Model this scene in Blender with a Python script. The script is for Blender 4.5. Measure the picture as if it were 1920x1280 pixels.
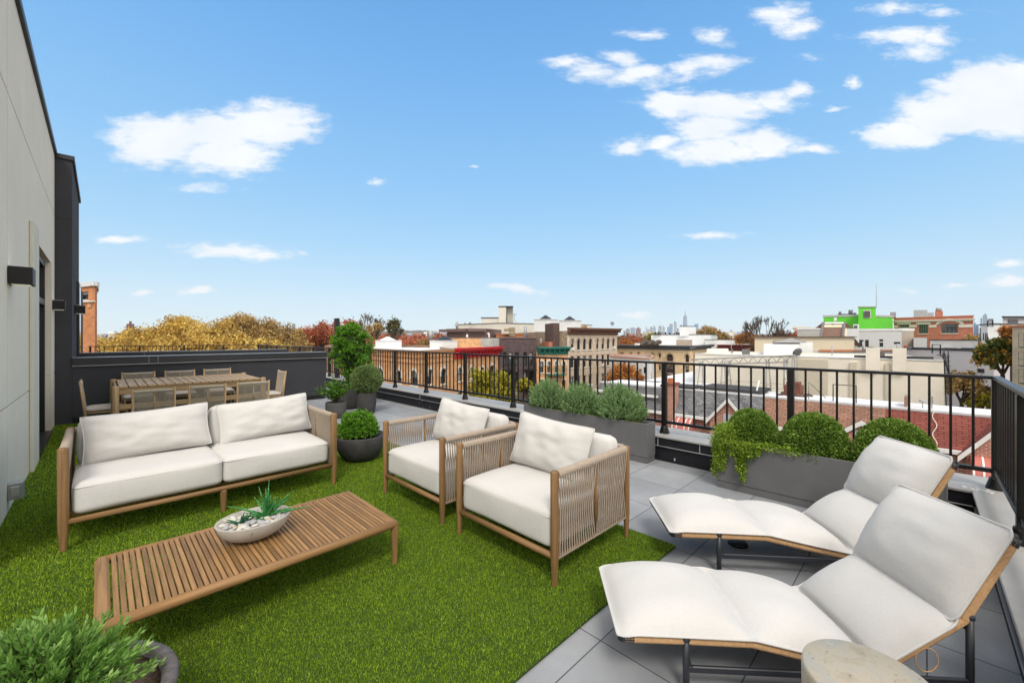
import bpy, math, random
import numpy as np
from mathutils import Vector, Matrix, noise as mnoise
R = math.radians
PI = math.pi
S2 = math.sqrt(2.0)
random.seed(7)
RNG = np.random.default_rng(11)
for o in list(bpy.data.objects): bpy.data.objects.remove(o, do_unlink=True)
SC = bpy.context.scene
COL = SC.collection

# ------------------------------------------------------------------ camera
CAMZ = 1.6
cd = bpy.data.cameras.new('camera'); cam = bpy.data.objects.new('camera', cd); COL.objects.link(cam)
cam.location = (0, 0, CAMZ); cam.rotation_euler = (R(90), 0, R(-45))
cd.sensor_width = 36; cd.lens = 36*770/1920; cd.shift_y = -7/1920
cd.clip_start = 0.05; cd.clip_end = 30000
SC.camera = cam
# ------------------------------------------------------------------ exposure
SC.view_settings.view_transform = 'Standard'; SC.view_settings.look = 'None'
SC.view_settings.exposure = 0.05; SC.view_settings.gamma = 1.0
SC.view_settings.use_curve_mapping = False
# ------------------------------------------------------------------ sun
SUN_EL, SUN_AZ = 50, 221          # azimuth measured clockwise from +Y: the sun stands behind the camera
sd = bpy.data.lights.new('sun', 'SUN'); sun = bpy.data.objects.new('sun', sd); COL.objects.link(sun)
sd.energy = 2.2; sd.angle = R(16); sd.color = (1.0, 0.925, 0.83)
_d = Vector((math.sin(R(SUN_AZ))*math.cos(R(SUN_EL)), math.cos(R(SUN_AZ))*math.cos(R(SUN_EL)), math.sin(R(SUN_EL))))
sun.rotation_euler = _d.to_track_quat('Z', 'Y').to_euler()
sun.location = (0, 0, 60)
# ------------------------------------------------------------------ world
world = bpy.data.worlds.new('World'); SC.world = world; world.use_nodes = True
wt = world.node_tree; wt.nodes.clear()
def wn(t, **k):
    n = wt.nodes.new(t)
    for a, b in k.items(): setattr(n, a, b)
    return n
def build_world():
    L = wt.links.new
    out = wn('ShaderNodeOutputWorld'); bg = wn('ShaderNodeBackground'); L(bg.outputs[0], out.inputs[0])
    sky = wn('ShaderNodeTexSky', sky_type='NISHITA', sun_disc=False)
    sky.sun_elevation = R(SUN_EL); sky.sun_rotation = R(SUN_AZ); sky.air_density = 1.0; sky.dust_density = 0.4; sky.ozone_density = 1.5; sky.altitude = 0
    tc = wn('ShaderNodeTexCoord')
    sep = wn('ShaderNodeSeparateXYZ'); L(tc.outputs['Generated'], sep.inputs[0])
    def M(op, a, b=None, c=None, clamp=False):
        n = wn('ShaderNodeMath', operation=op, use_clamp=clamp)
        for i, v in enumerate((a, b, c)):
            if v is None: continue
            if isinstance(v, (int, float)): n.inputs[i].default_value = v
            else: L(v, n.inputs[i])
        return n.outputs[0]
    # clear-air tint by height above the horizon
    el = M('MAXIMUM', sep.outputs[2], 0.0)
    ramp = wn('ShaderNodeValToRGB'); L(M('POWER', el, 0.6), ramp.inputs[0])
    cr = ramp.color_ramp; cr.interpolation = 'B_SPLINE'
    cr.elements[0].position = 0.0; cr.elements[0].color = (0.80, 0.92, 0.99, 1)
    cr.elements[1].position = 1.0; cr.elements[1].color = (0.07, 0.24, 0.66, 1)
    for p, c in ((0.22, (0.64, 0.85, 1.0)), (0.40, (0.38, 0.71, 1.02)), (0.60, (0.235, 0.56, 0.98)), (0.75, (0.15, 0.45, 0.92))):
        e = cr.elements.new(p); e.color = (*c, 1)
    sk = wn('ShaderNodeMix', data_type='RGBA'); sk.inputs[0].default_value = 0.85
    skm = wn('ShaderNodeVectorMath', operation='SCALE'); L(sky.outputs[0], skm.inputs[0]); skm.inputs[3].default_value = 1.0
    gm = wn('ShaderNodeVectorMath', operation='SCALE'); L(ramp.outputs[0], gm.inputs[0]); gm.inputs[3].default_value = 7.6
    L(skm.outputs[0], sk.inputs[6]); L(gm.outputs[0], sk.inputs[7])
    # clouds at fixed compass directions
    dx, dy, dz = sep.outputs
    den = M('MAXIMUM', M('ADD', dx, dy), 0.05)
    u = M('DIVIDE', M('SUBTRACT', dx, dy), den); v = M('DIVIDE', M('MULTIPLY', dz, S2), den)
    uv = wn('ShaderNodeCombineXYZ'); L(u, uv.inputs[0]); L(v, uv.inputs[1])
    def noise(scale, det, rough, stretch=(1, 1, 1), off=0.0):
        mp = wn('ShaderNodeMapping'); L(uv.outputs[0], mp.inputs[0]); mp.inputs[3].default_value = stretch; mp.inputs[1].default_value = (off, off, 0)
        n = wn('ShaderNodeTexNoise', noise_dimensions='3D'); L(mp.outputs[0], n.inputs[0])
        n.inputs['Scale'].default_value = scale; n.inputs['Detail'].default_value = det; n.inputs['Roughness'].default_value = rough
        return n
    wp = noise(8.0, 5, 0.6, (1, 2.2, 1), 3.1)
    ws = wn('ShaderNodeVectorMath', operation='SUBTRACT'); L(wp.outputs['Color'], ws.inputs[0]); ws.inputs[1].default_value = (0.5, 0.5, 0.5)
    wm = wn('ShaderNodeVectorMath', operation='MULTIPLY'); L(ws.outputs[0], wm.inputs[0]); wm.inputs[1].default_value = (0.14, 0.05, 0)
    wa = wn('ShaderNodeVectorMath', operation='ADD'); L(uv.outputs[0], wa.inputs[0]); L(wm.outputs[0], wa.inputs[1])
    CL = [(320,252,125,36,1.4),(500,235,105,48,1.5),(420,290,95,42,1.4),(290,280,80,34,1.2),(400,250,110,40,1.4),(560,245,50,20,1),(450,310,60,25,1),
          (222,450,52,9,.9),(430,468,92,17,1),(505,480,50,9,.8),(365,543,48,9,.9),(263,547,26,7,.8),(710,339,18,8,.7),(385,352,50,8,.5),(975,541,52,10,.9),(1197,592,36,8,.8),
          (1065,118,40,14,.8),(1110,135,55,18,.9),(1160,110,40,18,.8),(1200,140,80,22,.9),(1340,118,62,20,.9),(1290,130,50,16,.8),(1205,62,42,10,.6),(1340,70,32,16,.5),
          (1270,195,80,28,1.4),(1360,200,90,30,1.4),(1450,188,60,22,1),(1495,170,32,16,1),(1330,240,80,34,1.3),(1180,275,36,20,1),(1240,265,60,14,.9),(1340,283,95,28,1.4),(1430,270,80,28,1.3),(1520,277,50,11,.9),
          (1330,441,62,9,.7),(1465,25,50,22,1),(1490,52,40,24,1),(1690,68,90,20,.9),(1750,70,55,18,.9),(1720,98,60,18,.8),(1770,25,60,10,.6),(1680,12,60,12,.6),
          (1870,170,120,52,1.7),(1780,215,115,46,1.6),(1700,252,80,28,1.4),(1900,215,110,50,1.7),(1830,150,70,34,1.4),(1920,180,90,70,1.7),
          (1900,491,30,8,.9),(1890,528,46,14,1),(1705,545,24,6,.6),(1795,532,30,5,.6),(1595,156,16,12,.7),(1560,205,22,5,.6),(1520,110,22,8,.4),(878,317,8,5,.5)]
    m = None
    for (cx, cy, rx, ry, w) in CL:
        s1 = wn('ShaderNodeVectorMath', operation='SUBTRACT'); L(wa.outputs[0], s1.inputs[0]); s1.inputs[1].default_value = ((cx-960)/770, (633-cy)/770, 0)
        s2 = wn('ShaderNodeVectorMath', operation='MULTIPLY'); L(s1.outputs[0], s2.inputs[0]); s2.inputs[1].default_value = (770/rx/1.12, 770/ry/1.12, 0)
        ln = wn('ShaderNodeVectorMath', operation='LENGTH'); L(s2.outputs[0], ln.inputs[0])
        k = M('MULTIPLY', M('SUBTRACT', 1.0, ln.outputs['Value']), w)
        m = k if m is None else M('SMOOTH_MAX', m, k, 0.12)
    nz = noise(15.0, 9, 0.64, (1, 2.5, 1), 0.4)
    d = M('ADD', m, M('MULTIPLY', M('SUBTRACT', nz.outputs['Fac'], 0.50), 1.75))
    mr = wn('ShaderNodeMapRange', interpolation_type='SMOOTHSTEP'); L(d, mr.inputs[0]); mr.inputs[1].default_value = -0.14; mr.inputs[2].default_value = 0.78
    front = M('GREATER_THAN', M('ADD', dx, dy), 0.05)
    cov = M('MULTIPLY', M('MULTIPLY', mr.outputs[0], front), 0.96)
    cn = noise(7.0, 4, 0.5, (1, 1.5, 1), 1.7)
    cc = wn('ShaderNodeMix', data_type='RGBA'); L(cn.outputs['Fac'], cc.inputs[0]); cc.inputs[6].default_value = (6.0, 6.6, 7.3, 1); cc.inputs[7].default_value = (8.2, 8.2, 8.2, 1)
    mx = wn('ShaderNodeMix', data_type='RGBA'); L(cov, mx.inputs[0]); L(sk.outputs[2], mx.inputs[6]); L(cc.outputs[2], mx.inputs[7])
    # unseen bright broken cloud, added overhead and behind the viewer as neutral fill
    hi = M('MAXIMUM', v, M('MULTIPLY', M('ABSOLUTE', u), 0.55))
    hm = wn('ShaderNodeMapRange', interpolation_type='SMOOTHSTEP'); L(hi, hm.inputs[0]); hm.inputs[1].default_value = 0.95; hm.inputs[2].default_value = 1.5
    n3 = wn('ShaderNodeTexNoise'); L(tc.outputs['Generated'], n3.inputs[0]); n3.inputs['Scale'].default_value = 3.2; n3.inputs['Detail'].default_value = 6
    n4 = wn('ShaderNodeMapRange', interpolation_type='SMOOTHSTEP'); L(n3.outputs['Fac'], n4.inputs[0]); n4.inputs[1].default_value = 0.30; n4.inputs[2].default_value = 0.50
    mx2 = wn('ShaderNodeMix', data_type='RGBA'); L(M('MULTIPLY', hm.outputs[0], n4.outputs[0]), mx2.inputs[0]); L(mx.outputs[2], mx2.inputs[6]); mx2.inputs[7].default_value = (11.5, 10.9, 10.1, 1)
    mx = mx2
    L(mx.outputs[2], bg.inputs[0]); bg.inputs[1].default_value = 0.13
build_world()

# ------------------------------------------------------------------ geometry helpers
def C(px, D):
    X = (px-960)/770*D
    return Vector(((D+X)/S2, (D-X)/S2, 0))
def ZP(py, D): return CAMZ-(py-633)*D/770
def P3(px, py, D):
    v = C(px, D); v.z = ZP(py, D); return v
def ray(px, py):
    t = (px-960)/770
    return Vector(((1+t)/S2, (1-t)/S2, -(py-633)/770))
def FL(px, py, z=0.0):
    D = (CAMZ-z)*770/(py-633); v = C(px, D); v.z = z; return v

class MB:
    def __init__(s): s.v = []; s.f = []; s.smooth = []
    def add(s, vs, fs, sm=False):
        n = len(s.v); s.v.extend([tuple(q) for q in vs]); s.f.extend([tuple(i+n for i in f) for f in fs]); s.smooth.extend([sm]*len(fs)); return s
    def box(s, x0, x1, y0, y1, z0, z1, M=None):
        vs = [(x, y, z) for z in (z0, z1) for y in (y0, y1) for x in (x0, x1)]
        if M is not None: vs = [M @ Vector(q) for q in vs]
        return s.add(vs, [(0,2,3,1),(4,5,7,6),(0,1,5,4),(2,6,7,3),(0,4,6,2),(1,3,7,5)])
    def bbox(s, x0, x1, y0, y1, z0, z1, b=0.004, M=None):
        # box with chamfered edges
        vs = []; 
        X=(x0,x1);Y=(y0,y1);Z=(z0,z1); idx={}
        for i in (0,1):
            for j in (0,1):
                for k in (0,1):
                    sx=b if i==0 else -b; sy=b if j==0 else -b; sz=b if k==0 else -b
                    idx[(i,j,k,0)]=len(vs); vs.append((X[i],Y[j]+sy,Z[k]+sz))
                    idx[(i,j,k,1)]=len(vs); vs.append((X[i]+sx,Y[j],Z[k]+sz))
                    idx[(i,j,k,2)]=len(vs); vs.append((X[i]+sx,Y[j]+sy,Z[k]))
        fs=[]
        for i in (0,1):
            f=[idx[(i,0,0,0)],idx[(i,1,0,0)],idx[(i,1,1,0)],idx[(i,0,1,0)]]; fs.append(f if i else f[::-1])
            f=[idx[(0,i,0,1)],idx[(0,i,1,1)],idx[(1,i,1,1)],idx[(1,i,0,1)]]; fs.append(f if i else f[::-1])
            f=[idx[(0,0,i,2)],idx[(1,0,i,2)],idx[(1,1,i,2)],idx[(0,1,i,2)]]; fs.append(f if i else f[::-1])
        for i in (0,1):
            for j in (0,1):
                def q(a, flip): fs.append(a[::-1] if flip else a)
                q([idx[(i,j,0,0)],idx[(i,j,1,0)],idx[(i,j,1,1)],idx[(i,j,0,1)]], (i^j)==0)
                q([idx[(i,0,j,0)],idx[(i,0,j,2)],idx[(i,1,j,2)],idx[(i,1,j,0)]], (i^j)==1)
                q([idx[(0,i,j,1)],idx[(1,i,j,1)],idx[(1,i,j,2)],idx[(0,i,j,2)]], (i^j)==1)
        for i in (0,1):
            for j in (0,1):
                for k in (0,1):
                    f=[idx[(i,j,k,0)],idx[(i,j,k,1)],idx[(i,j,k,2)]]; fs.append(f if (i+j+k)%2 else f[::-1])
        if M is not None: vs = [M @ Vector(q) for q in vs]
        return s.add(vs, fs)
    def tube(s, pts, r, n=8, caps=True, sm=True, up=None):
        pts = [Vector(p) for p in pts]; rs = r if isinstance(r, (list, tuple)) else [r]*len(pts)
        vs = []; prev = None
        for i, p in enumerate(pts):
            t = (pts[min(i+1, len(pts)-1)]-pts[max(i-1, 0)])
            t = t.normalized() if t.length > 1e-9 else Vector((0,0,1))
            if prev is None:
                a = Vector((0,0,1)) if abs(t.z) < 0.9 else Vector((1,0,0))
                a = (a-t*a.dot(t)).normalized()
            else:
                a = prev-t*prev.dot(t); a = a.normalized() if a.length > 1e-6 else Vector((1,0,0))
            prev = a; b = t.cross(a)
            for k in range(n):
                q = 2*PI*k/n; vs.append(p+(a*math.cos(q)+b*math.sin(q))*rs[i])
        m = len(pts); fs = []
        for i in range(m-1):
            for k in range(n):
                k2 = (k+1) % n; fs.append((i*n+k, i*n+k2, (i+1)*n+k2, (i+1)*n+k))
        if caps: fs.append(tuple(range(n-1, -1, -1))); fs.append(tuple((m-1)*n+k for k in range(n)))
        return s.add(vs, fs, sm)
    def lathe(s, prof, c=(0,0,0), n=40, sx=1.0, sy=1.0, rot=0.0, sm=True):
        vs = []
        for r, z in prof:
            for k in range(n):
                q = 2*PI*k/n; x = r*math.cos(q)*sx; y = r*math.sin(q)*sy
                vs.append((c[0]+x*math.cos(rot)-y*math.sin(rot), c[1]+x*math.sin(rot)+y*math.cos(rot), c[2]+z))
        fs = []
        for i in range(len(prof)-1):
            for k in range(n):
                k2 = (k+1) % n; fs.append((i*n+k, i*n+k2, (i+1)*n+k2, (i+1)*n+k))
        if prof[0][0] > 1e-4: fs.append(tuple(range(n-1, -1, -1)))
        if prof[-1][0] > 1e-4: fs.append(tuple((len(prof)-1)*n+k for k in range(n)))
        return s.add(vs, fs, sm)
    def prism(s, poly, z0, z1):
        n = len(poly); vs = [(p[0], p[1], z0) for p in poly]+[(p[0], p[1], z1) for p in poly]
        fs = [tuple(range(n-1, -1, -1)), tuple(range(n, 2*n))]+[(i, (i+1) % n, n+(i+1) % n, n+i) for i in range(n)]
        return s.add(vs, fs)
    def ball(s, c, r, nu=14, nv=8, sc=(1,1,1), M=None):
        vs = []
        for j in range(nv+1):
            th = PI*j/nv
            for i in range(nu):
                q = 2*PI*i/nu; p = Vector((math.sin(th)*math.cos(q)*sc[0], math.sin(th)*math.sin(q)*sc[1], math.cos(th)*sc[2]))*r
                if M is not None: p = M @ p
                vs.append((c[0]+p.x, c[1]+p.y, c[2]+p.z))
        fs = [(j*nu+i, (j+1)*nu+i, (j+1)*nu+(i+1) % nu, j*nu+(i+1) % nu) for j in range(nv) for i in range(nu)]
        return s.add(vs, fs, True)
    def obj(s, name, mat, parent=None, loc=None, rz=0.0):
        me = bpy.data.meshes.new(name); me.from_pydata(s.v, [], s.f)
        me.polygons.foreach_set('use_smooth', s.smooth)
        if len(s.f) < 60000: auto_uv(me)
        me.materials.append(mat); me.update()
        o = bpy.data.objects.new(name, me); COL.objects.link(o)
        if parent is not None: o.parent = parent
        if loc is not None: o.location = loc
        o.rotation_euler.z = rz
        return o
def auto_uv(me):
    me.update()
    uvl = me.uv_layers.new(name='UVMap')
    nl = len(me.loops); vi = np.empty(nl, np.int32); me.loops.foreach_get('vertex_index', vi)
    co = np.empty(len(me.vertices)*3, np.float32); me.vertices.foreach_get('co', co); co = co.reshape(-1, 3)
    npol = len(me.polygons); nor = np.empty(npol*3, np.float32); me.polygons.foreach_get('normal', nor); nor = nor.reshape(-1, 3)
    tot = np.empty(npol, np.int32); me.polygons.foreach_get('loop_total', tot)
    n = np.repeat(nor, tot, axis=0); p = co[vi]
    h = np.hypot(n[:, 0], n[:, 1])+1e-9
    tx, ty = -n[:, 1]/h, n[:, 0]/h
    flat = np.abs(n[:, 2]) > 0.8
    U = np.where(flat, p[:, 0], p[:, 0]*tx+p[:, 1]*ty)
    slope = 1/np.maximum(h, 0.3)
    V = np.where(flat, p[:, 1], p[:, 2]*slope)
    uv = np.stack([U, V], 1).astype(np.float32).ravel()
    uvl.data.foreach_set('uv', uv)
def tag(o, label=None, cat=None, group=None, kind=None):
    if label: o['label'] = label
    if cat: o['category'] = cat
    if group: o['group'] = group
    if kind: o['kind'] = kind
    return o
def empty(name, loc=(0,0,0), rz=0.0, label=None, cat=None, group=None):
    o = bpy.data.objects.new(name, None); COL.objects.link(o); o.location = loc; o.rotation_euler.z = rz; o.empty_display_size = 0.2
    return tag(o, label, cat, group)
def copy_tree(o, parent=None):
    c = o.copy(); COL.objects.link(c)
    if parent is not None: c.parent = parent
    for ch in [x for x in KIDS.get(o.name, [])]:
        copy_tree(ch, c)
    return c
KIDS = {}
def index_kids():
    KIDS.clear()
    for ob in COL.objects:
        if ob.parent: KIDS.setdefault(ob.parent.name, []).append(ob)

# ------------------------------------------------------------------ materials
def components(mb):
    par = list(range(len(mb.v)))
    def fd(x):
        while par[x] != x: par[x] = par[par[x]]; x = par[x]
        return x
    for f in mb.f:
        a = fd(f[0])
        for i in f[1:]: par[fd(i)] = a
    out = {}
    for f, sm in zip(mb.f, mb.smooth):
        m, mp = out.setdefault(fd(f[0]), (MB(), {}))
        g = []
        for i in f:
            if i not in mp: mp[i] = len(m.v); m.v.append(mb.v[i])
            g.append(mp[i])
        m.f.append(tuple(g)); m.smooth.append(sm)
    return [m for m, _ in out.values()]
def objs(mb, name, mat, parent=None): return [m.obj(name, mat, parent) for m in components(mb)]
class NT:
    def __init__(s, name):
        s.m = bpy.data.materials.new(name); s.m.use_nodes = True; s.t = s.m.node_tree; s.t.nodes.clear()
        s.out = s.n('ShaderNodeOutputMaterial'); s.b = s.n('ShaderNodeBsdfPrincipled'); s.t.links.new(s.b.outputs[0], s.out.inputs[0])
    def n(s, t, **k):
        n = s.t.nodes.new(t)
        for a, b in k.items(): setattr(n, a, b)
        return n
    def l(s, a, b): s.t.links.new(a, b)
    def coord(s, kind='Object', scale=(1,1,1), rot=(0,0,0), loc=(0,0,0)):
        tc = s.n('ShaderNodeTexCoord'); mp = s.n('ShaderNodeMapping'); s.l(tc.outputs[kind], mp.inputs[0])
        mp.inputs[3].default_value = scale; mp.inputs[2].default_value = rot; mp.inputs[1].default_value = loc
        return mp.outputs[0]
    def noise(s, vec, scale, det=4, rough=.55):
        n = s.n('ShaderNodeTexNoise'); s.l(vec, n.inputs[0]); n.inputs['Scale'].default_value = scale; n.inputs['Detail'].default_value = det; n.inputs['Roughness'].default_value = rough
        return n.outputs['Fac']
    def ramp(s, fac, stops):
        r = s.n('ShaderNodeValToRGB'); s.l(fac, r.inputs[0]); e = r.color_ramp.elements
        e[0].position = stops[0][0]; e[0].color = (*stops[0][1], 1); e[1].position = stops[-1][0]; e[1].color = (*stops[-1][1], 1)
        for p, c in stops[1:-1]:
            q = e.new(p); q.color = (*c, 1)
        return r.outputs[0]
    def mix(s, fac, a, b, blend='MIX'):
        m = s.n('ShaderNodeMix', data_type='RGBA', blend_type=blend)
        for i, v in ((0, fac), (6, a), (7, b)):
            if isinstance(v, (int, float)): m.inputs[i].default_value = v
            elif isinstance(v, tuple): m.inputs[i].default_value = (*v, 1)
            else: s.l(v, m.inputs[i])
        return m.outputs[2]
    def bump(s, h, st=.3, dist=.01):
        b = s.n('ShaderNodeBump'); s.l(h, b.inputs['Height']); b.inputs['Strength'].default_value = st; b.inputs['Distance'].default_value = dist
        s.l(b.outputs[0], s.b.inputs['Normal'])
    def col(s, c):
        if isinstance(c, tuple): s.b.inputs['Base Color'].default_value = (*c, 1)
        else: s.l(c, s.b.inputs['Base Color'])
    def fin(s, rough=.8, metal=0., spec=.3):
        s.b.inputs['Roughness'].default_value = rough; s.b.inputs['Metallic'].default_value = metal; s.b.inputs['Specular IOR Level'].default_value = spec
        return s.m
def mul(c, k): return tuple(min(1, x*k) for x in c)
_cache = {}
def plain(name, c, rough=.8, metal=0., var=.12, scale=3.0, spec=.3, bump=0.0, bscale=60, bdist=.002):
    if name in _cache: return _cache[name]
    t = NT(name); v = t.coord(); nz = t.noise(v, scale, 5, .6)
    t.col(t.ramp(nz, [(.25, mul(c, 1-var)), (.75, mul(c, 1+var))]))
    if bump: t.bump(t.noise(v, bscale, 4, .7), bump, bdist)
    _cache[name] = t.fin(rough, metal, spec); return _cache[name]
def brick(name, c1, c2, mortar, w=.21, h=.07, ms=.008, rough=.9, dirt=.25, offset=.5, bumps=.25, kind='UV', loc=(0,0,0), dist=.006, stain=1.2):
    if name in _cache: return _cache[name]
    t = NT(name); v = t.coord(kind, loc=loc); b = t.n('ShaderNodeTexBrick'); b.offset = offset
    t.l(v, b.inputs['Vector']); b.inputs['Color1'].default_value = (*c1, 1); b.inputs['Color2'].default_value = (*c2, 1); b.inputs['Mortar'].default_value = (*mortar, 1)
    b.inputs['Scale'].default_value = 1; b.inputs['Mortar Size'].default_value = ms; b.inputs['Mortar Smooth'].default_value = .2
    b.inputs['Brick Width'].default_value = w; b.inputs['Row Height'].default_value = h; b.inputs['Bias'].default_value = 0
    nz = t.noise(v, stain, 6, .65)
    c = t.mix(1.0, b.outputs[0], t.ramp(nz, [(.3, (1-dirt,)*3), (.7, (1+dirt*.3,)*3)]), 'MULTIPLY')
    t.col(c)
    inv = t.n('ShaderNodeMath', operation='SUBTRACT'); inv.inputs[0].default_value = 1; t.l(b.outputs['Fac'], inv.inputs[1])
    t.bump(inv.outputs[0], bumps, dist)
    _cache[name] = t.fin(rough, 0, .2); return _cache[name]
def wood(name, base, axis, dark=.62):
    key = name+axis
    if key in _cache: return _cache[key]
    sc = {'x': (1.2, 22, 22), 'y': (22, 1.2, 22), 'z': (22, 22, 1.2)}[axis]
    t = NT(key); v = t.coord('Object', sc); g = t.noise(v, 1.6, 6, .6)
    sc2 = {'x': (6, 160, 160), 'y': (160, 6, 160), 'z': (160, 160, 6)}[axis]
    g2 = t.noise(t.coord('Object', sc2), 1.0, 3, .6)
    w = t.n('ShaderNodeTexWave', bands_direction={'x': 'Y', 'y': 'X', 'z': 'X'}[axis]); t.l(t.coord('Object', tuple(q/8 for q in sc)), w.inputs[0]); w.inputs['Scale'].default_value = 2.0; w.inputs['Distortion'].default_value = 14; w.inputs['Detail'].default_value = 3
    c = t.ramp(g, [(.3, mul(base, dark*.85)), (.5, base), (.72, mul(base, 1.4))])
    c = t.mix(.22, c, t.ramp(w.outputs['Fac'], [(0, mul(base, .5)), (.6, mul(base, 1.2))]))
    c = t.mix(.4, c, t.ramp(g2, [(.3, (.7,)*3), (.7, (1.12,)*3)]), 'MULTIPLY')
    t.col(c); t.bump(g2, .12, .002)
    _cache[key] = t.fin(.5, 0, .35); return _cache[key]
def leafmat(name, stops, trans=.25, rough=.55):
    if name in _cache: return _cache[name]
    t = NT(name); a = t.n('ShaderNodeAttribute', attribute_name='tint')
    c = t.ramp(a.outputs['Fac'], stops); t.col(c); t.fin(rough, 0, .35)
    tr = t.n('ShaderNodeBsdfTranslucent'); t.l(c, tr.inputs[0])
    mx = t.n('ShaderNodeMixShader'); mx.inputs[0].default_value = trans; t.l(t.b.outputs[0], mx.inputs[1]); t.l(tr.outputs[0], mx.inputs[2]); t.l(mx.outputs[0], t.out.inputs[0])
    _cache[name] = t.m; return t.m

def mk_fabric(name, c, v1=.94):
    t = NT(name); v = t.coord('Object'); w1 = t.noise(t.coord('Object', (380, 60, 380)), 1, 2, .5); w2 = t.noise(t.coord('Object', (60, 380, 60)), 1, 2, .5)
    big = t.noise(v, 3.0, 4, .5)
    a = t.n('ShaderNodeMath', operation='ADD'); t.l(w1, a.inputs[0]); t.l(w2, a.inputs[1])
    h = t.n('ShaderNodeMath', operation='MULTIPLY'); t.l(a.outputs[0], h.inputs[0]); h.inputs[1].default_value = .5
    cc = t.ramp(h.outputs[0], [(.35, mul(c, v1-.03)), (.65, c)])
    cc = t.mix(1, cc, t.ramp(big, [(.3, (.955, .95, .94)), (.7, (1, 1, 1))]), 'MULTIPLY')
    t.col(cc)
    ad = t.n('ShaderNodeMath', operation='MULTIPLY_ADD'); t.l(t.noise(v, 9, 4, .6), ad.inputs[0]); ad.inputs[1].default_value = 5.0; t.l(h.outputs[0], ad.inputs[2])
    t.bump(ad.outputs[0], .25, .0025)
    t.b.inputs['Sheen Weight'].default_value = .15
    return t.fin(.95, 0, .1)
FAB = mk_fabric('cream_fabric', (.61, .597, .575))
FAB2 = mk_fabric('lounger_fabric', (.60, .592, .578))
ROPE = plain('taupe_rope', (.36, .295, .235), .9, var=.15, scale=40, bump=.4, bscale=300)
ROPE_D = plain('grey_rope', (.40, .355, .29), .9, var=.15, scale=40)
CORD = plain('tan_paper_cord', (.56, .35, .18), .8, var=.18, scale=60, bump=.3, bscale=400)
TEAK = (.225, .125, .05); TEAKT = (.285, .158, .063); OAK = (.42, .285, .15)
BLACK = plain('black_metal', (.012, .012, .013), .38, .0, spec=.5, var=.2)
NAVY = plain('dark_lounger_metal', (.022, .025, .032), .42, spec=.5)
RAILM = plain('railing_metal', (.006, .0055, .0055), .36, spec=.42, var=.3, scale=20)
LEDGE = plain('coping_metal', (.36, .35, .335), .5, .1, var=.13, scale=2.5, spec=.4, bump=.15, bscale=3, bdist=.01)
FASC = plain('black_membrane', (.012, .013, .017), .55, var=.4, scale=6, bump=.25, bscale=14, bdist=.006)
FLASH = plain('flashing_metal', (.30, .30, .31), .35, .5, var=.1)
STUC = plain('pale_stucco', (.74, .69, .59), .92, var=.05, scale=1.5, bump=.7, bscale=180, bdist=.003)
STUCG = plain('greenish_stucco', (.62, .61, .52), .92, var=.06, scale=3, bump=.7, bscale=160, bdist=.003)
STUCD = plain('charcoal_stucco', (.048, .050, .058), .9, var=.10, scale=2, bump=.8, bscale=170, bdist=.003)
COPE_D = plain('charcoal_coping', (.028, .029, .033), .45, spec=.4)
GLASS = plain('window_glass', (.02, .024, .03), .06, spec=.8)
GLASSB = plain('pale_blind_glass', (.30, .30, .29), .25, spec=.6)
WHITEP = plain('white_paint', (.72, .72, .70), .6, var=.06)
DARKP = plain('dark_frame_paint', (.03, .03, .032), .5)
PLANTER = plain('planter_fibre', (.135, .135, .138), .75, var=.10, scale=5, bump=.3, bscale=220, bdist=.002)
POTD = plain('dark_pot', (.058, .056, .056), .7, var=.35, scale=9, bump=.4, bscale=40, bdist=.004)
POTL = plain('grey_pot', (.09, .088, .088), .8, var=.15, scale=9, bump=.3, bscale=60)
SOIL = plain('soil', (.05, .035, .022), .95, var=.5, scale=60, bump=.8, bscale=60, bdist=.01)
MULCH = plain('bark_mulch', (.33, .22, .14), .9, var=.6, scale=90, bump=.9, bscale=90, bdist=.01)
CONC = plain('bowl_concrete', (.42, .39, .345), .85, var=.10, scale=14, bump=.3, bscale=90)
BARK = plain('bark', (.085, .062, .045), .95, var=.4, scale=4)
TWIG = plain('twigs', (.06, .05, .03), .95, var=.4, scale=20)
ROOFW = plain('white_roof_coating', (.68, .69, .71), .8, var=.12, scale=.6)
ROOFG = plain('grey_roof_felt', (.16, .16, .165), .9, var=.25, scale=.8)
ROOFB = plain('black_roof_felt', (.05, .05, .052), .9, var=.3, scale=.8)
# ------------------------------------------------------------------ terrace: floor, turf, parapets, walls
def mk_pavers():
    t = NT('paving_slabs'); v = t.coord('Object', loc=(-3.087, -.595, 0)); b = t.n('ShaderNodeTexBrick'); b.offset = 0; b.squash = 1
    t.l(v, b.inputs[0]); b.inputs['Color1'].default_value = (.265, .28, .30, 1); b.inputs['Color2'].default_value = (.325, .34, .36, 1); b.inputs['Mortar'].default_value = (.085, .09, .10, 1)
    b.inputs['Scale'].default_value = 1; b.inputs['Brick Width'].default_value = .61; b.inputs['Row Height'].default_value = .61; b.inputs['Mortar Size'].default_value = .0035; b.inputs['Mortar Smooth'].default_value = .1
    sp = t.noise(v, 260, 3, .7); bg = t.noise(v, 2.2, 5, .6)
    c = t.mix(1, b.outputs[0], t.ramp(sp, [(.32, (.66,)*3), (.68, (1.28,)*3)]), 'MULTIPLY')
    c = t.mix(1, c, t.ramp(bg, [(.3, (.80,)*3), (.7, (1.08,)*3)]), 'MULTIPLY')
    t.col(c)
    inv = t.n('ShaderNodeMath', operation='MULTIPLY_ADD'); t.l(b.outputs['Fac'], inv.inputs[0]); inv.inputs[1].default_value = -6; t.l(sp, inv.inputs[2])
    t.bump(inv.outputs[0], .35, .003)
    return t.fin(.75, 0, .3)
PAV = mk_pavers()
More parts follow.
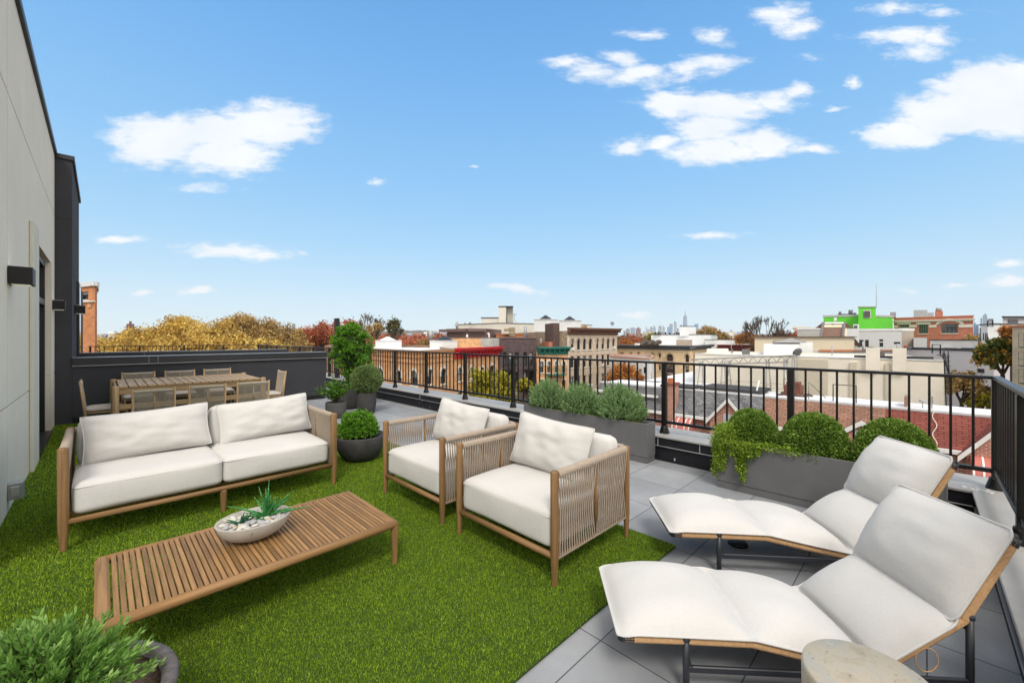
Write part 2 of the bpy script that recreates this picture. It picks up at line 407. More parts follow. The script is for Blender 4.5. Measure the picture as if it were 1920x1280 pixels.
fl = MB().box(-5.0, 5.16, -1.2, 22.6, -.12, 0.0).obj('terrace_paving', PAV); tag(fl, 'blue grey square stone slabs paving the roof terrace', 'paving', kind='structure')
body = MB().box(-14, 5.68, -2.6, 22.95, -13.0, -.16).obj('building_body', plain('dark_brick_body', (.10, .085, .08), .9)); tag(body, 'dark building volume carrying the roof terrace', 'building', kind='structure')

# turf
TX0, TX1, TY0, TY1 = -.6, 3.1, 1.335, 11.1
tb = MB().box(TX0, TX1, TY0, TY1, .004, .016).obj('lawn_backing', plain('turf_backing', (.035, .07, .008), .95, var=.4, scale=60)); tag(tb, 'green artificial turf sheet on the terrace paving', 'turf', kind='structure')
def grass_blades():
    V = []; T = []
    def patch(x0, x1, y0, y1, dens, w, h):
        n = int((x1-x0)*(y1-y0)*dens)
        px = RNG.uniform(x0, x1, n); py = RNG.uniform(y0, y1, n)
        # leave out what the camera can never see, close behind the frame
        D = (px+py)/S2; t = ((px-py)/S2)/np.maximum(D, .01)
        keep = (np.abs(t) < 1.45) & (D > 1.1); px = px[keep]; py = py[keep]; n = len(px)
        cl = np.sin(px*23+3*np.sin(py*17))*np.sin(py*29+2*np.sin(px*13))
        a = RNG.uniform(0, 2*PI, n); lean = RNG.uniform(.1, .8, n)*h; hh = h*RNG.uniform(.55, 1.15, n)*(1+.05*cl)
        la = a+RNG.normal(0, .7, n)
        ww = w*RNG.uniform(.6, 1.2, n)
        b0 = np.stack([px-np.sin(a)*ww, py+np.cos(a)*ww, np.full(n, .012)], 1); b1 = np.stack([px+np.sin(a)*ww, py-np.cos(a)*ww, np.full(n, .012)], 1)
        tp = np.stack([px+np.cos(la)*lean, py+np.sin(la)*lean, .012+hh], 1)
        V.append(np.stack([b0, b1, tp], 1).reshape(-1, 3)); T.append(np.clip(.5+.06*cl+RNG.normal(0, .28, n), 0, 1))
    patch(TX0, TX1, TY0, 3.6, 46000, .0025, .0165)
    patch(TX0, TX1, 3.6, 6.2, 20000, .0036, .021)
    patch(TX0, TX1, 6.2, 11.05, 7000, .006, .023)
    V = np.concatenate(V); T = np.concatenate(T); n = len(T)
    me = bpy.data.meshes.new('turf_grass'); me.vertices.add(n*3); me.vertices.foreach_set('co', V.astype(np.float32).ravel())
    me.loops.add(n*3); me.loops.foreach_set('vertex_index', np.arange(n*3, dtype=np.int32)); me.polygons.add(n)
    me.polygons.foreach_set('loop_start', np.arange(0, n*3, 3, dtype=np.int32)); me.polygons.foreach_set('loop_total', np.full(n, 3, np.int32))
    at = me.attributes.new('tint', 'FLOAT', 'FACE'); at.data.foreach_set('value', T.astype(np.float32)); me.update()
    me.materials.append(leafmat('turf_blade', [(0, (.045, .10, .004)), (.4, (.155, .28, .008)), (.7, (.29, .43, .016)), (1, (.46, .60, .05))], .35, .6))
    o = bpy.data.objects.new('turf_grass', me); COL.objects.link(o); tag(o, 'short bright green artificial grass blades of the lawn', 'grass', kind='stuff')
grass_blades()

# parapets under the railings
def parapet(name, label, parts):
    e = empty(name, (0, 0, 0), label=label, cat='parapet')
    for nm, mt, bx in parts:
        mb = MB()
        for b in bx: mb.bbox(*b, b=.004)
        mb.obj(nm, mt, e)
    return e
parapet('parapet_wall', 'long low black parapet with grey metal coping under the long railing', [
    ('coping', LEDGE, [(5.12, 5.70, -.86, 22.94, .305, .330)]),
    ('fascia', FASC, [(5.14, 5.68, -.84, 22.92, .20, .303)]),
    ('flashing', FLASH, [(5.128, 5.15, -.30, 22.3, .188, .200)]),
    ('base', FASC, [(5.16, 5.66, -.80, 22.9, -.1, .187)])])
parapet('parapet_wall', 'short low parapet with grey metal coping at the right edge beside the loungers', [
    ('coping', LEDGE, [(-.6, 5.118, -.86, -.29, .305, .331)]),
    ('fascia', FASC, [(-.6, 5.138, -.84, -.31, .20, .303)]),
    ('flashing', FLASH, [(-.6, 5.126, -.322, -.298, .188, .199)]),
    ('base', FASC, [(-.6, 5.158, -.82, -.33, -.1, .187)])])
parapet('parapet_wall', 'far low parapet below the far railing in front of the golden trees', [
    ('coping', LEDGE, [(-.4, 5.118, 22.38, 22.94, .305, .331)]),
    ('base', FASC, [(-.4, 5.138, 22.40, 22.92, -.1, .303)])])
# coping seams, sealant streaks
sm_ = MB()
for yy in (-.1, 1.9, 2.43, 4.35, 4.5, 6.7, 8.1, 11.4): sm_.box(5.117, 5.70, yy, yy+.012, .3305, .3335); sm_.box(5.134, 5.139, yy+.01, yy+.018, .20, .33)
sm_.obj('coping_seams', plain('sealant', (.40, .41, .42), .6), COL.objects['parapet_wall'])
blob = MB()
for k in range(34):
    a = RNG.uniform(0, 2*PI); r = RNG.uniform(.0, .09)
    blob.ball((5.22+r*math.cos(a)*.9-.02, -.33+r*math.sin(a), .331), RNG.uniform(.008, .02), 8, 4, (1.6, 1, .2))
for k in range(26):
    y = RNG.choice([2.42, 4.3, 6.9, 7.2, 7.6, 8.1])+RNG.normal(0, .16); z = RNG.uniform(.02, .30)
    blob.ball((5.135 if z > .2 else 5.158, y, z), RNG.uniform(.004, .012), 6, 3, (.25, 1, RNG.uniform(.7, 2.2)))
blob.obj('sealant_smears', plain('grey_sealant', (.5, .5, .5), .7), COL.objects['parapet_wall'])
scr = MB()
for k in range(16):
    y = -.30+.0; x = 4.2+k*.055
for k in range(7): scr.ball((1.6+k*.62, -.308, .25), .009, 8, 4, (1, .4, 1))
scr.obj('bolt', FLASH, COL.objects['parapet_wall.001'])

# railings
ZT, ZB = 1.277, .481
def railing(label, p0, p1, posts, nb_between, end_rail=0.0):
    p0 = Vector(p0); p1 = Vector(p1); d = p1-p0; L = d.length; ang = math.atan2(d.y, d.x)
    e = empty('metal_railing', (p0.x, p0.y, 0), ang, label, 'railing', 'black metal railings round the terrace')
    MB().bbox(-.02, L+.02, -.026, .026, ZT-.028, ZT, b=.004).obj('top_rail', RAILM, e)
    MB().bbox(0.0, L, -.019, .019, ZB-.02, ZB+.016, b=.003).obj('bottom_rail', RAILM, e)
    pm = MB().bbox(-.03, .03, -.03, .03, .33, ZT-.0285, b=.003).obj('post', RAILM, e)
    bt = MB().lathe([(.065, .331), (.062, .35), (.045, .41), (.043, .425)], n=16).obj('post_boot', RAILM, pm)
    first = True; bm = None; nbal = 0; rest = MB()
    for i, s in enumerate(posts):
        if i == 0: pm.location.x = s; 
        else:
            q = pm.copy(); COL.objects.link(q); q.location.x = s
            w = bt.copy(); COL.objects.link(w); w.parent = q
        if i == 0 and s > .2:
            for k in range(1, 10):
                q = MB().box(-.009, .009, -.009, .009, ZB+.016, ZT-.028).obj('baluster', RAILM, e) if bm is None else bm.copy()
                if bm is None: bm = q
                else: COL.objects.link(q)
                q.location.x = s*k/10; nbal += 1
        if i < len(posts)-1:
            n = nb_between; st = (posts[i+1]-s)/(n+1)
            for k in range(1, n+1):
                x = s+st*k
                if nbal >= 99: rest.box(x-.009, x+.009, -.009, .009, ZB+.016, ZT-.028); nbal += 1; continue
                if bm is None: bm = MB().box(-.009, .009, -.009, .009, ZB+.016, ZT-.028).obj('baluster', RAILM, e); bm.location.x = x
                else:
                    q = bm.copy(); COL.objects.link(q); q.location.x = x
                nbal += 1
    if rest.v: tag(rest.obj('balusters', RAILM, e), kind='stuff')
    return e
ys = [-.44, 1.017, 2.44, 3.876, 5.29, 6.69, 8.13, 9.55, 10.97, 12.4, 13.83, 15.27, 16.7, 18.15, 19.6, 21.05, 22.48]
railing('long black railing with thin balusters along the planters and parapet', (5.32, -.44), (5.32, 22.5), [y+.44 for y in ys], 10)
railing('black railing running toward the viewer at the right edge of the terrace', (5.26, -.44), (-.6, -.44), [1.24, 2.67, 4.10, 5.53], 10)
railing('far black railing in front of the golden treetops', (-.35, 22.5), (5.26, 22.5), [.05, 1.45, 2.87, 4.28], 10)

# pale building wall on the left with door
def light_wall():
    e = empty('building_wall', (-.6, -2.6, 0), label='tall pale stucco building wall on the left with panel joints', cat='wall')
    m = MB(); x0, x1 = -13.4, 0.0   # local x, face at 0 ; local y offset 2.6
    y0, y1, yd0, yd1, zd = 7.0, 13.72, 10.65, 12.9, 2.86
    jy = [8.45]; jz = [.98, 3.82]
    ys_ = [y0]+jy+[10.0, yd0, yd1, y1]; zs_ = [-.05]+jz+[4.92]
    g = .007
    segs = [y0]+jy+[y1]; 
    for i in range(len(segs)-1):
        for k in range(3):
            a, b = segs[i]+g, segs[i+1]-g; c, d = zs_[k]+(g if k else 0), zs_[k+1]-(g if k < 2 else 0)
            if b > yd0:
                if k == 2: m.box(-.3, 0, a, b, c, d)
                elif k == 1: m.box(-.3, 0, a, yd0, c, d); m.box(-.3, 0, yd1, b, c, d); m.box(-.3, 0, yd0, yd1, zd, d)
                else: m.box(-.3, 0, a, yd0, c, d); m.box(-.3, 0, yd1, b, c, d)
            else: m.box(-.3, 0, a, b, c, d)
    m.obj('stucco_panels', STUC, e)
    MB().box(-.34, -.02, y0, yd0-.01, -.05, 4.90).box(-.34, -.02, yd1+.01, y1, -.05, 4.90).box(-.34, -.02, yd0-.01, yd1+.01, zd+.03, 4.9).box(-13, -.35, y0, y1-.0, -.1, 4.88).obj('core', plain('joint_grey', (.16, .16, .15), .9), e)
    MB().bbox(-.36, .035, y0, y1, 4.90, 4.985, b=.006).obj('roof_coping', COPE_D, e)
    MB().bbox(0.002, .035, 10.0, 10.64, 0.0, 2.98, b=.006).obj('pilaster', STUCG, e)
    MB().bbox(-.13, .012, yd1+.002, yd1+.06, 0, zd, b=.004).obj('jamb', STUCG, e)
    # sliding door
    MB().box(-.14, -.06, yd0, yd0+.07, .06, zd-.02).box(-.14, -.06, yd1-.07, yd1, .06, zd-.02).box(-.14, -.06, yd0, yd1, zd-.09, zd-.02).box(-.139, -.061, yd0+.07, yd1-.07, 2.13, 2.22).box(-.2, .03, yd0, yd1, 0, .055).obj('door_frame', BLACK, e)
    MB().box(-.125, -.115, yd0+.07, yd1-.07, 2.22, zd-.09).box(-.128, -.118, yd0+1.12, yd1-.07, .06, 2.13).obj('glass_panel', GLASS, e)
    MB().box(-.11, -.085, yd0+.07, yd0+.12, .06, 2.13).box(-.11, -.085, yd0+1.08, yd0+1.13, .06, 2.13).obj('sliding_stile', FLASH, e)
    return e
light_wall()
def sconce(x, y, label, lit=True):
    e = empty('wall_lamp', (x, y, 2.09), label=label, cat='wall lamp', group='black box wall lamps on the left walls')
    MB().bbox(.002, .15, 0, .24, 0, .16, b=.003).obj('housing', plain('lamp_black', (.014, .014, .015), .5), e)
    t = NT('lamp_glow') if 'lamp_glow' not in bpy.data.materials else None
    if t: 
        t.b.inputs['Emission Color'].default_value = (1, .9, .72, 1); t.b.inputs['Emission Strength'].default_value = 0.25
        t.col((.8, .8, .7)); t.fin()
    objs(MB().box(.02, .13, .03, .21, .1602, .164).box(.02, .13, .03, .21, -.004, -.0005), 'light_slot', bpy.data.materials['lamp_glow'], e)
sconce(-.598, 5.82, 'nearest black box wall lamp on the pale stucco wall')
sconce(-.598, 10.6, 'black box wall lamp on the pale wall just past the sliding door')
sconce(-.381, 12.0, 'farthest small black wall lamp on the charcoal building wall')
u = empty('outlet_box', (-.6, 5.83, .13), label='small grey metal outlet box low on the pale wall above the turf', cat='outlet box')
MB().bbox(.001, .095, 0, .12, 0, .15, b=.004).obj('housing', plain('galvanised', (.42, .43, .44), .4, .5), u)
MB().bbox(.02, .075, -.012, 0, .03, .12, b=.003).obj('cover', plain('galv2', (.5, .51, .52), .35, .6), u)
# charcoal volume and partition walls
e = empty('building_wall', (-.6, 11.122, 0), label='tall charcoal stucco building block at the end of the pale wall', cat='wall')
m = MB()
for a, b in ((-.05, 3.77), (3.785, 4.86)): m.box(-12.6, .217, 0, 3.33, a, b)
m.obj('stucco_block', STUCD, e)
MB().box(-12.5, .2, .01, 3.31, 3.76, 3.79).obj('joint', BLACK, e)
MB().bbox(-12.62, .25, -.03, 3.36, 4.862, 4.95, b=.006).obj('roof_coping', COPE_D, e)
MB().bbox(.219, .255, 1.95, 2.85, 0, 2.83, b=.004).obj('door_frame', BLACK, e)
MB().box(.256, .262, 2.03, 2.77, .08, 2.75).obj('door_glass', GLASS, e)
e = empty('building_wall', (-.6, 14.7, 0), label='lower far charcoal building wall beyond the block by the far railing', cat='wall')
MB().box(-12.6, .10, 0, 8.1, -.05, 3.3).obj('stucco_block', STUCD, e)
def partition(y, x1, label, seams):
    e = empty('partition_wall', (-.6, y, 0), label=label, cat='wall', group='charcoal partition walls across the terrace')
    L = x1+.6; a = .219 if y < 12 else .22
    MB().box(a, L-.02, .0, .28, .11, 1.06).obj('stucco_wall', STUCD, e)
    MB().box(a, L-.04, .03, .25, -.01, .109).obj('base', BLACK, e)
    MB().bbox(a, L, -.035, .315, 1.085, 1.225, b=.005).obj('coping', COPE_D, e)
    MB().bbox(a, L+.004, -.04, -.03, 1.066, 1.083, b=.002).box(a, L+.004, -.038, .318, 1.2255, 1.229).obj('metal_trim', FLASH, e)
    mm = MB()
    for s in seams: mm.box(s, s+.006, -.038, -.034, 1.086, 1.226)
    mm.obj('seam', FLASH, e)
partition(11.122, 4.21, 'near charcoal stucco partition wall behind the dining table', (1.28, 1.42))
partition(14.6, 4.28, 'far charcoal partition wall seen as a strip above the near one', (1.4,))
pc = empty('steel_column', (*C(632, 12.95).xy, 0), label='tall slim charcoal steel column behind the leafy topiary', cat='column')
MB().bbox(-.062, .062, -.062, .062, 0, 2.21, b=.004).obj('shaft', plain('column_paint', (.022, .022, .026), .5), pc)
MB().bbox(-.1, .1, -.1, .1, 0.001, .02, b=.003).obj('base_plate', BLACK, pc)

# ------------------------------------------------------------------ soft furnishings
def cushion_mesh(mb, cx, cy, cz, w, d, h, r=.045, puff=.03, n=14, seed=0, M=None, bow=.012):
    # rounded box, puffed on top and slightly on the sides; centre at (cx,cy,cz)
    vs = []; fs = []
    def addface(fu):
        b = len(vs)
        for j in range(n+1):
            for i in range(n+1): vs.append(fu(-1+2*i/n, -1+2*j/n))
        for j in range(n):
            for i in range(n): fs.append((b+j*(n+1)+i, b+j*(n+1)+i+1, b+(j+1)*(n+1)+i+1, b+(j+1)*(n+1)+i))
    def warp(q): return math.copysign(abs(q)**.75, q)
    def P(a, b, c):
        q = Vector((a*w/2, b*d/2, c*h/2)); inn = Vector((max(-w/2+r, min(w/2-r, q.x)), max(-d/2+r, min(d/2-r, q.y)), max(-h/2+r, min(h/2-r, q.z))))
        dv = q-inn
        if dv.length > 1e-9: q = inn+dv.normalized()*r
        f = max(0, (1-a*a))*max(0, (1-b*b)); q.z += math.copysign(puff*(f**.6), c)*abs(c)*(1 if c > 0 else .2)
        q.x += bow*a*(1-c*c)*(1-b*b); q.y += bow*b*(1-c*c)*(1-a*a)
        nz = mnoise.noise(Vector((q.x*4+seed*7.1, q.y*4, q.z*4)))*.006+mnoise.noise(Vector((q.x*11+seed*3.3, q.y*11, q.z*9)))*.0025
        q += (dv.normalized() if dv.length > 1e-9 else Vector((0, 0, 1)))*nz
        return q
    addface(lambda a, b: P(warp(a), warp(b), 1)); addface(lambda a, b: P(warp(b), warp(a), -1))
    addface(lambda a, b: P(warp(a), -1, warp(b))); addface(lambda a, b: P(-warp(a), 1, warp(b)))
    addface(lambda a, b: P(1, warp(a), warp(b))); addface(lambda a, b: P(-1, -warp(a), warp(b)))
    # weld
    mp = {}; nv = []; idx = []
    for q in vs:
        k = (round(q.x, 4), round(q.y, 4), round(q.z, 4))
        if k not in mp: mp[k] = len(nv); nv.append(q)
        idx.append(mp[k])
    ff = []
    for f in fs:
        g = []
        for i in f:
            if idx[i] not in g: g.append(idx[i])
        if len(g) > 2: ff.append(tuple(g))
    T = Matrix.Translation((cx, cy, cz)) @ (M if M is not None else Matrix())
    mb.add([T @ q for q in nv], ff, True); return T
def seam(mb, T, w, d, z, r=.045, rad=.0035, n=6):
    pts = []
    for (sx, sy, a0) in ((1, 1, 0), (-1, 1, 90), (-1, -1, 180), (1, -1, 270)):
        for k in range(n+1):
            a = R(a0+90*k/n); pts.append(T @ Vector((sx*(w/2-r)+r*math.cos(a), sy*(d/2-r)+r*math.sin(a), z)))
    pts.append(pts[0]); mb.tube(pts, rad, 6, False)
def pillow(name, parent, T, w, h, t, seed=0, mat=None, n=22):
    # pillow standing in local XZ, thickness along Y, welt round the edge
    rs = random.Random(seed); mb = MB()
    def edge(a, b):
        x = a*w/2*(1-.05*(1-b*b)); z = b*h/2*(1-.085*(1-a*a))
        k = max(0, abs(a)+abs(b)-1.8)
        return x-math.copysign(k*.03, a), z-math.copysign(k*.03, b)
    for side in (-1, 1):
        vs = []
        for j in range(n+1):
            for i in range(n+1):
                a = -1+2*i/n; b = -1+2*j/n; x, z = edge(a, b)
                th = t/2*((1-abs(a)**3.2)*(1-abs(b)**3.0))**.55
                wr = mnoise.noise(Vector((a*3.5+seed, b*3+seed*2, side)))*.018+mnoise.noise(Vector((a*9+seed, b*7, side*3)))*.004
                e_ = (1-max(abs(a), abs(b)))
                cr = 0
                cr = -.010*math.exp(-((abs(a)-.80)/.07)**2)*max(0, math.sin((b+seed)*9))*min(1, e_*8)
                vs.append(T @ Vector((x, side*(th+wr*min(1, e_*5)+cr), z)))
        fs = [(j*(n+1)+i, j*(n+1)+i+1, (j+1)*(n+1)+i+1, (j+1)*(n+1)+i) for j in range(n) for i in range(n)]
        if side > 0: fs = [f[::-1] for f in fs]
        mb.add(vs, fs, True)
    o = mb.obj(name, mat or FAB, parent)
    pts = []
    for i in range(n): pts.append(edge(-1+2*i/n, -1))
    for i in range(n): pts.append(edge(1, -1+2*i/n))
    for i in range(n): pts.append(edge(1-2*i/n, 1))
    for i in range(n): pts.append(edge(-1, 1-2*i/n))
    pts.append(pts[0])
    MB().tube([T @ Vector((x, 0, z)) for x, z in pts], .0055, 6, False).obj('piping', mat or FAB, o)
    return o
def wrap(mb, pts, r, pitch=.009, n=10, amp=.10):
    # rod wound with cord: rings of alternating radius
    pts = [Vector(p) for p in pts]; out = []; rs = []; k = 0
    for i in range(len(pts)-1):
        L = (pts[i+1]-pts[i]).length; m = max(2, int(L/pitch*2))
        for j in range(m): out.append(pts[i].lerp(pts[i+1], j/m)); rs.append(r*(1+amp*(k % 2))); k += 1
    out.append(pts[-1]); rs.append(r)
    mb.tube(out, rs, n, True, False)
def rope_panel(parent, ax, p0, p1, z0, z1, mid=.5, ncord=17, rt=.026, rb=.014, mat=None, sep=.010, cr=.0050):
    # cords wound round a top rail and a bottom rail; two bays either side of the middle stile. ax: 'x' or 'y' run direction, p0,p1=(x,y)
    a = Vector((*p0, 0)); b = Vector((*p1, 0)); d = (b-a); L = d.length; d.normalize(); nrm = Vector((-d.y, d.x, 0))
    mb = MB(); wrap(mb, [a+Vector((0, 0, z1)), b+Vector((0, 0, z1))], rt, .0095, 12, .07); wrap(mb, [a+Vector((0, 0, z0)), b+Vector((0, 0, z0))], rb, .0095, 8, .07)
    for bay in (0, 1):
        s0 = L*(mid if bay else 0)+.012; s1 = L*(1 if bay else mid)-.012
        for k in range(ncord):
            f = k/(ncord-1)
            for side in (1, -1):
                off = 0.0; pt_ = (s1-s0)/ncord*.25*side
                st = s0+(s1-s0)*f; sm_ = st+((s0+s1)/2-st)*.10+pt_; sb = st-off
                zt = z1; zm = z0+(z1-z0)*.44; zb = z0
                p = [a+d*(st+off)+nrm*(side*rt*.95)+Vector((0, 0, zt)), a+d*(sm_*.5+(st+off)*.5)+nrm*(side*(sep+.006))+Vector((0, 0, (zt+zm)/2)), a+d*sm_+nrm*(side*.005)+Vector((0, 0, zm)), a+d*(sm_*.5+sb*.5)+nrm*(side*(.009))+Vector((0, 0, (zm+zb)/2)), a+d*sb+nrm*(side*rb*.95)+Vector((0, 0, zb))]
                mb.tube(p, cr, 5, False)
    return mb.obj('rope_weave', mat or ROPE, parent)
def leg(parent, x, y, ztop, r=.024, zmid=.24, mat=None, name='leg', rf=.6):
    mb = MB(); mb.lathe([(r*rf, 0), (r*rf, .004), (r, zmid), (r, ztop-.016), (r*.86, ztop-.005), (r*.5, ztop), (0.0001, ztop+.0005)], (x, y, 0), 16)
    return mb.obj(name, mat or wood('teak', TEAK, 'z'), parent)

# sofa: local origin at front left leg, x to the right, y to the back
def sofa():
    e = empty('sofa', (-.20, 4.51, 0), 0, 'two seat teak sofa with cream cushions and woven rope arms', 'sofa')
    W, D_, A = 1.98, .98, .785
    for x in (0, W):
        leg(e, x, 0, A, .032, .22); leg(e, x, D_, A, .03, .22)
    leg(e, W/2, .005, .222, .029, .2); leg(e, W/2, D_, .205, .024, .2)
    mx = wood('teak', TEAK, 'x'); my = wood('teak', TEAK, 'y')
    objs(MB().tube([(.02, 0, .228), (W-.02, 0, .228)], .022, 12).tube([(.02, D_, .228), (W-.02, D_, .228)], .022, 12).box(.0, W, .2, .25, .2, .225).box(0, W, .6, .65, .2, .225), 'seat_rail', mx, e)
    objs(MB().tube([(0, .02, .222), (0, D_-.02, .222)], .018, 10).tube([(W, .02, .222), (W, D_-.02, .222)], .018, 10).tube([(0, D_*.52, .222), (0, D_*.52, A-.03)], .015, 8).tube([(W, D_*.52, .222), (W, D_*.52, A-.03)], .015, 8), 'arm_frame', my, e)
    rope_panel(e, 'y', (0, .03), (0, D_-.03), .225, A-.03); rope_panel(e, 'y', (W, .03), (W, D_-.03), .225, A-.03)
    rope_panel(e, 'x', (.03, D_), (W-.03, D_), .225, A-.03, ncord=34)
    for k in (0, 1):
        x0 = .045+k*(W/2-.042); w = W/2-.048; mb = MB(); T = cushion_mesh(mb, x0+w/2, .44, .378, w, .87, .235, .045, .022, 16, k+1)
        o = mb.obj('seat_cushion', FAB, e); s = MB(); seam(s, T, w, .87, .085); s.obj('piping', FAB, o)
        Mr = Matrix.Rotation(R(-8), 4, 'X'); mb = MB(); cushion_mesh(mb, x0+w/2, .80, .67, w-.03, .17, .42, .06, .0, 12, k+5, Mr, .02); mb.obj('back_cushion', FAB, e)
    for k, (cx, rz, ry) in enumerate(((.53, 1.5, -2.0), (1.50, 1.0, -3.0))):
        T = Matrix.Translation((cx, .655, .715)) @ Matrix.Rotation(R(rz), 4, 'Z') @ Matrix.Rotation(R(ry), 4, 'Y') @ Matrix.Rotation(R(-17), 4, 'X')
        pillow('pillow', e, T, .92 if k == 0 else .90, .43, .21, k+1)
    return e
sofa()
# armchair: faces -x. local x to the back, local y to the sitter's right
def armchair():
    e = empty('armchair', (2.05, 1.665, 0), 0, 'nearest teak rope armchair with cream cushions facing the coffee table', 'armchair', 'teak rope armchairs on the turf')
    W, D_, A = .985, .90, .752
    for y in (0, W): leg(e, 0, y, A, .027, .22); leg(e, D_, y, A-.008, .025, .22)
    mx = wood('teak', TEAK, 'x'); my = wood('teak', TEAK, 'y')
    objs(MB().tube([(0, .02, .20), (0, W-.02, .20)], .021, 12).tube([(D_, .02, .20), (D_, W-.02, .20)], .02, 12).box(.3, .35, 0, W, .17, .195).box(.65, .7, 0, W, .17, .195), 'seat_rail', my, e)
    objs(MB().tube([(.02, 0, .19), (D_-.02, 0, .19)], .013, 10).tube([(.02, W, .19), (D_-.02, W, .19)], .013, 10).tube([(D_*.52, 0, .19), (D_*.52, 0, A-.03)], .014, 8).tube([(D_*.52, W, .19), (D_*.52, W, A-.03)], .014, 8), 'arm_frame', mx, e)
    rope_panel(e, 'x', (.025, 0), (D_-.025, 0), .185, A-.03, ncord=16); rope_panel(e, 'x', (.025, W), (D_-.025, W), .185, A-.03, ncord=16)
    rope_panel(e, 'y', (D_, .025), (D_, W-.025), .185, A-.03, ncord=18)
    mb = MB(); T = cushion_mesh(mb, .40, W/2, .350, .80, W-.055, .245, .04, .03, 16, 3); o = mb.obj('seat_cushion', FAB, e)
    s = MB(); seam(s, T, .80, W-.055, .085, .04); s.obj('piping', FAB, o)
    Mr = Matrix.Rotation(R(8), 4, 'Y'); mb = MB(); cushion_mesh(mb, .765, W/2, .63, .17, W-.09, .40, .055, 0, 12, 9, Mr, .02); mb.obj('back_cushion', FAB, e)
    T = Matrix.Translation((.60, W/2+.05, .70)) @ Matrix.Rotation(R(90), 4, 'Z') @ Matrix.Rotation(R(-3), 4, 'Y') @ Matrix.Rotation(R(16), 4, 'X')
    pillow('pillow', e, T, .80, .45, .20, 4)
    return e
ac = armchair(); index_kids()
a2 = copy_tree(ac); a2.location = (2.055, 2.895, 0); a2['label'] = 'farther teak rope armchair, between the nearest one and the dark round bowl planter'

# coffee table
def coffee():
    x0, x1, y0, y1, H = -.03, 1.485, 2.60, 3.43, .317
    e = empty('coffee_table', (x0, y0, 0), 0, 'long low slatted teak coffee table on the turf', 'coffee table')
    W, Dp = x1-x0, y1-y0; mx = wood('teak_top', TEAKT, 'x'); my = wood('teak_top', TEAKT, 'y'); r = .026
    for (x, y) in ((r, r), (W-r, r), (r, Dp-r), (W-r, Dp-r)): leg(e, x, y, H-.012, r, .25, wood('teak_top', TEAKT, 'z'), rf=.7)
    objs(MB().tube([(r*.5, r, H-r), (W-r*.5, r, H-r)], r, 14).tube([(r*.5, Dp-r, H-r), (W-r*.5, Dp-r, H-r)], r, 14), 'side_rail', mx, e)
    objs(MB().bbox(.004, .062, .02, Dp-.02, H-.036, H-.001, b=.012).bbox(W-.05, W-.004, .02, Dp-.02, H-.036, H-.001, b=.012), 'end_board', my, e)
    pr = None; n = 53; xs = .068; st = (W-.055-xs)/n
    for k in range(n):
        mb = MB().bbox(-.0105, .0105, .034, Dp-.034, H-.022, H-.003, b=.002)
        t = NT('slat_%d' % (k % 7)) if 'slat_%d' % (k % 7) not in _cache else None
        if t:
            f = [1, .8, 1.12, .92, 1.24, .72, 1.06][k % 7]; base = mul(TEAKT, f)
            v = t.coord('Object', (30, 2.2, 30), loc=(k*3.7, k*1.9, 0)); g = t.noise(v, 1.5, 6, .62); w = t.n('ShaderNodeTexWave', bands_direction='X'); t.l(t.coord('Object', (5, 1.2, 5), loc=(k*.71, k*2.3, 0)), w.inputs[0]); w.inputs['Scale'].default_value = 3; w.inputs['Distortion'].default_value = 9; w.inputs['Detail'].default_value = 3
            c = t.ramp(g, [(.3, mul(base, .62)), (.55, base), (.8, mul(base, 1.3))]); c = t.mix(.28, c, t.ramp(w.outputs['Fac'], [(0, mul(base, .55)), (.5, mul(base, 1.15))])); t.col(c); t.fin(.5, 0, .3); _cache['slat_%d' % (k % 7)] = t.m
        o = mb.obj('slat', _cache['slat_%d' % (k % 7)], e); o.location.x = xs+st*(k+.5)
    objs(MB().box(W*.25, W*.25+.05, .03, Dp-.03, H-.04, H-.0235).box(W*.5-.025, W*.5+.025, .03, Dp-.03, H-.04, H-.0235).box(W*.75, W*.75+.05, .03, Dp-.03, H-.04, H-.0235), 'crossbar', my, e)
    return e
coffee()
# ------------------------------------------------------------------ foliage tools
def unit(a): return a/np.maximum(np.linalg.norm(a, axis=1, keepdims=True), 1e-9)
def leaf_mesh(name, mat, pos, axis, L, W, parent=None, tint=None, fold=.25, loc=None):
    n = len(pos); axis = unit(axis); rnd = RNG.normal(0, 1, (n, 3)); side = unit(np.cross(axis, rnd)); up = np.cross(side, axis)
    L = np.broadcast_to(L, (n,))[:, None]; W = np.broadcast_to(W, (n,))[:, None]
    b = pos; m = pos+axis*L*.5; t = pos+axis*L+up*L*.08
    l = m+side*W*.5+up*W*fold; r = m-side*W*.5+up*W*fold
    V = np.stack([b, r, t, l], 1).reshape(-1, 3)
    me = bpy.data.meshes.new(name); me.vertices.add(n*4); me.vertices.foreach_set('co', V.astype(np.float32).ravel())
    me.loops.add(n*4); me.loops.foreach_set('vertex_index', np.arange(n*4, dtype=np.int32)); me.polygons.add(n)
    me.polygons.foreach_set('loop_start', np.arange(0, n*4, 4, dtype=np.int32)); me.polygons.foreach_set('loop_total', np.full(n, 4, np.int32))
    if tint is None: tint = RNG.normal(.5, .2, n)
    at = me.attributes.new('tint', 'FLOAT', 'FACE'); at.data.foreach_set('value', np.clip(tint, 0, 1).astype(np.float32)); me.update()
    me.materials.append(mat); o = bpy.data.objects.new(name, me); COL.objects.link(o)
    if parent is not None: o.parent = parent
    if loc is not None: o.location = loc
    return o
def sphdir(n, zmin=-1.0):
    z = RNG.uniform(zmin, 1, n); a = RNG.uniform(0, 2*PI, n); r = np.sqrt(1-z*z); return np.stack([r*np.cos(a), r*np.sin(a), z], 1)
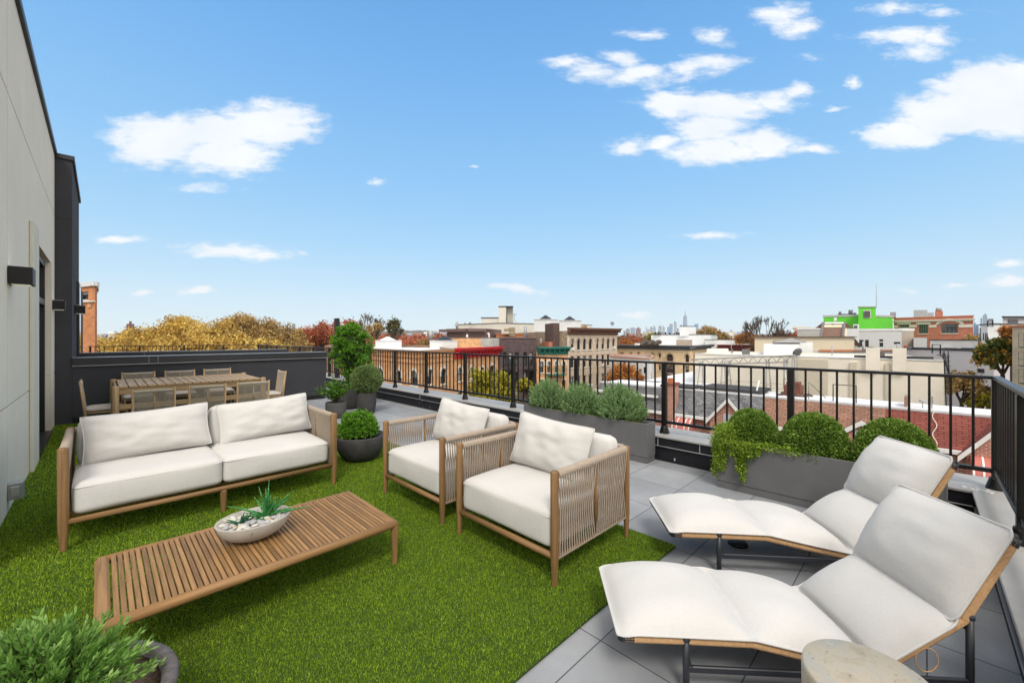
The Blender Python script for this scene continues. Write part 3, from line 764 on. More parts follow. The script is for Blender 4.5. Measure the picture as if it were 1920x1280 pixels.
def lump(d, k, seed):
    return 1+k*(np.sin(d[:, 0]*5.1+seed)*np.sin(d[:, 1]*4.7+seed*2)+.6*np.sin(d[:, 2]*7+d[:, 0]*6+seed*3))
BOXL = leafmat('box_leaf', [(0, (.04, .09, .010)), (.4, (.115, .215, .024)), (.75, (.22, .36, .05)), (1, (.40, .53, .12))], .25, .4)
CREEP = leafmat('creeper_leaf', [(0, (.08, .15, .01)), (.5, (.21, .34, .025)), (1, (.44, .55, .08))], .3, .45)
ROSE = leafmat('rosemary_leaf', [(0, (.07, .15, .04)), (.4, (.165, .295, .095)), (.7, (.30, .44, .19)), (1, (.46, .58, .32))], .25, .6)
TOPI = leafmat('topiary_leaf', [(0, (.04, .12, .01)), (.4, (.09, .24, .015)), (.75, (.17, .38, .03)), (1, (.30, .50, .07))], .3, .4)
PALEB = leafmat('pale_ball_leaf', [(0, (.07, .12, .04)), (.4, (.14, .22, .06)), (.75, (.25, .35, .13)), (1, (.42, .50, .24))], .25, .5)
SHRUB = leafmat('shrub_leaf', [(0, (.04, .11, .015)), (.4, (.13, .27, .04)), (.7, (.25, .43, .10)), (1, (.45, .62, .22))], .3, .45)
YOUNG = leafmat('young_leaf', [(0, (.04, .11, .01)), (.5, (.09, .22, .02)), (1, (.20, .38, .05))], .3, .35)
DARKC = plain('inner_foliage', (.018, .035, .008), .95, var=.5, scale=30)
def ball_shrub(name, loc, r, label, cat, group, mat, n, L, W, sc=(1, 1, 1), zmin=-.5, lumpk=.03, seed=1, core=True, spread=.6):
    e = empty(name, loc, label=label, cat=cat, group=group)
    d = sphdir(n, zmin); rr = r*lump(d, lumpk, seed)*RNG.uniform(.86, 1.02, n)
    p = d*rr[:, None]*np.array(sc); ax = d+RNG.normal(0, spread, (n, 3))
    big = np.sin(d[:, 0]*9+seed)*np.sin(d[:, 1]*9)*np.sin(d[:, 2]*9+seed)
    t = .5+.2*big+RNG.normal(0, .2, n)
    leaf_mesh('foliage', mat, p, ax, L*RNG.uniform(.7, 1.3, n), W, e, t)
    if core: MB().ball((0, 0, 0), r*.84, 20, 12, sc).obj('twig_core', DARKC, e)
    return e
def sprig_shrub(name, loc, label, cat, group, mat, nsp, per, slen, L, W, radf, seed=1, corer=None, stems=True, zmin=-.2, up=.25, follow=.7):
    # radf(dirs)->radius ; sprigs of small leaves pointing outward
    e = empty(name, loc, label=label, cat=cat, group=group)
    d = sphdir(nsp, zmin); r = radf(d)
    tip = d*r[:, None]; ax = unit(d+np.array([0, 0, up])+RNG.normal(0, .35, (nsp, 3)))
    k = RNG.uniform(0, 1, (nsp, per)); base = tip[:, None, :]-ax[:, None, :]*slen*(1-k[..., None])
    a2 = ax[:, None, :]*follow+RNG.normal(0, .5, (nsp, per, 3))
    t = (RNG.normal(.5, .14, nsp)[:, None]+.28*(k-.5)+RNG.normal(0, .12, (nsp, per)))
    leaf_mesh('foliage', mat, base.reshape(-1, 3), a2.reshape(-1, 3), L*RNG.uniform(.7, 1.25, nsp*per), W*RNG.uniform(.8, 1.2, nsp*per), e, t.ravel())
    if stems:
        mb = MB()
        for i in range(0, nsp, max(1, nsp//90)):
            q = Vector(tip[i]); mb.tube([(q.x*.06, q.y*.06, min(0, q.z)-.02), q*.55+Vector((0, 0, .02)), q], [.006, .004, .0012], 4, False)
        mb.obj('stems', TWIG, e)
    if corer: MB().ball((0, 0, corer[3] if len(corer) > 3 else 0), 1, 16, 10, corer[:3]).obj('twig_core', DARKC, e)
    return e

# ------------------------------------------------------------------ long planters and their shrubs
def trough(x0, x1, y0, y1, H, label):
    e = empty('planter_box', (x0, y0, 0), label=label, cat='planter', group='long grey rectangular planters along the parapet')
    a, b = x1-x0, y1-y0; w = .018
    MB().bbox(0, a, 0, w, .075, H, b=.003).bbox(0, a, b-w, b, .075, H, b=.003).bbox(0, w, w, b-w, .075, H, b=.003).bbox(a-w, a, w, b-w, .075, H, b=.003).box(w, a-w, w, b-w, .075, .10).obj('shell', PLANTER, e)
    MB().bbox(.006, a-.006, .006, b-.006, 0, .073, b=.002).obj('plinth', PLANTER, e)
    MB().box(w, a-w, w, b-w, .11, H-.05).obj('soil', SOIL, e)
trough(4.89, 5.118, 2.47, 4.62, .505, 'long grey planter holding three feathery grey green shrubs')
trough(4.68, 5.10, -.14, 1.57, .505, 'grey planter box holding three clipped green box domes behind the loungers')
def rose_r(seed):
    def f(d): return (.335+.0*d[:, 0])*lump(d, .07, seed)*(1+.06*d[:, 2])*RNG.uniform(.66, 1.04, len(d))
    return f
for k, (y, dz, s) in enumerate(((4.22, .02, 1.0), (3.60, .0, 1.02), (2.94, .02, 1.05))):
    nm = ['left feathery grey green shrub in the long planter', 'middle feathery grey green shrub in the long planter', 'right feathery grey green shrub in the long planter beside its bare soil'][k]
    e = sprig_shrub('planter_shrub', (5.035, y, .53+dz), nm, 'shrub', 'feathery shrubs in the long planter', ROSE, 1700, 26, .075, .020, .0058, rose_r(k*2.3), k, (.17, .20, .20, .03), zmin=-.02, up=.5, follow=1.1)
    e.scale = (.66*s, 1.07*s, 1.12*s)
n = 2600; yy = RNG.uniform(2.62, 4.55, n); p = np.stack([4.91+RNG.uniform(-.02, .12, n), yy, np.full(n, .48)], 1)
leaf_mesh('groundcover', leafmat('moss_leaf', [(0, (.06, .11, .01)), (1, (.17, .26, .03))], .3), p, RNG.normal(0, .35, (n, 3))+np.array([-.25, 0, 1]), .05, .004)
tag(COL.objects['groundcover'], 'fine green grassy groundcover along the rim of the long planter', 'ground cover', kind='stuff')
DOMES = [(4.90, 1.285, .255, 'left clipped box dome in the short planter above the trailing creeper'), (4.90, .745, .28, 'middle clipped box dome in the planter'), (4.90, .18, .29, 'right clipped box dome partly behind the far lounger')]
for k, (x, y, r, lab) in enumerate(DOMES):
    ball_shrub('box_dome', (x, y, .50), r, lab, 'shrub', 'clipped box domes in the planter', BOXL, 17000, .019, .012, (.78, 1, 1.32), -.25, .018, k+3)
def creeper():
    e = empty('trailing_creeper', (4.70, 1.50, .50), label='light green creeper trailing over the left corner of the box planter', cat='creeper')
    P = []; 
    strands = [(-.03, .00, .33, .05), (-.02, .06, .30, .04), (.03, .09, .42, .05), (.10, .09, .38, .05), (-.035, -.10, .16, .05), (-.035, -.16, .32, .045), (-.035, -.20, .40, .04), (-.03, -.27, .15, .05), (.05, -.05, -.16, .10), (.0, .02, -.13, .10), (.12, .02, -.14, .10), (-.035, -.33, .10, .04), (.22, .085, .2, .05)]
    for (x, y, ln, sp) in strands:
        m = int(500+900*abs(ln)); t = RNG.uniform(0, 1, m); wob = .02*np.sin(t*9+x*90)
        P.append(np.stack([x+wob+RNG.normal(0, sp*.55, m)-.0, y+RNG.normal(0, sp*.6, m)*(1-.5*t), .03-t*ln+RNG.normal(0, .01, m)], 1))
    for yy in np.linspace(-.35, -.62, 4): P.append(np.stack([RNG.normal(-.005, .02, 160), yy+RNG.normal(0, .05, 160), RNG.normal(.015, .022, 160)], 1))
    P = np.concatenate(P); P[:, 0] = np.where((P[:, 0] > -.02) & (P[:, 1] < .07) & (P[:, 2] < 0.0), -.03-np.abs(RNG.normal(0, .015, len(P))), P[:, 0])
    leaf_mesh('foliage', CREEP, P, RNG.normal(0, 1, P.shape)+np.array([-.4, .1, .2]), .019*RNG.uniform(.7, 1.3, len(P)), .013, e)
creeper()

# ------------------------------------------------------------------ pots
def bowl_pot(loc, rimr, h, label, name='planter_bowl', mat=POTD, soil=MULCH):
    e = empty(name, loc, label=label, cat='planter', group=None)
    MB().lathe([(.42*rimr, 0), (.55*rimr, .01), (.78*rimr, h*.25), (.95*rimr, h*.58), (rimr, h*.97), (rimr*.985, h), (rimr*.91, h), (rimr*.90, h*.9)], n=48).obj('bowl', mat, e)
    MB().lathe([(.0001, h*.88), (rimr*.5, h*.89), (rimr*.93, h*.87)], n=32).obj('mulch', soil, e)
    return e
bowl_pot((2.40, 5.20, 0), .315, .335, 'dark round bowl planter between the sofa and the armchairs')
def dome_r(r, s):
    def f(d): return r*lump(d, .06, s)*RNG.uniform(.75, 1.04, len(d))
    return f
e = sprig_shrub('round_shrub', (2.38, 5.22, .37), 'fresh green leafy mound in the dark bowl beside the sofa arm', 'shrub', None, TOPI, 900, 18, .06, .026, .013, dome_r(.25, 2), 2, (.17, .17, .19, .03), zmin=-.1)
e.scale = (1, 1, 1.15)
def pot(loc, r, h, label, mat, taper=.85, rimround=.0, n=40):
    e = empty('plant_pot', loc, label=label, cat='plant pot')
    MB().lathe([(r*taper*.9, 0), (r*taper, .02), (r*.97, h*.45), (r, h*.97), (r*.99, h), (r*.92, h), (r*.91, h*.93)], n=n).obj('pot', mat, e)
    MB().lathe([(.0001, h*.91), (r*.93, h*.90)], n=24).obj('soil', SOIL, e)
pot((*C(687, 8.75).xy, 0), .205, .44, 'dark round pot under the pale clipped ball', POTD)
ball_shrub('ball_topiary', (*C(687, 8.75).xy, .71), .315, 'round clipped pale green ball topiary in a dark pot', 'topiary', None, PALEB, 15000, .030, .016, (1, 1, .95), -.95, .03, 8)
pot((*C(652, 9.35).xy, 0), .27, .46, 'wide faceted dark pot under the tall leafy topiary', POTD, .95, n=8)
def tall_topiary():
    c = C(662, 9.35); e = empty('tall_topiary', (c.x, c.y, .44), label='tall bushy bright green topiary standing in a dark pot', cat='topiary')
    n = 1500; per = 20; h = RNG.uniform(0, 1, n)**.85*1.5; a = RNG.uniform(0, 2*PI, n)
    prof = np.interp(h, [0, .15, .35, .6, .9, 1.2, 1.42, 1.5], [.10, .17, .27, .36, .40, .36, .20, .03])
    r = prof*(1+.20*np.sin(a*3+h*9)+.18*np.sin(a*5-h*14)+.10*np.sin(a*2+h*23))*RNG.uniform(.6, 1.12, n)
    tip = np.stack([r*np.cos(a)+.05*np.sin(h*4), r*np.sin(a), h], 1); ax = unit(np.stack([np.cos(a), np.sin(a), np.full(n, .35)], 1)+RNG.normal(0, .35, (n, 3)))
    k = RNG.uniform(0, 1, (n, per)); base = tip[:, None]-ax[:, None]*.1*(1-k[..., None]); t = RNG.normal(.5, .13, n)[:, None]+.3*(k-.5)+RNG.normal(0, .1, (n, per))
    leaf_mesh('foliage', TOPI, base.reshape(-1, 3), (ax[:, None]*.6+RNG.normal(0, .6, (n, per, 3))).reshape(-1, 3), .040*RNG.uniform(.7, 1.2, n*per), .022, e, t.ravel())
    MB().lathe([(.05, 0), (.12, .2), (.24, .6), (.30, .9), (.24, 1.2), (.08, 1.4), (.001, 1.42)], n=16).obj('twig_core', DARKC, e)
    MB().tube([(0, 0, -.06), (.01, 0, .3)], .02, 8).obj('stem', BARK, e)
tall_topiary()
pot((*C(630, 8.25).xy, 0), .20, .31, 'small mid grey pot with a young bushy plant', POTL)
def young():
    c = C(630, 8.25); e = empty('young_bush', (c.x, c.y, .28), label='small dark green bush with loose upright twigs in the small grey pot', cat='bush')
    mb = MB(); P = []; A = []
    for k in range(46):
        a = RNG.uniform(0, 2*PI); s = RNG.uniform(.1, 1)**.7; tx = math.cos(a)*.30*s; ty = math.sin(a)*.30*s; tz = .16+.34*RNG.uniform(.3, 1)*(1-.35*s)
        if k < 4: tx, ty, tz = [(-.30, .26, .30), (-.33, .2, .24), (.1, -.1, .62), (-.05, .05, .60)][k]
        mid = (tx*.4, ty*.4, tz*.55); mb.tube([(0, 0, 0), mid, (tx, ty, tz)], [.008, .005, .0015], 4, False)
        for j in range(26):
            f = .35+.65*j/26; q = np.array(mid)*(1-abs(2*f-1))+np.array((tx, ty, tz))*max(0, 2*f-1) if f > .5 else np.array(mid)*2*f
            P.append(q); A.append(np.array((tx, ty, tz*.8))+RNG.normal(0, .25, 3))
    mb.obj('stems', TWIG, e); P = np.array(P); leaf_mesh('foliage', YOUNG, P, np.array(A), .062*RNG.uniform(.7, 1.2, len(P)), .026, e)
young()
def front_shrub():
    c = FL(92, 1335, .33)
    bowl = empty('planter_bowl', (c.x, c.y, 0), label='grey textured round bowl planter at the bottom left corner', cat='planter')
    h = .33; rimr = .345
    MB().lathe([(.20, 0), (.26, .02), (.31, h*.5), (rimr, h-.02), (rimr-.006, h-.004), (rimr-.02, h), (rimr-.045, h), (rimr-.055, h-.03)], n=56).obj('bowl', plain('stone_bowl', (.115, .105, .105), .85, var=.35, scale=30, bump=.8, bscale=50, bdist=.006), bowl)
    MB().lathe([(.0001, h-.02), (rimr-.056, h-.026)], n=32).obj('mulch', MULCH, bowl)
    e = empty('leafy_shrub', (c.x, c.y, .30), label='leafy light green shrub filling the bottom left corner in a grey bowl', cat='shrub')
    P = []; A = []; T = []; mb = MB()
    for k in range(660):
        a = RNG.uniform(0, 2*PI); el = RNG.uniform(-.05, 1)**.8 if RNG.uniform() > .1 else 0; el = max(0, float(el.real if isinstance(el, complex) else el)); s = math.sqrt(max(0, 1-el*el)); rr = .36*RNG.uniform(.50, 1.10)
        tip = np.array([math.cos(a)*s*rr*1.0-.10, math.sin(a)*s*rr*1.0, .05+el*.25*RNG.uniform(.8, 1.15)])
        b = tip*.35+np.array([0, 0, .02]); dirn = tip-b; dirn /= np.linalg.norm(dirn); dirn[2] += .4*(1-el)
        if k % 3 == 0: mb.tube([(0, 0, -.02), Vector(b), Vector(tip)], [.004, .003, .0012], 4, False)
        tt = RNG.normal(.48, .12)
        for j in range(21):
            f = .42+.58*j/20; q = b+(tip-b)*f; ph = j*2.4; sd = np.cross(dirn, [0.3, .2, 1]); sd /= np.linalg.norm(sd); s2 = np.cross(dirn, sd)
            P.append(q); A.append(dirn*.75+(sd*math.cos(ph)+s2*math.sin(ph))*.8*(1.1-f*.7)+RNG.normal(0, .12, 3)); T.append(tt+.25*(f-.7)+RNG.normal(0, .1))
    mb.obj('stems', TWIG, e); P = np.array(P)
    leaf_mesh('foliage', SHRUB, P, np.array(A),   .029*RNG.uniform(.65, 1.3, len(P)), .0098, e, np.array(T), .15)
front_shrub()

# ------------------------------------------------------------------ succulent bowl on the coffee table
BC = (.70, 3.06, .3175); BA, BB, BR = .212, .178, R(2)
def sbowl():
    e = empty('succulent_bowl', BC, BR, 'pale concrete boat shaped bowl on the slatted coffee table', 'bowl')
    prof = [(.36, 0), (.5, .004), (.74, .03), (.90, .065), (1.0, .118), (.995, .123), (.935, .123), (.92, .112), (.6, .09), (.0001, .085)]
    MB().lathe([(r*BA, z) for r, z in prof], n=64, sy=BB/BA).obj('bowl', CONC, e)
sbowl()
PEB = [plain('pebble_%d' % i, c, .55, var=.12, scale=30, spec=.3) for i, c in enumerate([(.55, .52, .46), (.42, .40, .39), (.60, .58, .52), (.48, .40, .30), (.36, .36, .37), (.52, .50, .40)])]
def pebbles():
    pts = []; tries = 0
    while len(pts) < 60 and tries < 6000:
        tries += 1; a = RNG.uniform(0, 2*PI); r = math.sqrt(RNG.uniform(0, 1)); x = r*math.cos(a)*(BA-.035); y = r*math.sin(a)*(BB-.03)
        if all(math.hypot((x-q[0]), (y-q[1])) > .0245 for q in pts): pts.append((x, y))
    for k, (x, y) in enumerate(pts):
        s = RNG.uniform(.8, 1.15); Mx = Matrix.Rotation(RNG.uniform(-.5, .5), 3, 'X') @ Matrix.Rotation(RNG.uniform(0, PI), 3, 'Z')
        X = BC[0]+x*math.cos(BR)-y*math.sin(BR); Y = BC[1]+x*math.sin(BR)+y*math.cos(BR)
        o = MB().ball((0, 0, 0), .0205*s, 14, 8, (1.15, .8, .55), Mx).obj('pebble', PEB[int(RNG.integers(0, 6))], None, (X, Y, BC[2]+.108+RNG.uniform(-.003, .006)))
        tag(o, 'smooth pale oval pebble in the boat shaped bowl', 'pebble', 'pebbles filling the concrete bowl')
pebbles()
def succulent(x, y, specs, label, mat, w0):
    e = empty('succulent_plant', (BC[0]+x, BC[1]+y, BC[2]+.10), label=label, cat='succulent'); e.scale = (1.2, 1.2, 1.15)
    for (az, el, L) in specs:
        mb = MB(); n = 14; pts = []; p = Vector((0, 0, 0)); a = R(az); b = R(el)
        for i in range(n+1):
            pts.append(p.copy()); b2 = b-.35*(i/n)*math.cos(b); p = p+Vector((math.cos(a)*math.cos(b2), math.sin(a)*math.cos(b2), math.sin(b2)))*(L/n)
        mb.tube(pts, [w0*(1-.9*(i/n)**1.4)*(.75 if i == 0 else 1) for i in range(n+1)], 7)
        mb.obj('leaf', mat, e)
    return e
def mk_zebra():
    t = NT('zebra_leaf'); v = t.coord('Object', (1, 1, 1)); w = t.noise(t.coord('Object', (130, 130, 330)), 1, 2, .6); c = t.ramp(w, [(.50, (.01, .13, .02)), (.60, (.03, .25, .04)), (.65, (.38, .62, .34))]); t.col(c); return t.fin(.4, 0, .4)
ZE = mk_zebra()
sp = [(RNG.uniform(0, 360), RNG.uniform(25, 88), RNG.uniform(.10, .17)) for _ in range(22)]
sp += [(-35, 18, .24), (145, 28, .22), (-55, 45, .20), (-20, 50, .19), (100, 62, .18), (60, 80, .2), (190, 8, .19), (235, 5, .20), (-60, 30, .2)]
succulent(.075, .01, sp, 'larger zebra striped succulent with long spiky leaves in the bowl', ZE, .0095)
sp = [(k*32+RNG.uniform(-8, 8), RNG.uniform(15, 75), RNG.uniform(.06, .10)) for k in range(13)]
succulent(-.075, -.01, sp, 'smaller plain dark green spiky succulent among the pebbles', plain('dark_succulent', (.018, .10, .045), .4, var=.4, scale=40), .0075)

# ------------------------------------------------------------------ stone side table
st = empty('side_table', (*Vector(((1.39+1.21)/S2, (1.39-1.21)/S2)), 0), label='round travertine stone drum side table beside the near lounger', cat='side table')
def mk_trav():
    t = NT('travertine'); v = t.coord('Object'); a = t.noise(v, 7, 6, .65); b = t.noise(t.coord('Object', (1, 1, 3)), 55, 4, .6)
    c = t.ramp(a, [(.3, (.30, .25, .18)), (.5, (.44, .39, .30)), (.62, (.38, .37, .33)), (.75, (.52, .47, .37))])
    c = t.mix(1, c, t.ramp(b, [(.28, (.55, .5, .42)), (.40, (1, 1, 1))]), 'MULTIPLY'); t.col(c); t.bump(b, .35, .003); return t.fin(.5, 0, .35)
TRAV = mk_trav()
MB().lathe([(.18, 0), (.187, .006), (.189, .43), (.187, .444), (.182, .449), (.0001, .45)], n=72).obj('drum', TRAV, st)

# ------------------------------------------------------------------ loungers
def lounger():
    e = empty('sun_lounger', (0, 0, 0), 0, 'far cream cushioned lounger by the box planter', 'sun lounger', 'cream sun loungers with cord wound frames')
    prof = [(0, .25), (.30, .252), (.60, .25), (.87, .195), (1.12, .148), (1.18, .155), (1.56, .41), (1.76, .77)]; W = .555
    for y in (0, W):
        mb = MB(); wrap(mb, [(s, y, z) for s, z in prof[:7]], .021, .0065, 10, .09); mb.obj('side_rail', CORD, e)
        mb = MB(); wrap(mb, [(s, y, z) for s, z in ((1.545, .405), (1.76, .77))], .023, .0065, 10, .09); mb.obj('back_rail', CORD, e)
    MB().tube([(-.012, -.004, .25), (-.012, W+.004, .25)], .021, 12).tube([(-.012, 0, .25), (.045, 0, .25)], .0225, 12).tube([(-.012, W, .25), (.045, W, .25)], .0225, 12).obj('foot_bar', NAVY, e)
    MB().tube([(1.766, -.004, .782), (1.766, W+.004, .782)], .022, 12).tube([(1.768, 0, .785), (1.75, 0, .748)], .0255, 12).tube([(1.768, W, .785), (1.75, W, .748)], .0255, 12).obj('head_bar', NAVY, e)
    # cord webbing between the rails
    def P(f, pr):
        tot = [0]
        for i in range(len(pr)-1): tot.append(tot[-1]+math.hypot(pr[i+1][0]-pr[i][0], pr[i+1][1]-pr[i][1]))
        s = f*tot[-1]
        for i in range(len(pr)-1):
            if s <= tot[i+1]+1e-9:
                k = (s-tot[i])/(tot[i+1]-tot[i]); a, b = pr[i], pr[i+1]; L = tot[i+1]-tot[i]
                return (a[0]+(b[0]-a[0])*k, a[1]+(b[1]-a[1])*k, -(b[1]-a[1])/L, (b[0]-a[0])/L)
    mb = MB()
    for k in range(110):
        s, z, nx, nz = P((k+.5)/110, prof); mb.tube([(s, 0, z+.002), (s, W/2, z-.012), (s, W, z+.002)], .0028, 4, False)
    mb.obj('cord_webbing', CORD, e)
    for y in (-.012, W+.012):
        for sx, zt in ((.29, .262), (1.565, .42)):
            MB().tube([(sx, y, 0), (sx, y, zt)], .0155, 12).ball((sx, y, zt), .019, 12, 8).lathe([(.02, 0), (.02, .008)], (sx, y, 0), 12).obj('leg', NAVY, e)
        MB().bbox(.29, 1.565, y-.009, y+.009, .105, .137, b=.004).tube([(.30, y, .165), (.31, y, .135), (.34, y, .122)], .009, 8, False).obj('beam', NAVY, e)
    objs(MB().tube([(.29, 0, .225), (.29, W, .225)], .011, 10).tube([(1.565, 0, .36), (1.565, W, .36)], .011, 10), 'crossbar', NAVY, e)
    # mattress: three puffed sections following the frame, then a thick back cushion
    def pad(name, pr, breaks, th, flat, over0, over1, seed, nx=54, ny=20, wside=.03):
        mb = MB(); tops = []; bots = []
        sec = list(zip(breaks[:-1], breaks[1:]))
        fl_ = []
        for (q0, q1) in sec:
            m_ = max(8, int(nx*(q1-q0))); fl_ += [q0+(q1-q0)*(.5-.5*math.cos(PI*i_/m_))*.6+(q1-q0)*i_/m_*.4 for i_ in range(m_)]
        fl_.append(1.0); nx = len(fl_)-1
        for i in range(nx+1):
            f = fl_[i]; s, z, nxx, nzz = P(min(max(f, 0.0001), .9999), pr)
            k = next((q for q in sec if q[0] <= f <= q[1]+1e-9), sec[-1]); uu = 2*(f-k[0])/(k[1]-k[0])-1
            pu = max(0, 1-abs(uu)**2.2)**.75; ends = min(1, min(i, nx-i)/2.5)
            for j in range(ny+1):
                v = -1+2*j/ny; v = math.copysign(abs(v)**.8, v); pv = max(0, 1-abs(v)**3.2)**.6
                y = W/2+v*(W/2+wside-.02*(1-ends))
                h = .022+flat*.35*pv*min(1, pu*1.5)+th*pu*pv+mnoise.noise(Vector((f*7+seed, v*2.2, seed)))*.010*pv
                b = .026
                if abs(v) > .999: h = b = .030
                if i in (0, nx): h = b = .030+.004*pv
                tops.append(Vector((s+nxx*h, y, z+nzz*h))); bots.append(Vector((s+nxx*min(b, h), y, z+nzz*min(b, h)-0.0)))
        n1 = ny+1
        fs = [(i*n1+j, (i+1)*n1+j, (i+1)*n1+j+1, i*n1+j+1) for i in range(nx) for j in range(ny)]
        mb.add(tops, fs, True); mb.add(bots, [f[::-1] for f in fs], True)
        o = mb.obj(name, FAB2, e)
        pm = MB(); loop = [tops[i*n1] for i in range(nx+1)]+[tops[nx*n1+j] for j in range(1, n1)]+[tops[i*n1+ny] for i in range(nx-1, -1, -1)]+[tops[j] for j in range(ny-1, -1, -1)]
        pm.tube(loop, .0055, 6, False).obj('piping', FAB2, o); return o
    lp = prof[:7]; tl = 1.62
    pad('mattress', [(-.03, .238), (.06, .252)]+lp[1:6]+[(1.53, .385)], [0, .385, .73, 1.0], .10, .02, 0, 0, 3, 60)
    pad('back_cushion', [(1.505, .385), (1.768, .81)], [0, 1.0], .115, .03, 0, 0, 8, 22)
    cl = MB(); cl.tube([(1.37+.05*math.cos(a*PI/8), -.02, .20+.055*math.sin(a*PI/8)+.02) for a in range(17)], .003, 5, False); cl.obj('cord_loop', CORD, e)
    return e
def cam_place(o, X, D, deg, s=1.0):
    o.location = ((D+X)/S2, (D-X)/S2, 0); o.rotation_euler.z = R(-45-deg); o.scale = (s, s, s)
L1 = lounger(); cam_place(L1, 1.12, 2.83, 5.0)
index_kids(); L2 = copy_tree(L1); L2['label'] = 'near cream cushioned lounger beside the stone drum table'; cam_place(L2, .512, 1.876, 3.5, .94)
dr = empty('floor_drain', (*FL(1383, 1020).xy, 0), label='small black slotted roof drain on the paving under the far lounger', cat='drain')
MB().lathe([(.07, .001), (.07, .02), (.05, .03), (.0001, .032)], n=20).obj('grate', BLACK, dr)

# ------------------------------------------------------------------ dining set
def dining_table():
    x0, x1, y0, y1, H = .15, 2.14, 8.72, 10.2, .85
    e = empty('dining_table', (x0, y0, 0), 0, 'long pale oak slatted dining table before the charcoal partition', 'dining table')
    W, Dp = x1-x0, y1-y0; ox = wood('oak', OAK, 'x'); oy = wood('oak', OAK, 'y'); oz = wood('oak', OAK, 'z')
    for x, y in ((.0, 0), (W, 0), (0, Dp), (W, Dp)): leg(e, x, y, H+.012, .045, .4, oz, rf=.8)
    n = 17; st = (W-.07)/n; first = None
    for k in range(n):
        o = MB().bbox(-.051, .051, .0, Dp, -.03, 0, b=.004).obj('table_board', oy, e, (.035+st*(k+.5), 0, H)) if first is None else first.copy()
        if first is None: first = o
        else: COL.objects.link(o); o.location.x = .035+st*(k+.5)
    objs(MB().bbox(.04, W-.04, .02, .05, H-.13, H-.032, b=.003).bbox(.04, W-.04, Dp-.05, Dp-.02, H-.13, H-.032, b=.003), 'apron', ox, e)
    objs(MB().bbox(-.0, .03, .04, Dp-.04, H-.13, H-.032, b=.003).bbox(W-.03, W, .04, Dp-.04, H-.13, H-.032, b=.003), 'end_apron', oy, e)
    MB().bbox(.04, W-.04, .03, .055, H-.36, H-.28, b=.003).obj('stretcher', ox, e)
dining_table()
def dining_chair():
    # local: faces -y (seat toward -y), back plane at y=0, x centred
    e = empty('dining_chair', (0, 0, 0), 0, 'x', 'dining chair', 'oak and rope dining chairs round the dining table')
    W = .47; oz = wood('oak', OAK, 'z'); ox = wood('oak', OAK, 'x'); oy = wood('oak', OAK, 'y')
    for x in (-W/2, W/2): MB().tube([(x, -.03, 0), (x, -.02, .44), (x, .035, .93)], [.014, .018, .016], 10).obj('leg', oz, e)
    for x in (-W/2+.02, W/2-.02): MB().tube([(x, -.50, 0), (x, -.49, .46)], [.013, .018], 10).obj('leg', oz, e)
    objs(MB().tube([(-W/2, .03, .895), (W/2, .03, .895)], .017, 10).tube([(-W/2, -.02, .50), (W/2, -.02, .50)], .014, 10).tube([(-W/2, -.02, .43), (W/2, -.02, .43)], .014, 8).tube([(-W/2, -.49, .43), (W/2, -.49, .43)], .014, 8).tube([(0, 0, .50), (0, .03, .89)], .010, 8), 'crossrail', ox, e)
    objs(MB().tube([(-W/2, -.02, .43), (-W/2+.02, -.49, .43)], .014, 8).tube([(W/2, -.02, .43), (W/2-.02, -.49, .43)], .014, 8), 'seat_side', oy, e)
    mb = MB(); wrap(mb, [(-W/2+.02, .03, .895), (W/2-.02, .03, .895)], .021, .008, 8, .08)
    for b in (-1, 1):
        for k in range(17):
            x = b*(.014+(W/2-.032)*k/16); 
            for sd in (1, -1): mb.tube([(x+.003*sd, .03+sd*.018, .895), (x*.97, .006, .66), (x-.003*sd, -.02+sd*.012, .50)], .0038, 5, False)
    mb.obj('rope_back', ROPE_D, e)
    mb = MB(); cushion_mesh(mb, 0, -.255, .475, W-.03, .45, .06, .025, .012, 8, 2); mb.obj('seat_cushion', plain('pale_seat_fabric', (.52, .47, .42), .95), e)
    return e
ch = dining_chair(); index_kids()
LABS = ['left chair of the three near dining chairs just above the sofa back', 'middle chair of the three near dining chairs above the sofa back', 'right chair of the three near dining chairs above the sofa back',
        'left of the three dining chairs across the table', 'middle of the three dining chairs across the table', 'right of the three dining chairs across the table', 'dining chair at the left head of the table beside the pale wall', 'dining chair at the right head of the table near the potted plants']
spots = [(.53, 7.72, PI, .95), (1.155, 7.78, PI, .95), (1.78, 7.85, PI, .95), (.52, 10.9, 0, 1), (1.16, 10.9, 0, 1), (1.80, 10.9, 0, 1), (-.20, 9.35, PI/2, 1), (2.60, 9.33, -PI/2, 1)]
for i, (x, y, rz, s) in enumerate(spots):
    o = ch if i == 0 else copy_tree(ch); o.location = (x, y, 0); o.rotation_euler.z = rz; o.scale = (s, s, s); o['label'] = LABS[i]
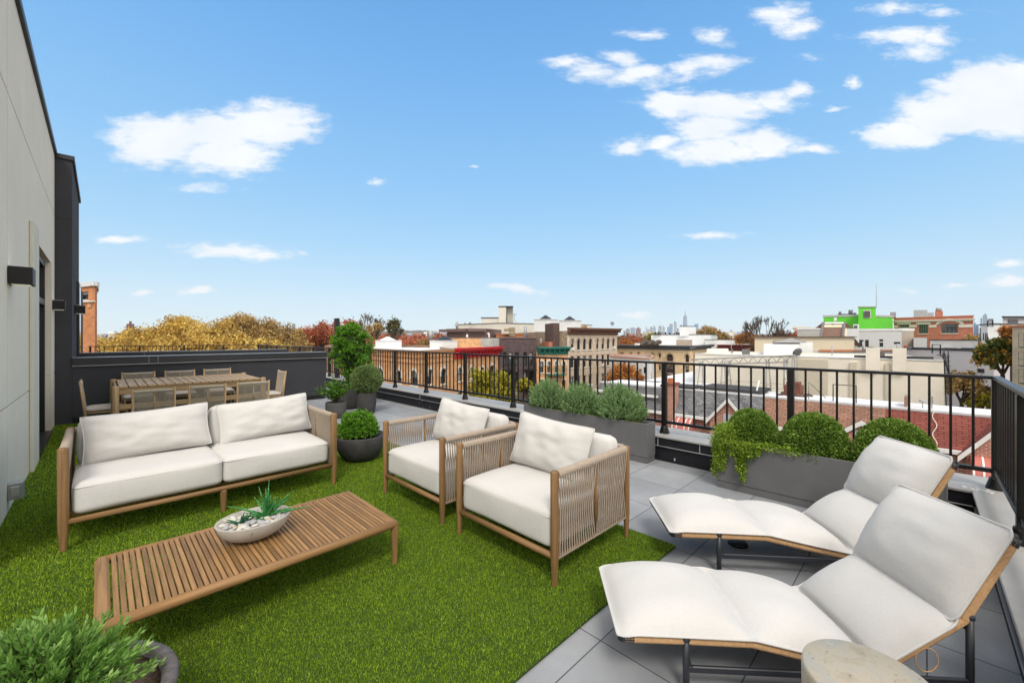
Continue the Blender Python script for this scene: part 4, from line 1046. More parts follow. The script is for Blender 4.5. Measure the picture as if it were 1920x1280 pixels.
# ------------------------------------------------------------------ city: ground, hills
GZ = -13.0
gm = NT('city_ground'); v = gm.coord('Object'); a = gm.noise(v, .02, 6, .6); b = gm.noise(v, .4, 5, .6)
c = gm.ramp(a, [(.35, (.11, .10, .085)), (.5, (.16, .12, .07)), (.65, (.12, .12, .12))]); c = gm.mix(.5, c, gm.ramp(b, [(.3, (.06, .06, .055)), (.7, (.2, .18, .14))])); gm.col(c); gm.fin(.95)
MBg = MB(); MBg.add([(-1500, -1500, GZ), (3300, -1500, GZ), (3300, 3300, GZ), (-1500, 3300, GZ)], [(0, 1, 2, 3)])
tag(MBg.obj('ground', gm.m), 'city ground far below the roof terrace reaching to the horizon', 'ground', kind='structure')
def hill(px0, px1, py, D, seed, mat, label):
    mb = MB(); n = 60; v = []
    for j in range(5):
        for i in range(n+1):
            px = px0+(px1-px0)*i/n; f = [0, .55, 1, .6, 0][j]; hh = f*(ZP(py, D)-GZ)*(1+.22*mnoise.noise(Vector((i*.16+seed, j, 0)))+.10*mnoise.noise(Vector((i*.6+seed, j*2, 3))))*math.sin(PI*(i+.5)/(n+1))**.35
            p = C(px, D*(.8+.12*j)); v.append((p.x, p.y, GZ-1+max(0, hh)))
    mb.add(v, [(j*(n+1)+i, j*(n+1)+i+1, (j+1)*(n+1)+i+1, (j+1)*(n+1)+i) for j in range(4) for i in range(n)], True)
    tag(mb.obj('hills', mat), label, 'hills', kind='structure')
HM = NT('hill_woods'); v = HM.coord('Object'); HM.col(HM.ramp(HM.noise(v, .05, 8, .75), [(.35, (.07, .075, .06)), (.48, (.15, .11, .07)), (.56, (.10, .11, .11)), (.65, (.30, .28, .25))])); HM.fin(.95)
hill(560, 900, 618, 1500, 1, HM.m, 'low wooded hills on the horizon behind the bare trees')
hill(1330, 1960, 622, 1700, 5, HM.m, 'low hazy hills on the right horizon')
hill(120, 620, 624, 1400, 9, HM.m, 'low hills on the left horizon behind the golden trees')
hill(880, 1420, 629, 1900, 12, HM.m, 'low hills under the distant skyline')

# ------------------------------------------------------------------ building builder
class Bld:
    def __init__(s, name, label, cat, chain, ztop, dep, wall, roof=None, zbot=GZ, coping=None, coph=.18, para=.5, group=None, copw=.12):
        s.P = [p if isinstance(p, Vector) else C(*p) for p in chain]; s.o = s.P[0].copy(); s.o.z = zbot
        s.e = empty(name, s.o, 0, label, cat, group); s.zb = zbot; s.zt = ztop; s.wall = wall; s.dep = dep; s.wins = [[] for _ in s.P[1:]]; s.roof = roof; s.coping = coping; s.coph = coph; s.para = para; s.copw = copw
    def frame(s, i):
        a, b = s.P[i], s.P[i+1]; d = (b-a); d.z = 0; L = d.length; d.normalize(); n = Vector((d.y, -d.x, 0)); return a, d, n, L   # n points to the camera side
    def hit(s, i, px, py):
        a, d, n, L = s.frame(i); r = ray(px, py); t = a.dot(n)/r.dot(n); p = r*t; return (p-a).dot(d), CAMZ+p.z
    def loc(s, i, u, w, z):   # along, outwards, height -> local coordinates
        a, d, n, L = s.frame(i); p = a+d*u+n*w; return (p.x-s.o.x, p.y-s.o.y, z-s.zb)
    def win(s, i, px0, px1, py0, py1, arch=False, style='dark', frame=DARKP, surround=None, sill=None, ac=False, bars=(1, 1)):
        u0, z1 = s.hit(i, px0, py0); u1, _ = s.hit(i, px1, py0); um, z0 = s.hit(i, (px0+px1)/2, py1); _, z1 = s.hit(i, (px0+px1)/2, py0)
        s.win_uv(i, u0, u1, z0, z1, arch, style, frame, surround, sill, ac, bars)
    def win_uv(s, i, u0, u1, z0, z1, arch=False, style='dark', frame=DARKP, surround=None, sill=None, ac=False, bars=(1, 1)):
        L = s.frame(i)[3]
        u0 = max(.12, u0); u1 = min(L-.12, u1)
        if u1-u0 < .15: return
        s.wins[i].append((u0, u1, z0, z1, arch, style, frame, surround, sill, ac, bars))
    def bx(s, mb, i, u0, u1, w0, w1, z0, z1):
        ps = [s.loc(i, u, w, z) for z in (z0, z1) for w in (w0, w1) for u in (u0, u1)]
        mb.add(ps, [(0, 1, 3, 2), (4, 6, 7, 5), (0, 4, 5, 1), (2, 3, 7, 6), (0, 2, 6, 4), (1, 5, 7, 3)]); return mb
    def part(s, name, mat, i, boxes, parent=None):
        mb = MB()
        for b in boxes: s.bx(mb, i, *b)
        return mb.obj(name, mat, parent or s.e)
    def cornice(s, i, u0, u1, z1, h, out, mat, brackets=True, name='cornice', pitch=.8):
        mb = MB(); s.bx(mb, i, u0-.1, u1+.1, .0, out, z1-h*.18, z1); s.bx(mb, i, u0, u1, 0, out*.8, z1-h*.34, z1-h*.185); s.bx(mb, i, u0, u1, 0.0, .10, z1-h, z1-h*.345); s.bx(mb, i, u0, u1, .0, .16, z1-h*1.0, z1-h*.9)
        if brackets:
            n = max(2, int((u1-u0)/pitch))
            for k in range(n+1):
                u = u0+(u1-u0-.14)*k/n; s.bx(mb, i, u, u+.14, .1, out*.7, z1-h*.6, z1-h*.345)
        return mb.obj(name, mat, s.e)
    def finish(s):
        mb = MB(); nf = len(s.P)-1
        for i in range(nf):
            a, d, n, L = s.frame(i); ws = s.wins[i]
            us = sorted(set([0, L]+[w[0] for w in ws]+[w[1] for w in ws])); zs = sorted(set([s.zb, s.zt]+[w[2] for w in ws]+[w[3] for w in ws]))
            for p in range(len(us)-1):
                for q in range(len(zs)-1):
                    uc = (us[p]+us[p+1])/2; zc = (zs[q]+zs[q+1])/2
                    if any(w[0] < uc < w[1] and w[2] < zc < w[3] for w in ws): continue
                    mb.add([s.loc(i, us[p], 0, zs[q]), s.loc(i, us[p+1], 0, zs[q]), s.loc(i, us[p+1], 0, zs[q+1]), s.loc(i, us[p], 0, zs[q+1])], [(0, 1, 2, 3)])
            for w in ws:
                u0, u1, z0, z1 = w[:4]; dp = -.28
                for (A, B) in (((u0, z0), (u1, z0)), ((u1, z0), (u1, z1)), ((u1, z1), (u0, z1)), ((u0, z1), (u0, z0))):
                    mb.add([s.loc(i, A[0], 0, A[1]), s.loc(i, B[0], 0, B[1]), s.loc(i, B[0], dp, B[1]), s.loc(i, A[0], dp, A[1])], [(0, 1, 2, 3)])
                if w[4]:
                    rr = (u1-u0)/2; cu = (u0+u1)/2; hz = min(rr, (z1-z0)*.4); zc = z1-hz; m = 8
                    for k in range(m):
                        t0 = PI*k/m; t1 = PI*(k+1)/m; x0 = cu+rr*math.cos(t0); x1 = cu+rr*math.cos(t1); y0 = zc+hz*math.sin(t0); y1 = zc+hz*math.sin(t1)
                        mb.add([s.loc(i, x1, .0, y1), s.loc(i, x0, .0, y0), s.loc(i, x0, .0, z1), s.loc(i, x1, .0, z1)], [(0, 1, 2, 3)])
                        mb.add([s.loc(i, x1, .0, y1), s.loc(i, x1, dp, y1), s.loc(i, x0, dp, y0), s.loc(i, x0, .0, y0)], [(0, 1, 2, 3)])
        f = (s.P[0]+s.P[-1]).normalized()*s.dep
        R0 = s.P[0]+f; R1 = s.P[-1]+f
        poly = [p for p in s.P]+[R1, R0]
        for A, B in ((s.P[-1], R1), (R1, R0), (R0, s.P[0])):
            a_ = (A.x-s.o.x, A.y-s.o.y); b_ = (B.x-s.o.x, B.y-s.o.y)
            mb.add([(*a_, 0), (*b_, 0), (*b_, s.zt-s.zb), (*a_, s.zt-s.zb)], [(0, 1, 2, 3)])
        mb.obj('wall', s.wall, s.e)
        if s.roof:
            lp = [(p.x-s.o.x, p.y-s.o.y) for p in poly]; cx = sum(p[0] for p in lp)/len(lp); cy = sum(p[1] for p in lp)/len(lp)
            lp = [(cx+(x-cx)*.997, cy+(y-cy)*.997) for x, y in lp]
            MB().prism(lp, s.zt-s.zb-s.para-.15, s.zt-s.zb-s.para).obj('roof', s.roof, s.e)
        if s.coping:
            mb = MB(); k = s.copw
            for A, B in list(zip(poly, poly[1:]+poly[:1])):
                d = (B-A); d.z = 0; L = d.length
                if L < .01: continue
                d.normalize(); n = Vector((d.y, -d.x, 0)); q = []
                for (u, w) in ((-k, k), (L+k, k), (L+k*.0, -.3), (0, -.3)):
                    p = A+d*u+n*w; q.append((p.x-s.o.x, p.y-s.o.y))
                mb.prism(q, s.zt-s.zb, s.zt-s.zb+s.coph+random.uniform(0, .004))
            mb.obj('coping', s.coping, s.e)
        for i in range(nf):
            for (u0, u1, z0, z1, arch, style, frame, surround, sill, ac, bars) in s.wins[i]:
                rr = (u1-u0)/2; cu = (u0+u1)/2; hz = min(rr, (z1-z0)*.4) if arch else 0; fw = .07
                mb = MB(); s.bx(mb, i, u0, u0+fw, -.2, -.12, z0, z1-hz*.5); s.bx(mb, i, u1-fw, u1, -.2, -.12, z0, z1-hz*.5); s.bx(mb, i, u0+fw, u1-fw, -.2, -.12, z0, z0+fw)
                if not arch: s.bx(mb, i, u0+fw, u1-fw, -.2, -.12, z1-fw, z1)
                for b in range(1, bars[0]+1) if bars[0] else []:
                    zz = z0+(z1-z0)*b/(bars[0]+1); s.bx(mb, i, u0+fw, u1-fw, -.19, -.13, zz-.035, zz+.035)
                for b in range(1, bars[1]): 
                    uu = u0+(u1-u0)*b/bars[1]; s.bx(mb, i, uu-.03, uu+.03, -.188, -.132, z0+fw, z1-fw)
                wo = mb.obj('window', frame, s.e)
                mb = MB(); s.bx(mb, i, u0+.02, u1-.02, -.26, -.21, z0+.02, z1-.02); mb.obj('pane', GLASSB if style == 'blind' else GLASS, wo)
                if style == 'half': mb = MB(); s.bx(mb, i, u0+fw, u1-fw, -.209, -.201, z0+(z1-z0)*.45, z1-.05); mb.obj('blind', GLASSB, wo)
                if surround:
                    mb = MB(); t = .22; m = 9
                    if arch:
                        zc = z1-hz
                        for k in range(m):
                            t0 = PI*k/m; t1 = PI*(k+1)/m-.02; pts = []
                            for (r_, tt) in ((0, t0), (1, t0), (1, t1), (0, t1)):
                                e_ = t*1.0*r_*(1.5 if k == m//2 else 1); pts.append((cu+(rr+e_)*math.cos(tt), zc+(hz+e_)*math.sin(tt)))
                            v8 = [s.loc(i, u, .012, z) for u, z in pts]+[s.loc(i, u, .09, z) for u, z in pts]
                            mb.add(v8, [(3, 2, 1, 0), (4, 5, 6, 7), (0, 1, 5, 4), (1, 2, 6, 5), (2, 3, 7, 6), (3, 0, 4, 7)])
                        s.bx(mb, i, u0-t*1.15, u0, .01, .08, zc-.35, zc-.01); s.bx(mb, i, u1, u1+t*1.15, .01, .08, zc-.35, zc-.01)
                    else: s.bx(mb, i, u0-.15, u1+.15, .01, .09, z1, z1+.25)
                    mb.obj('surround', surround, wo)
                if sill: mb = MB(); s.bx(mb, i, u0-.12, u1+.12, -.1, .14, z0-.16, z0-.004); mb.obj('sill', sill, wo)
                if ac: mb = MB(); s.bx(mb, i, u0+.12, u0+.12+min(.6, (u1-u0)*.7), -.19, .35, z0+.01, z0+.42); mb.obj('air_conditioner', WHITEP, wo)
        return s.e
    def add(s, name, mb, mat): return mb.obj(name, mat, s.e)
    def L3(s, px, py, D):
        p = P3(px, py, D); return (p.x-s.o.x, p.y-s.o.y, p.z-s.zb)
def boxpx(px0, px1, py0, py1, D, dep, mb=None, org=(0, 0, 0), rot=None):
    # upright box whose near face spans these edges at distance D (real size), going back dep metres
    a = C(px0, D); b = C(px1, D); z1 = ZP(py0, D); z0 = ZP(py1, D); f = (a+b).normalized()*dep
    q = [a, b, b+f, a+f]; mb = mb or MB(); mb.prism([(p.x-org[0], p.y-org[1]) for p in q], z0-org[2], z1-org[2]); return mb
def mast(mb, px, py0, py1, D, r=.05, org=(0, 0, 0)):
    p = C(px, D); x, y = p.x-org[0], p.y-org[1]; mb.tube([(x, y, ZP(py1, D)-org[2]), (x, y, ZP(py0, D)-org[2])], r, 6)

BR_OR = brick('orange_brick', (.82, .43, .18), (.62, .29, .11), (.66, .50, .34), .30, .12, .014, dirt=.35)
BR_OR2 = brick('rust_orange_brick', (.66, .29, .13), (.52, .20, .085), (.42, .25, .15), .6, .18, .012, dirt=.25)
BR_BEI = brick('beige_brick', (.60, .50, .39), (.53, .44, .34), (.52, .44, .36), .3, .12, .012, dirt=.2)
BR_YEL = brick('yellow_brick', (.86, .66, .42), (.80, .60, .37), (.75, .62, .44), .3, .14, .012, dirt=.15)
BR_DK = brick('dark_brown_brick', (.14, .095, .095), (.095, .065, .068), (.13, .11, .11), .3, .12, .014, dirt=.3)
BR_RED = brick('red_house_brick', (.46, .15, .085), (.34, .10, .06), (.60, .53, .46), .21, .075, .011, dirt=.2, bumps=.4)
BR_RUB = brick('rubble_brick', (.58, .44, .29), (.24, .165, .11), (.40, .33, .25), .35, .16, .02, dirt=.55, stain=2)
BR_RED2 = brick('school_brick', (.50, .18, .12), (.44, .15, .10), (.46, .24, .17), .4, .16, .01, dirt=.15)
SH_GREY = brick('grey_shingles', (.25, .255, .27), (.13, .135, .145), (.07, .07, .075), .30, .125, .012, dirt=.2, bumps=.6, dist=.012, stain=.8)
SH_BRN = brick('brown_shingles', (.35, .20, .145), (.26, .15, .108), (.14, .07, .045), .30, .13, .012, dirt=.2, bumps=.6, dist=.012)
SH_RED = brick('red_shingles', (.27, .085, .068), (.21, .066, .054), (.10, .025, .02), .36, .125, .012, dirt=.2, bumps=.6, dist=.012)
CREAM = brick('cream_painted_block', (.80, .755, .65), (.785, .74, .635), (.745, .70, .60), .45, .25, .012, dirt=.12, stain=.5)
STONE = plain('limestone_trim', (.68, .64, .56), .85, var=.15, scale=8)
REDC = plain('red_cornice_paint', (.50, .012, .018), .5, var=.15)
GRNC = plain('green_cornice_paint', (.015, .16, .12), .5, var=.15)
BRNC = plain('brown_cornice_paint', (.15, .075, .05), .6, var=.2)
GRYC = plain('grey_cornice_paint', (.15, .165, .18), .6, var=.2)
WHITEW = plain('white_wall_paint', (.66, .665, .655), .85, var=.12, scale=.7)
PINKW = plain('pale_grey_wall', (.52, .50, .52), .9, var=.06, scale=.4)
LBEIGE = plain('light_beige_panel', (.68, .64, .56), .85, var=.06, scale=.5)
LGREY = plain('light_grey_panel', (.66, .67, .67), .85, var=.06, scale=.5)
BROWNW = plain('mauve_brown_stucco', (.19, .13, .115), .85, var=.08, scale=.5)
TERRA = plain('terracotta_coping', (.48, .17, .07), .8, var=.2)
GREENW = plain('lime_green_wall', (.12, .56, .045), .8, var=.08, scale=.6)
DKROOF = plain('dark_brown_roofing', (.12, .07, .05), .85, var=.2)

# --- corner building with arched windows, orange brick
b = Bld('corner_building', 'orange brick corner building with arched windows behind the topiaries', 'building', [(610, 70), (700, 52), (786, 43.5), (852, 50)], ZP(659, 43.5), 22, BR_OR, ROOFW, coping=plain('tan_coping', (.34, .25, .17), .8), para=.25, coph=.12)
for (f, x0, x1, y0, y1, st) in ((0, 662, 671, 690, 712, 'dark'), (1, 708, 719, 690, 716, 'dark'), (1, 745, 752.5, 694, 718, 'dark'), (1, 771, 783, 694, 722, 'half'), (2, 802, 810, 692, 720, 'half'), (2, 826, 836, 690, 719, 'dark')):
    b.win(f, x0, x1, y0, y1, True, st, DARKP, STONE, STONE)
for (f, x0, x1) in ((0, 662, 671), (1, 708, 719), (1, 771, 783), (2, 802, 810), (2, 826, 836)): b.win(f, x0, x1, 745, 775, False, 'dark', DARKP, STONE, STONE)
b.finish()
for i in (0, 1, 2):
    L = b.frame(i)[3]; b.part('string_course', plain('orange_trim', (.42, .19, .08), .8), i, [(0, L, .003, .10, b.zt-.75, b.zt-.60), (0, L, .003, .07, b.zt-1.35, b.zt-1.25), (0, L, .002, .16, b.zt-.2, b.zt-.01)])
# --- red cornice building
b = Bld('brick_house', 'orange brick building under a bright red bracketed cornice', 'building', [C(852, 50), C(912, 57)], 0.05, 24, BR_OR, ROOFW, para=.3)
for (x0, x1, st) in ((858, 866, 'blind'), (879.5, 887.5, 'half'), (900, 907.5, 'dark')): b.win(0, x0, x1, 688, 714, True, st, DARKP, STONE, STONE, ac=(x0 == 879.5)); b.win(0, x0, x1, 735, 760, False, 'dark', DARKP, STONE, STONE)
b.finish(); L = b.frame(0)[3]; b.cornice(0, .0, L, .34, 1.35, .9, REDC)
b = Bld('brick_house', 'narrow orange brick bay at the right end of the red cornice', 'building', [C(912.5, 57), C(934, 60)], 0.05, 24, BR_OR, ROOFW, para=.3)
b.win(0, 918, 926, 684, 712, True, 'dark', DARKP, STONE, STONE); b.finish(); L = b.frame(0)[3]; b.cornice(0, .05, L, .345, 1.35, .9, REDC)
# --- dark brown apartment block with balconies
b = Bld('apartment_block', 'dark brown brick apartment block with stacked balconies', 'building', [C(936, 60), C(1005, 62)], ZP(634, 61), 22, BR_DK, ROOFG, coping=plain('mauve_coping', (.20, .14, .13), .8))
for r, (y0, y1) in enumerate(((660, 686), (697, 719), (731, 752), (764, 786))):
    for k, (x0, x1) in enumerate(((943, 950), (954, 961), (965, 973), (981, 988), (992, 999))): b.win(0, x0, x1, y0, y1, False, 'half' if (k+r) % 3 == 1 else 'dark', DARKP)
b.finish()
for x0, x1 in ((944, 962), (983, 1001)):
    for y in (692, 725, 758):
        u0, z = b.hit(0, x0, y); u1, _ = b.hit(0, x1, y); mb = MB(); b.bx(mb, 0, u0, u1, .02, 1.1, z-.14, z)
        for k in range(9): uu = u0+(u1-u0-.04)*k/8; b.bx(mb, 0, uu, uu+.04, 1.03, 1.07, z, z+.95)
        b.bx(mb, 0, u0, u1, 1.02, 1.08, z+.95, z+1.0); mb.obj('balcony', BLACK, b.e)
# --- green cornice building
b = Bld('brick_house', 'orange brick building with a dark green bracketed cornice', 'building', [C(1006, 61), C(1065, 63)], -.55, 18, BR_OR, ROOFW, para=.3)
for (x0, x1) in ((1012, 1019), (1026, 1032), (1040, 1046), (1054, 1060)):
    b.win(0, x0, x1, 677, 698, True, 'half', DARKP, STONE, STONE); b.win(0, x0, x1, 712, 733, False, 'dark', DARKP, STONE, STONE); b.win(0, x0, x1, 746, 766, False, 'dark', DARKP, STONE, STONE)
b.finish(); L = b.frame(0)[3]; b.cornice(0, .1, L, ZP(650, 62), 1.15, .9, GRNC)
mb = MB(); u0, z = b.hit(0, 1024, 702); u1, _ = b.hit(0, 1056, 702); b.bx(mb, 0, u0, u1, .02, 1.1, z-.1, z)
for k in range(14): b.bx(mb, 0, u0+(u1-u0)*k/13-.02, u0+(u1-u0)*k/13+.02, 1.04, 1.08, z, z+.9)
b.bx(mb, 0, u0, u1, 1.03, 1.09, z+.9, z+.95); mb.tube([b.loc(0, u1, .6, z+.1), b.loc(0, u1-1.6, .6, z+3)], .05, 5); mb.obj('fire_escape', GRNC, b.e)
# --- beige four storey building with rubble side wall
b = Bld('apartment_building', 'beige brick building with rows of arched windows and brown cornice', 'building', [C(960, 112), C(1066, 70), C(1157, 78)], ZP(620, 70), 30, BR_BEI, ROOFG, para=.4)
xs = [(1070, 1075.5), (1082, 1087.5), (1093, 1098.5), (1104, 1109.5), (1118, 1122), (1128, 1132.5), (1138, 1142.5), (1148, 1152)]
for k, (x0, x1) in enumerate(xs):
    for r, (ya, yb) in enumerate((((635, 656), (634, 653)), ((668, 689), (664, 684)), ((706, 728), (698, 718)), ((744, 766), (730, 750)))):
        f = k/7; y0 = ya[0]*(1-f)+yb[0]*f; y1 = ya[1]*(1-f)+yb[1]*f; b.win(1, x0, x1, y0, y1, r < 1, ['half', 'dark', 'half', 'dark', 'dark'][(k*3+r) % 5], DARKP, plain('beige_trim', (.42, .34, .26), .85), STONE, ac=(k*5+r*3) % 7 == 0)
b.wall = BR_BEI; b.finish(); L = b.frame(1)[3]
b.cornice(1, -.3, L+.2, ZP(614, 70), 1.25, 1.0, BRNC, pitch=.6)
a0, d0, n0, L0 = b.frame(0); b.part('rubble_side', BR_RUB, 0, [(0, L0-.3, .01, .12, GZ, b.zt+.02)]); b.part('corner_quoins', STONE, 0, [(L0-.29, L0-.01, .01, .10, GZ, b.zt)])
mb = MB(); u0, _ = b.hit(0, 1034, 640); u1, _ = b.hit(0, 1050, 640); b.bx(mb, 0, u0, u1, .1, 1.3, -1.2, ZP(607, 78)); mb.obj('chimney', plain('chimney_brick', (.10, .065, .055), .9, var=.4, scale=3), b.e)
mb = MB(); b.bx(mb, 0, u0+.2, u1-.3, 1.31, 2.0, GZ+4, ZP(641, 72)); mb.obj('chimney', plain('orange_stack', (.42, .16, .09), .9), b.e)
u0, _ = b.hit(0, 1014, 640); mb = MB(); b.bx(mb, 0, u0, u0+1.2, .121, .17, ZP(643, 82), ZP(634, 82)); mb.obj('window', WHITEP, b.e)
for px_, w in ((1102, 5), (1115, 2)): pass
mb = MB(); p = b.L3(1148, 612, 79); q = b.L3(1148, 606, 79); mb.tube([p, q], .05, 6); Mx = Matrix.Rotation(R(60), 3, Vector((1, -1, 0))); mb.ball(q, .4, 12, 6, (1, 1, .25), Mx); mb.obj('satellite_dish', plain('dish_grey', (.18, .19, .2), .6), b.e)
mb = boxpx(1089, 1101, 608, 614.5, 78, 2, org=b.o); mb.obj('roof_chimney', BR_RUB, b.e)
# --- white roof bulkheads with skylights
def bulkhead(label, px0, px1, y0, y1, D, dep, mat, sky=None, col=None, roofm=ROOFW):
    o = C(px0, D); o.z = ZP(y1, D); e = empty('roof_bulkhead', o, label=label, cat='roof bulkhead'); boxpx(px0, px1, y0, y1, D, dep, org=o).obj('wall', mat, e)
    mb = boxpx(px0-1, px1+1, y0-.9, y0-.02, D*.998, dep+.3, org=o); mb.obj('coping', roofm, e)
    if sky:
        cx, w, h = sky; p = C(cx, D+dep*.5); W = w/770*D/2; z = ZP(y0-.9, D)-o.z; H = h/770*D
        MB().lathe([(W*1.3, 0), (W*1.3, H*.3), (W*1.1, H*.35), (W*.45, H*.8), (W*.3, H), (.001, H)], (p.x-o.x, p.y-o.y, z), 8, rot=.3, sm=False).obj('skylight', col or BLACK, e)
    return e
bulkhead('white painted roof bulkhead with pale skylight right of the tall topiary', 704, 753, 639, 658, 62, 4, WHITEW, (727, 22, 7), WHITEP)
bulkhead('white painted roof bulkhead with dark skylight left of the orange wall', 806, 857, 639, 658, 60, 4, WHITEW, (832, 27, 8), BLACK)
bulkhead('white roof bulkhead with dark pyramid skylight beside the beige tower', 1001, 1046, 599, 622, 100, 5, WHITEW, (1023, 18, 8), BLACK)
bulkhead('white roof bulkhead with dark pyramid skylight above the beige building', 1048, 1090, 601, 622, 97, 5, WHITEW, (1068, 17, 8), BLACK)
# --- buildings behind
b = Bld('office_building', 'long pale beige building with stepped penthouse tower on the skyline', 'building', [C(854, 118), C(938, 105), C(1110, 122)], ZP(606, 105), 30, LBEIGE, ROOFG, coping=plain('dark_coping', (.08, .08, .08), .6), coph=.15); b.finish()
boxpx(902, 944, 596, 610, 118, 8, org=b.o).obj('penthouse', LBEIGE, b.e); boxpx(901.5, 944.5, 594.8, 596, 117.8, 8.4, org=b.o).obj('penthouse_coping', BLACK, b.e)
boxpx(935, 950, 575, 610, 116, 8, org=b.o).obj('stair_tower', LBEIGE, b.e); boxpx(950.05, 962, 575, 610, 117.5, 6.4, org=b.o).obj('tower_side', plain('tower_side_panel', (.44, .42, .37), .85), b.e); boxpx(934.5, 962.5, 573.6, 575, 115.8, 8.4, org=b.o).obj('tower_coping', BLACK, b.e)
mb = MB(); mast(mb, 950, 574, 609, 115.9, .12, b.o); mast(mb, 964, 588, 603, 117, .06, b.o); mb.add([b.L3(962, 589, 117), b.L3(969, 589, 117), b.L3(969, 589.6, 118), b.L3(962, 589.6, 118)], [(0, 1, 2, 3)]); mb.obj('ladder', BLACK, b.e)
boxpx(936, 942, 600, 605, 117.7, .2, org=b.o).obj('door', BLACK, b.e); boxpx(966, 968.5, 600, 606, 117, 2, org=b.o).obj('vent_box', LBEIGE, b.e)
mb = MB(); mast(mb, 857, 603, 618, 112, .35, b.o); mast(mb, 872, 605, 607, 112, .3, b.o); mast(mb, 881, 604, 607, 112, .4, b.o); mb.obj('vent_pipe', plain('galv3', (.35, .36, .37), .5, .3), b.e)
b = Bld('brown_building', 'mauve brown stucco penthouse with overhanging flat roof', 'building', [C(838, 84), C(875, 80), C(912, 82), C(940, 95)], ZP(617, 82), 14, BROWNW, ROOFG, coping=BROWNW, coph=.1); b.finish()
L = b.frame(0)[3]; b.part('roof_overhang', plain('mauve_trim', (.15, .10, .09), .8), 0, [(-1.5, L, .02, .9, b.zt-.55, b.zt-.01)]); L = b.frame(1)[3]; b.part('roof_overhang', plain('mauve_trim', (.15, .10, .09), .8), 1, [(0, L*.9, .02, .9, b.zt-.5, b.zt+.02)])
mb = MB(); mast(mb, 876, 627, 634, 72, .16, b.o); mb.obj('vent_pipe', WHITEP, b.e)
mb = MB(); mb.tube([b.L3(917, 634, 72), b.L3(917, 627, 72), b.L3(916, 624.5, 72), b.L3(914, 626, 72)], .14, 8); mb.obj('goose_neck_vent', WHITEP, b.e)
b = Bld('party_wall', 'windowless orange brick party wall with a white painted right half', 'building', [C(845, 66), C(937, 68)], ZP(634, 67), 12, BR_OR, ROOFW, coping=BROWNW, coph=.12, copw=.06); b.finish()
u, _ = b.hit(0, 904, 640); L = b.frame(0)[3]; mb = MB(); b.bx(mb, 0, u, L, .01, .05, GZ+6, b.zt-.02)
for k in range(9): b.bx(mb, 0, u-.1-.25*RNG.uniform(), u, .008, .048, b.zt-.3*k-.3, b.zt-.3*k-.02)
mb.obj('white_paint_area', brick('white_brick', (.50, .50, .47), (.44, .44, .41), (.36, .36, .34), .3, .12, .01, dirt=.3), b.e)
b = Bld('roof_structures', 'low rooftop brick chimneys and parapets behind the dark brown block', 'building', [C(930, 86), C(985, 88)], ZP(628, 87), 8, BR_OR2, ROOFW, coping=TERRA, coph=.25); b.finish()
boxpx(955, 966, 614, 630, 85, 1.5, org=b.o).obj('chimney', BR_RUB, b.e); boxpx(945, 956, 616, 621, 84.5, 1.5, org=b.o).obj('chimney', BR_RUB, b.e); mb = MB(); mast(mb, 985, 612, 634, 78, .3, b.o); mb.obj('vent_pipe', plain('galv3', (.35, .36, .37), .5, .3), b.e)
mb = MB(); mast(mb, 807.5, 620, 640, 80, .5, (0, 0, 0)); vp = mb.obj('vent_stack', plain('galv3', (.35, .36, .37), .5, .3)); tag(vp, 'tall grey metal vent stack rising left of the brown penthouse', 'vent stack')

# --- yellow brick corner building with grey cornice
b = Bld('yellow_building', 'pale yellow brick corner building with a long grey cornice', 'building', [C(1150, 96), C(1297, 82), C(1333, 98)], ZP(656, 82), 26, BR_YEL, ROOFW, para=.2)
for (f, x0, x1, y0, y1, ar) in ((0, 1161, 1171, 661, 669, 1), (0, 1182, 1185, 661, 669, 1), (0, 1195, 1200, 661, 672, 1), (0, 1220, 1226, 662, 674, 1), (0, 1235, 1239, 662, 671, 1), (0, 1250, 1262, 663, 677, 1), (0, 1285, 1292, 664, 679, 1), (1, 1300, 1302.4, 664, 678, 1), (1, 1307, 1309.4, 664, 678, 1), (1, 1313, 1315.4, 663, 677, 1), (1, 1319, 1321, 662, 676, 1),
                             (0, 1220, 1226, 684, 694, 0), (0, 1235, 1239, 684, 693, 0), (0, 1250, 1262, 685, 699, 0), (0, 1285, 1292, 686, 700, 0), (0, 1195, 1200, 683, 694, 0), (1, 1300, 1302.4, 687, 700, 0), (1, 1307, 1309.4, 687, 700, 0)):
    b.win(f, x0, x1, y0, y1, bool(ar), 'half' if y0 > 680 else 'dark', plain('reddish_frame', (.09, .05, .045), .6), plain('yellow_trim', (.50, .38, .22), .85), STONE, bars=(1, 2) if x1-x0 > 9 else (1, 1))
b.finish()
for i in (0, 1): L = b.frame(i)[3]; b.cornice(i, 0, L, ZP(647.5, 82), 1.0, .9, GRYC, pitch=.7)
boxpx(1268, 1298, 637, 648, 88, 4, org=b.o).obj('chimney', brick('pale_brick', (.42, .35, .28), (.36, .3, .24), (.4, .35, .3), .3, .12, .01), b.e)
mb = MB()
for k in range(9): 
    p = b.L3(1203+k*4, 645-(k % 3)*2, 86); mb.ball(p, .7, 8, 5, (1, 1, .7))
mb.obj('roof_tarps', plain('tarps', (.10, .08, .07), .9, var=.8, scale=3), b.e); boxpx(1190, 1200, 643.5, 647, 85, 2, org=b.o).obj('roof_hatch', WHITEP, b.e)
u0, z = b.hit(0, 1246, 700); u1, _ = b.hit(0, 1268, 700); mb = MB()
for zz in (ZP(679, 84), ZP(703, 84)):
    b.bx(mb, 0, u0, u1, .02, 1.0, zz-.08, zz); b.bx(mb, 0, u0, u1, .95, 1.0, zz+.9, zz+.95)
    for k in range(12): b.bx(mb, 0, u0+(u1-u0)*k/11, u0+(u1-u0)*k/11+.03, .95, 1.0, zz, zz+.9)
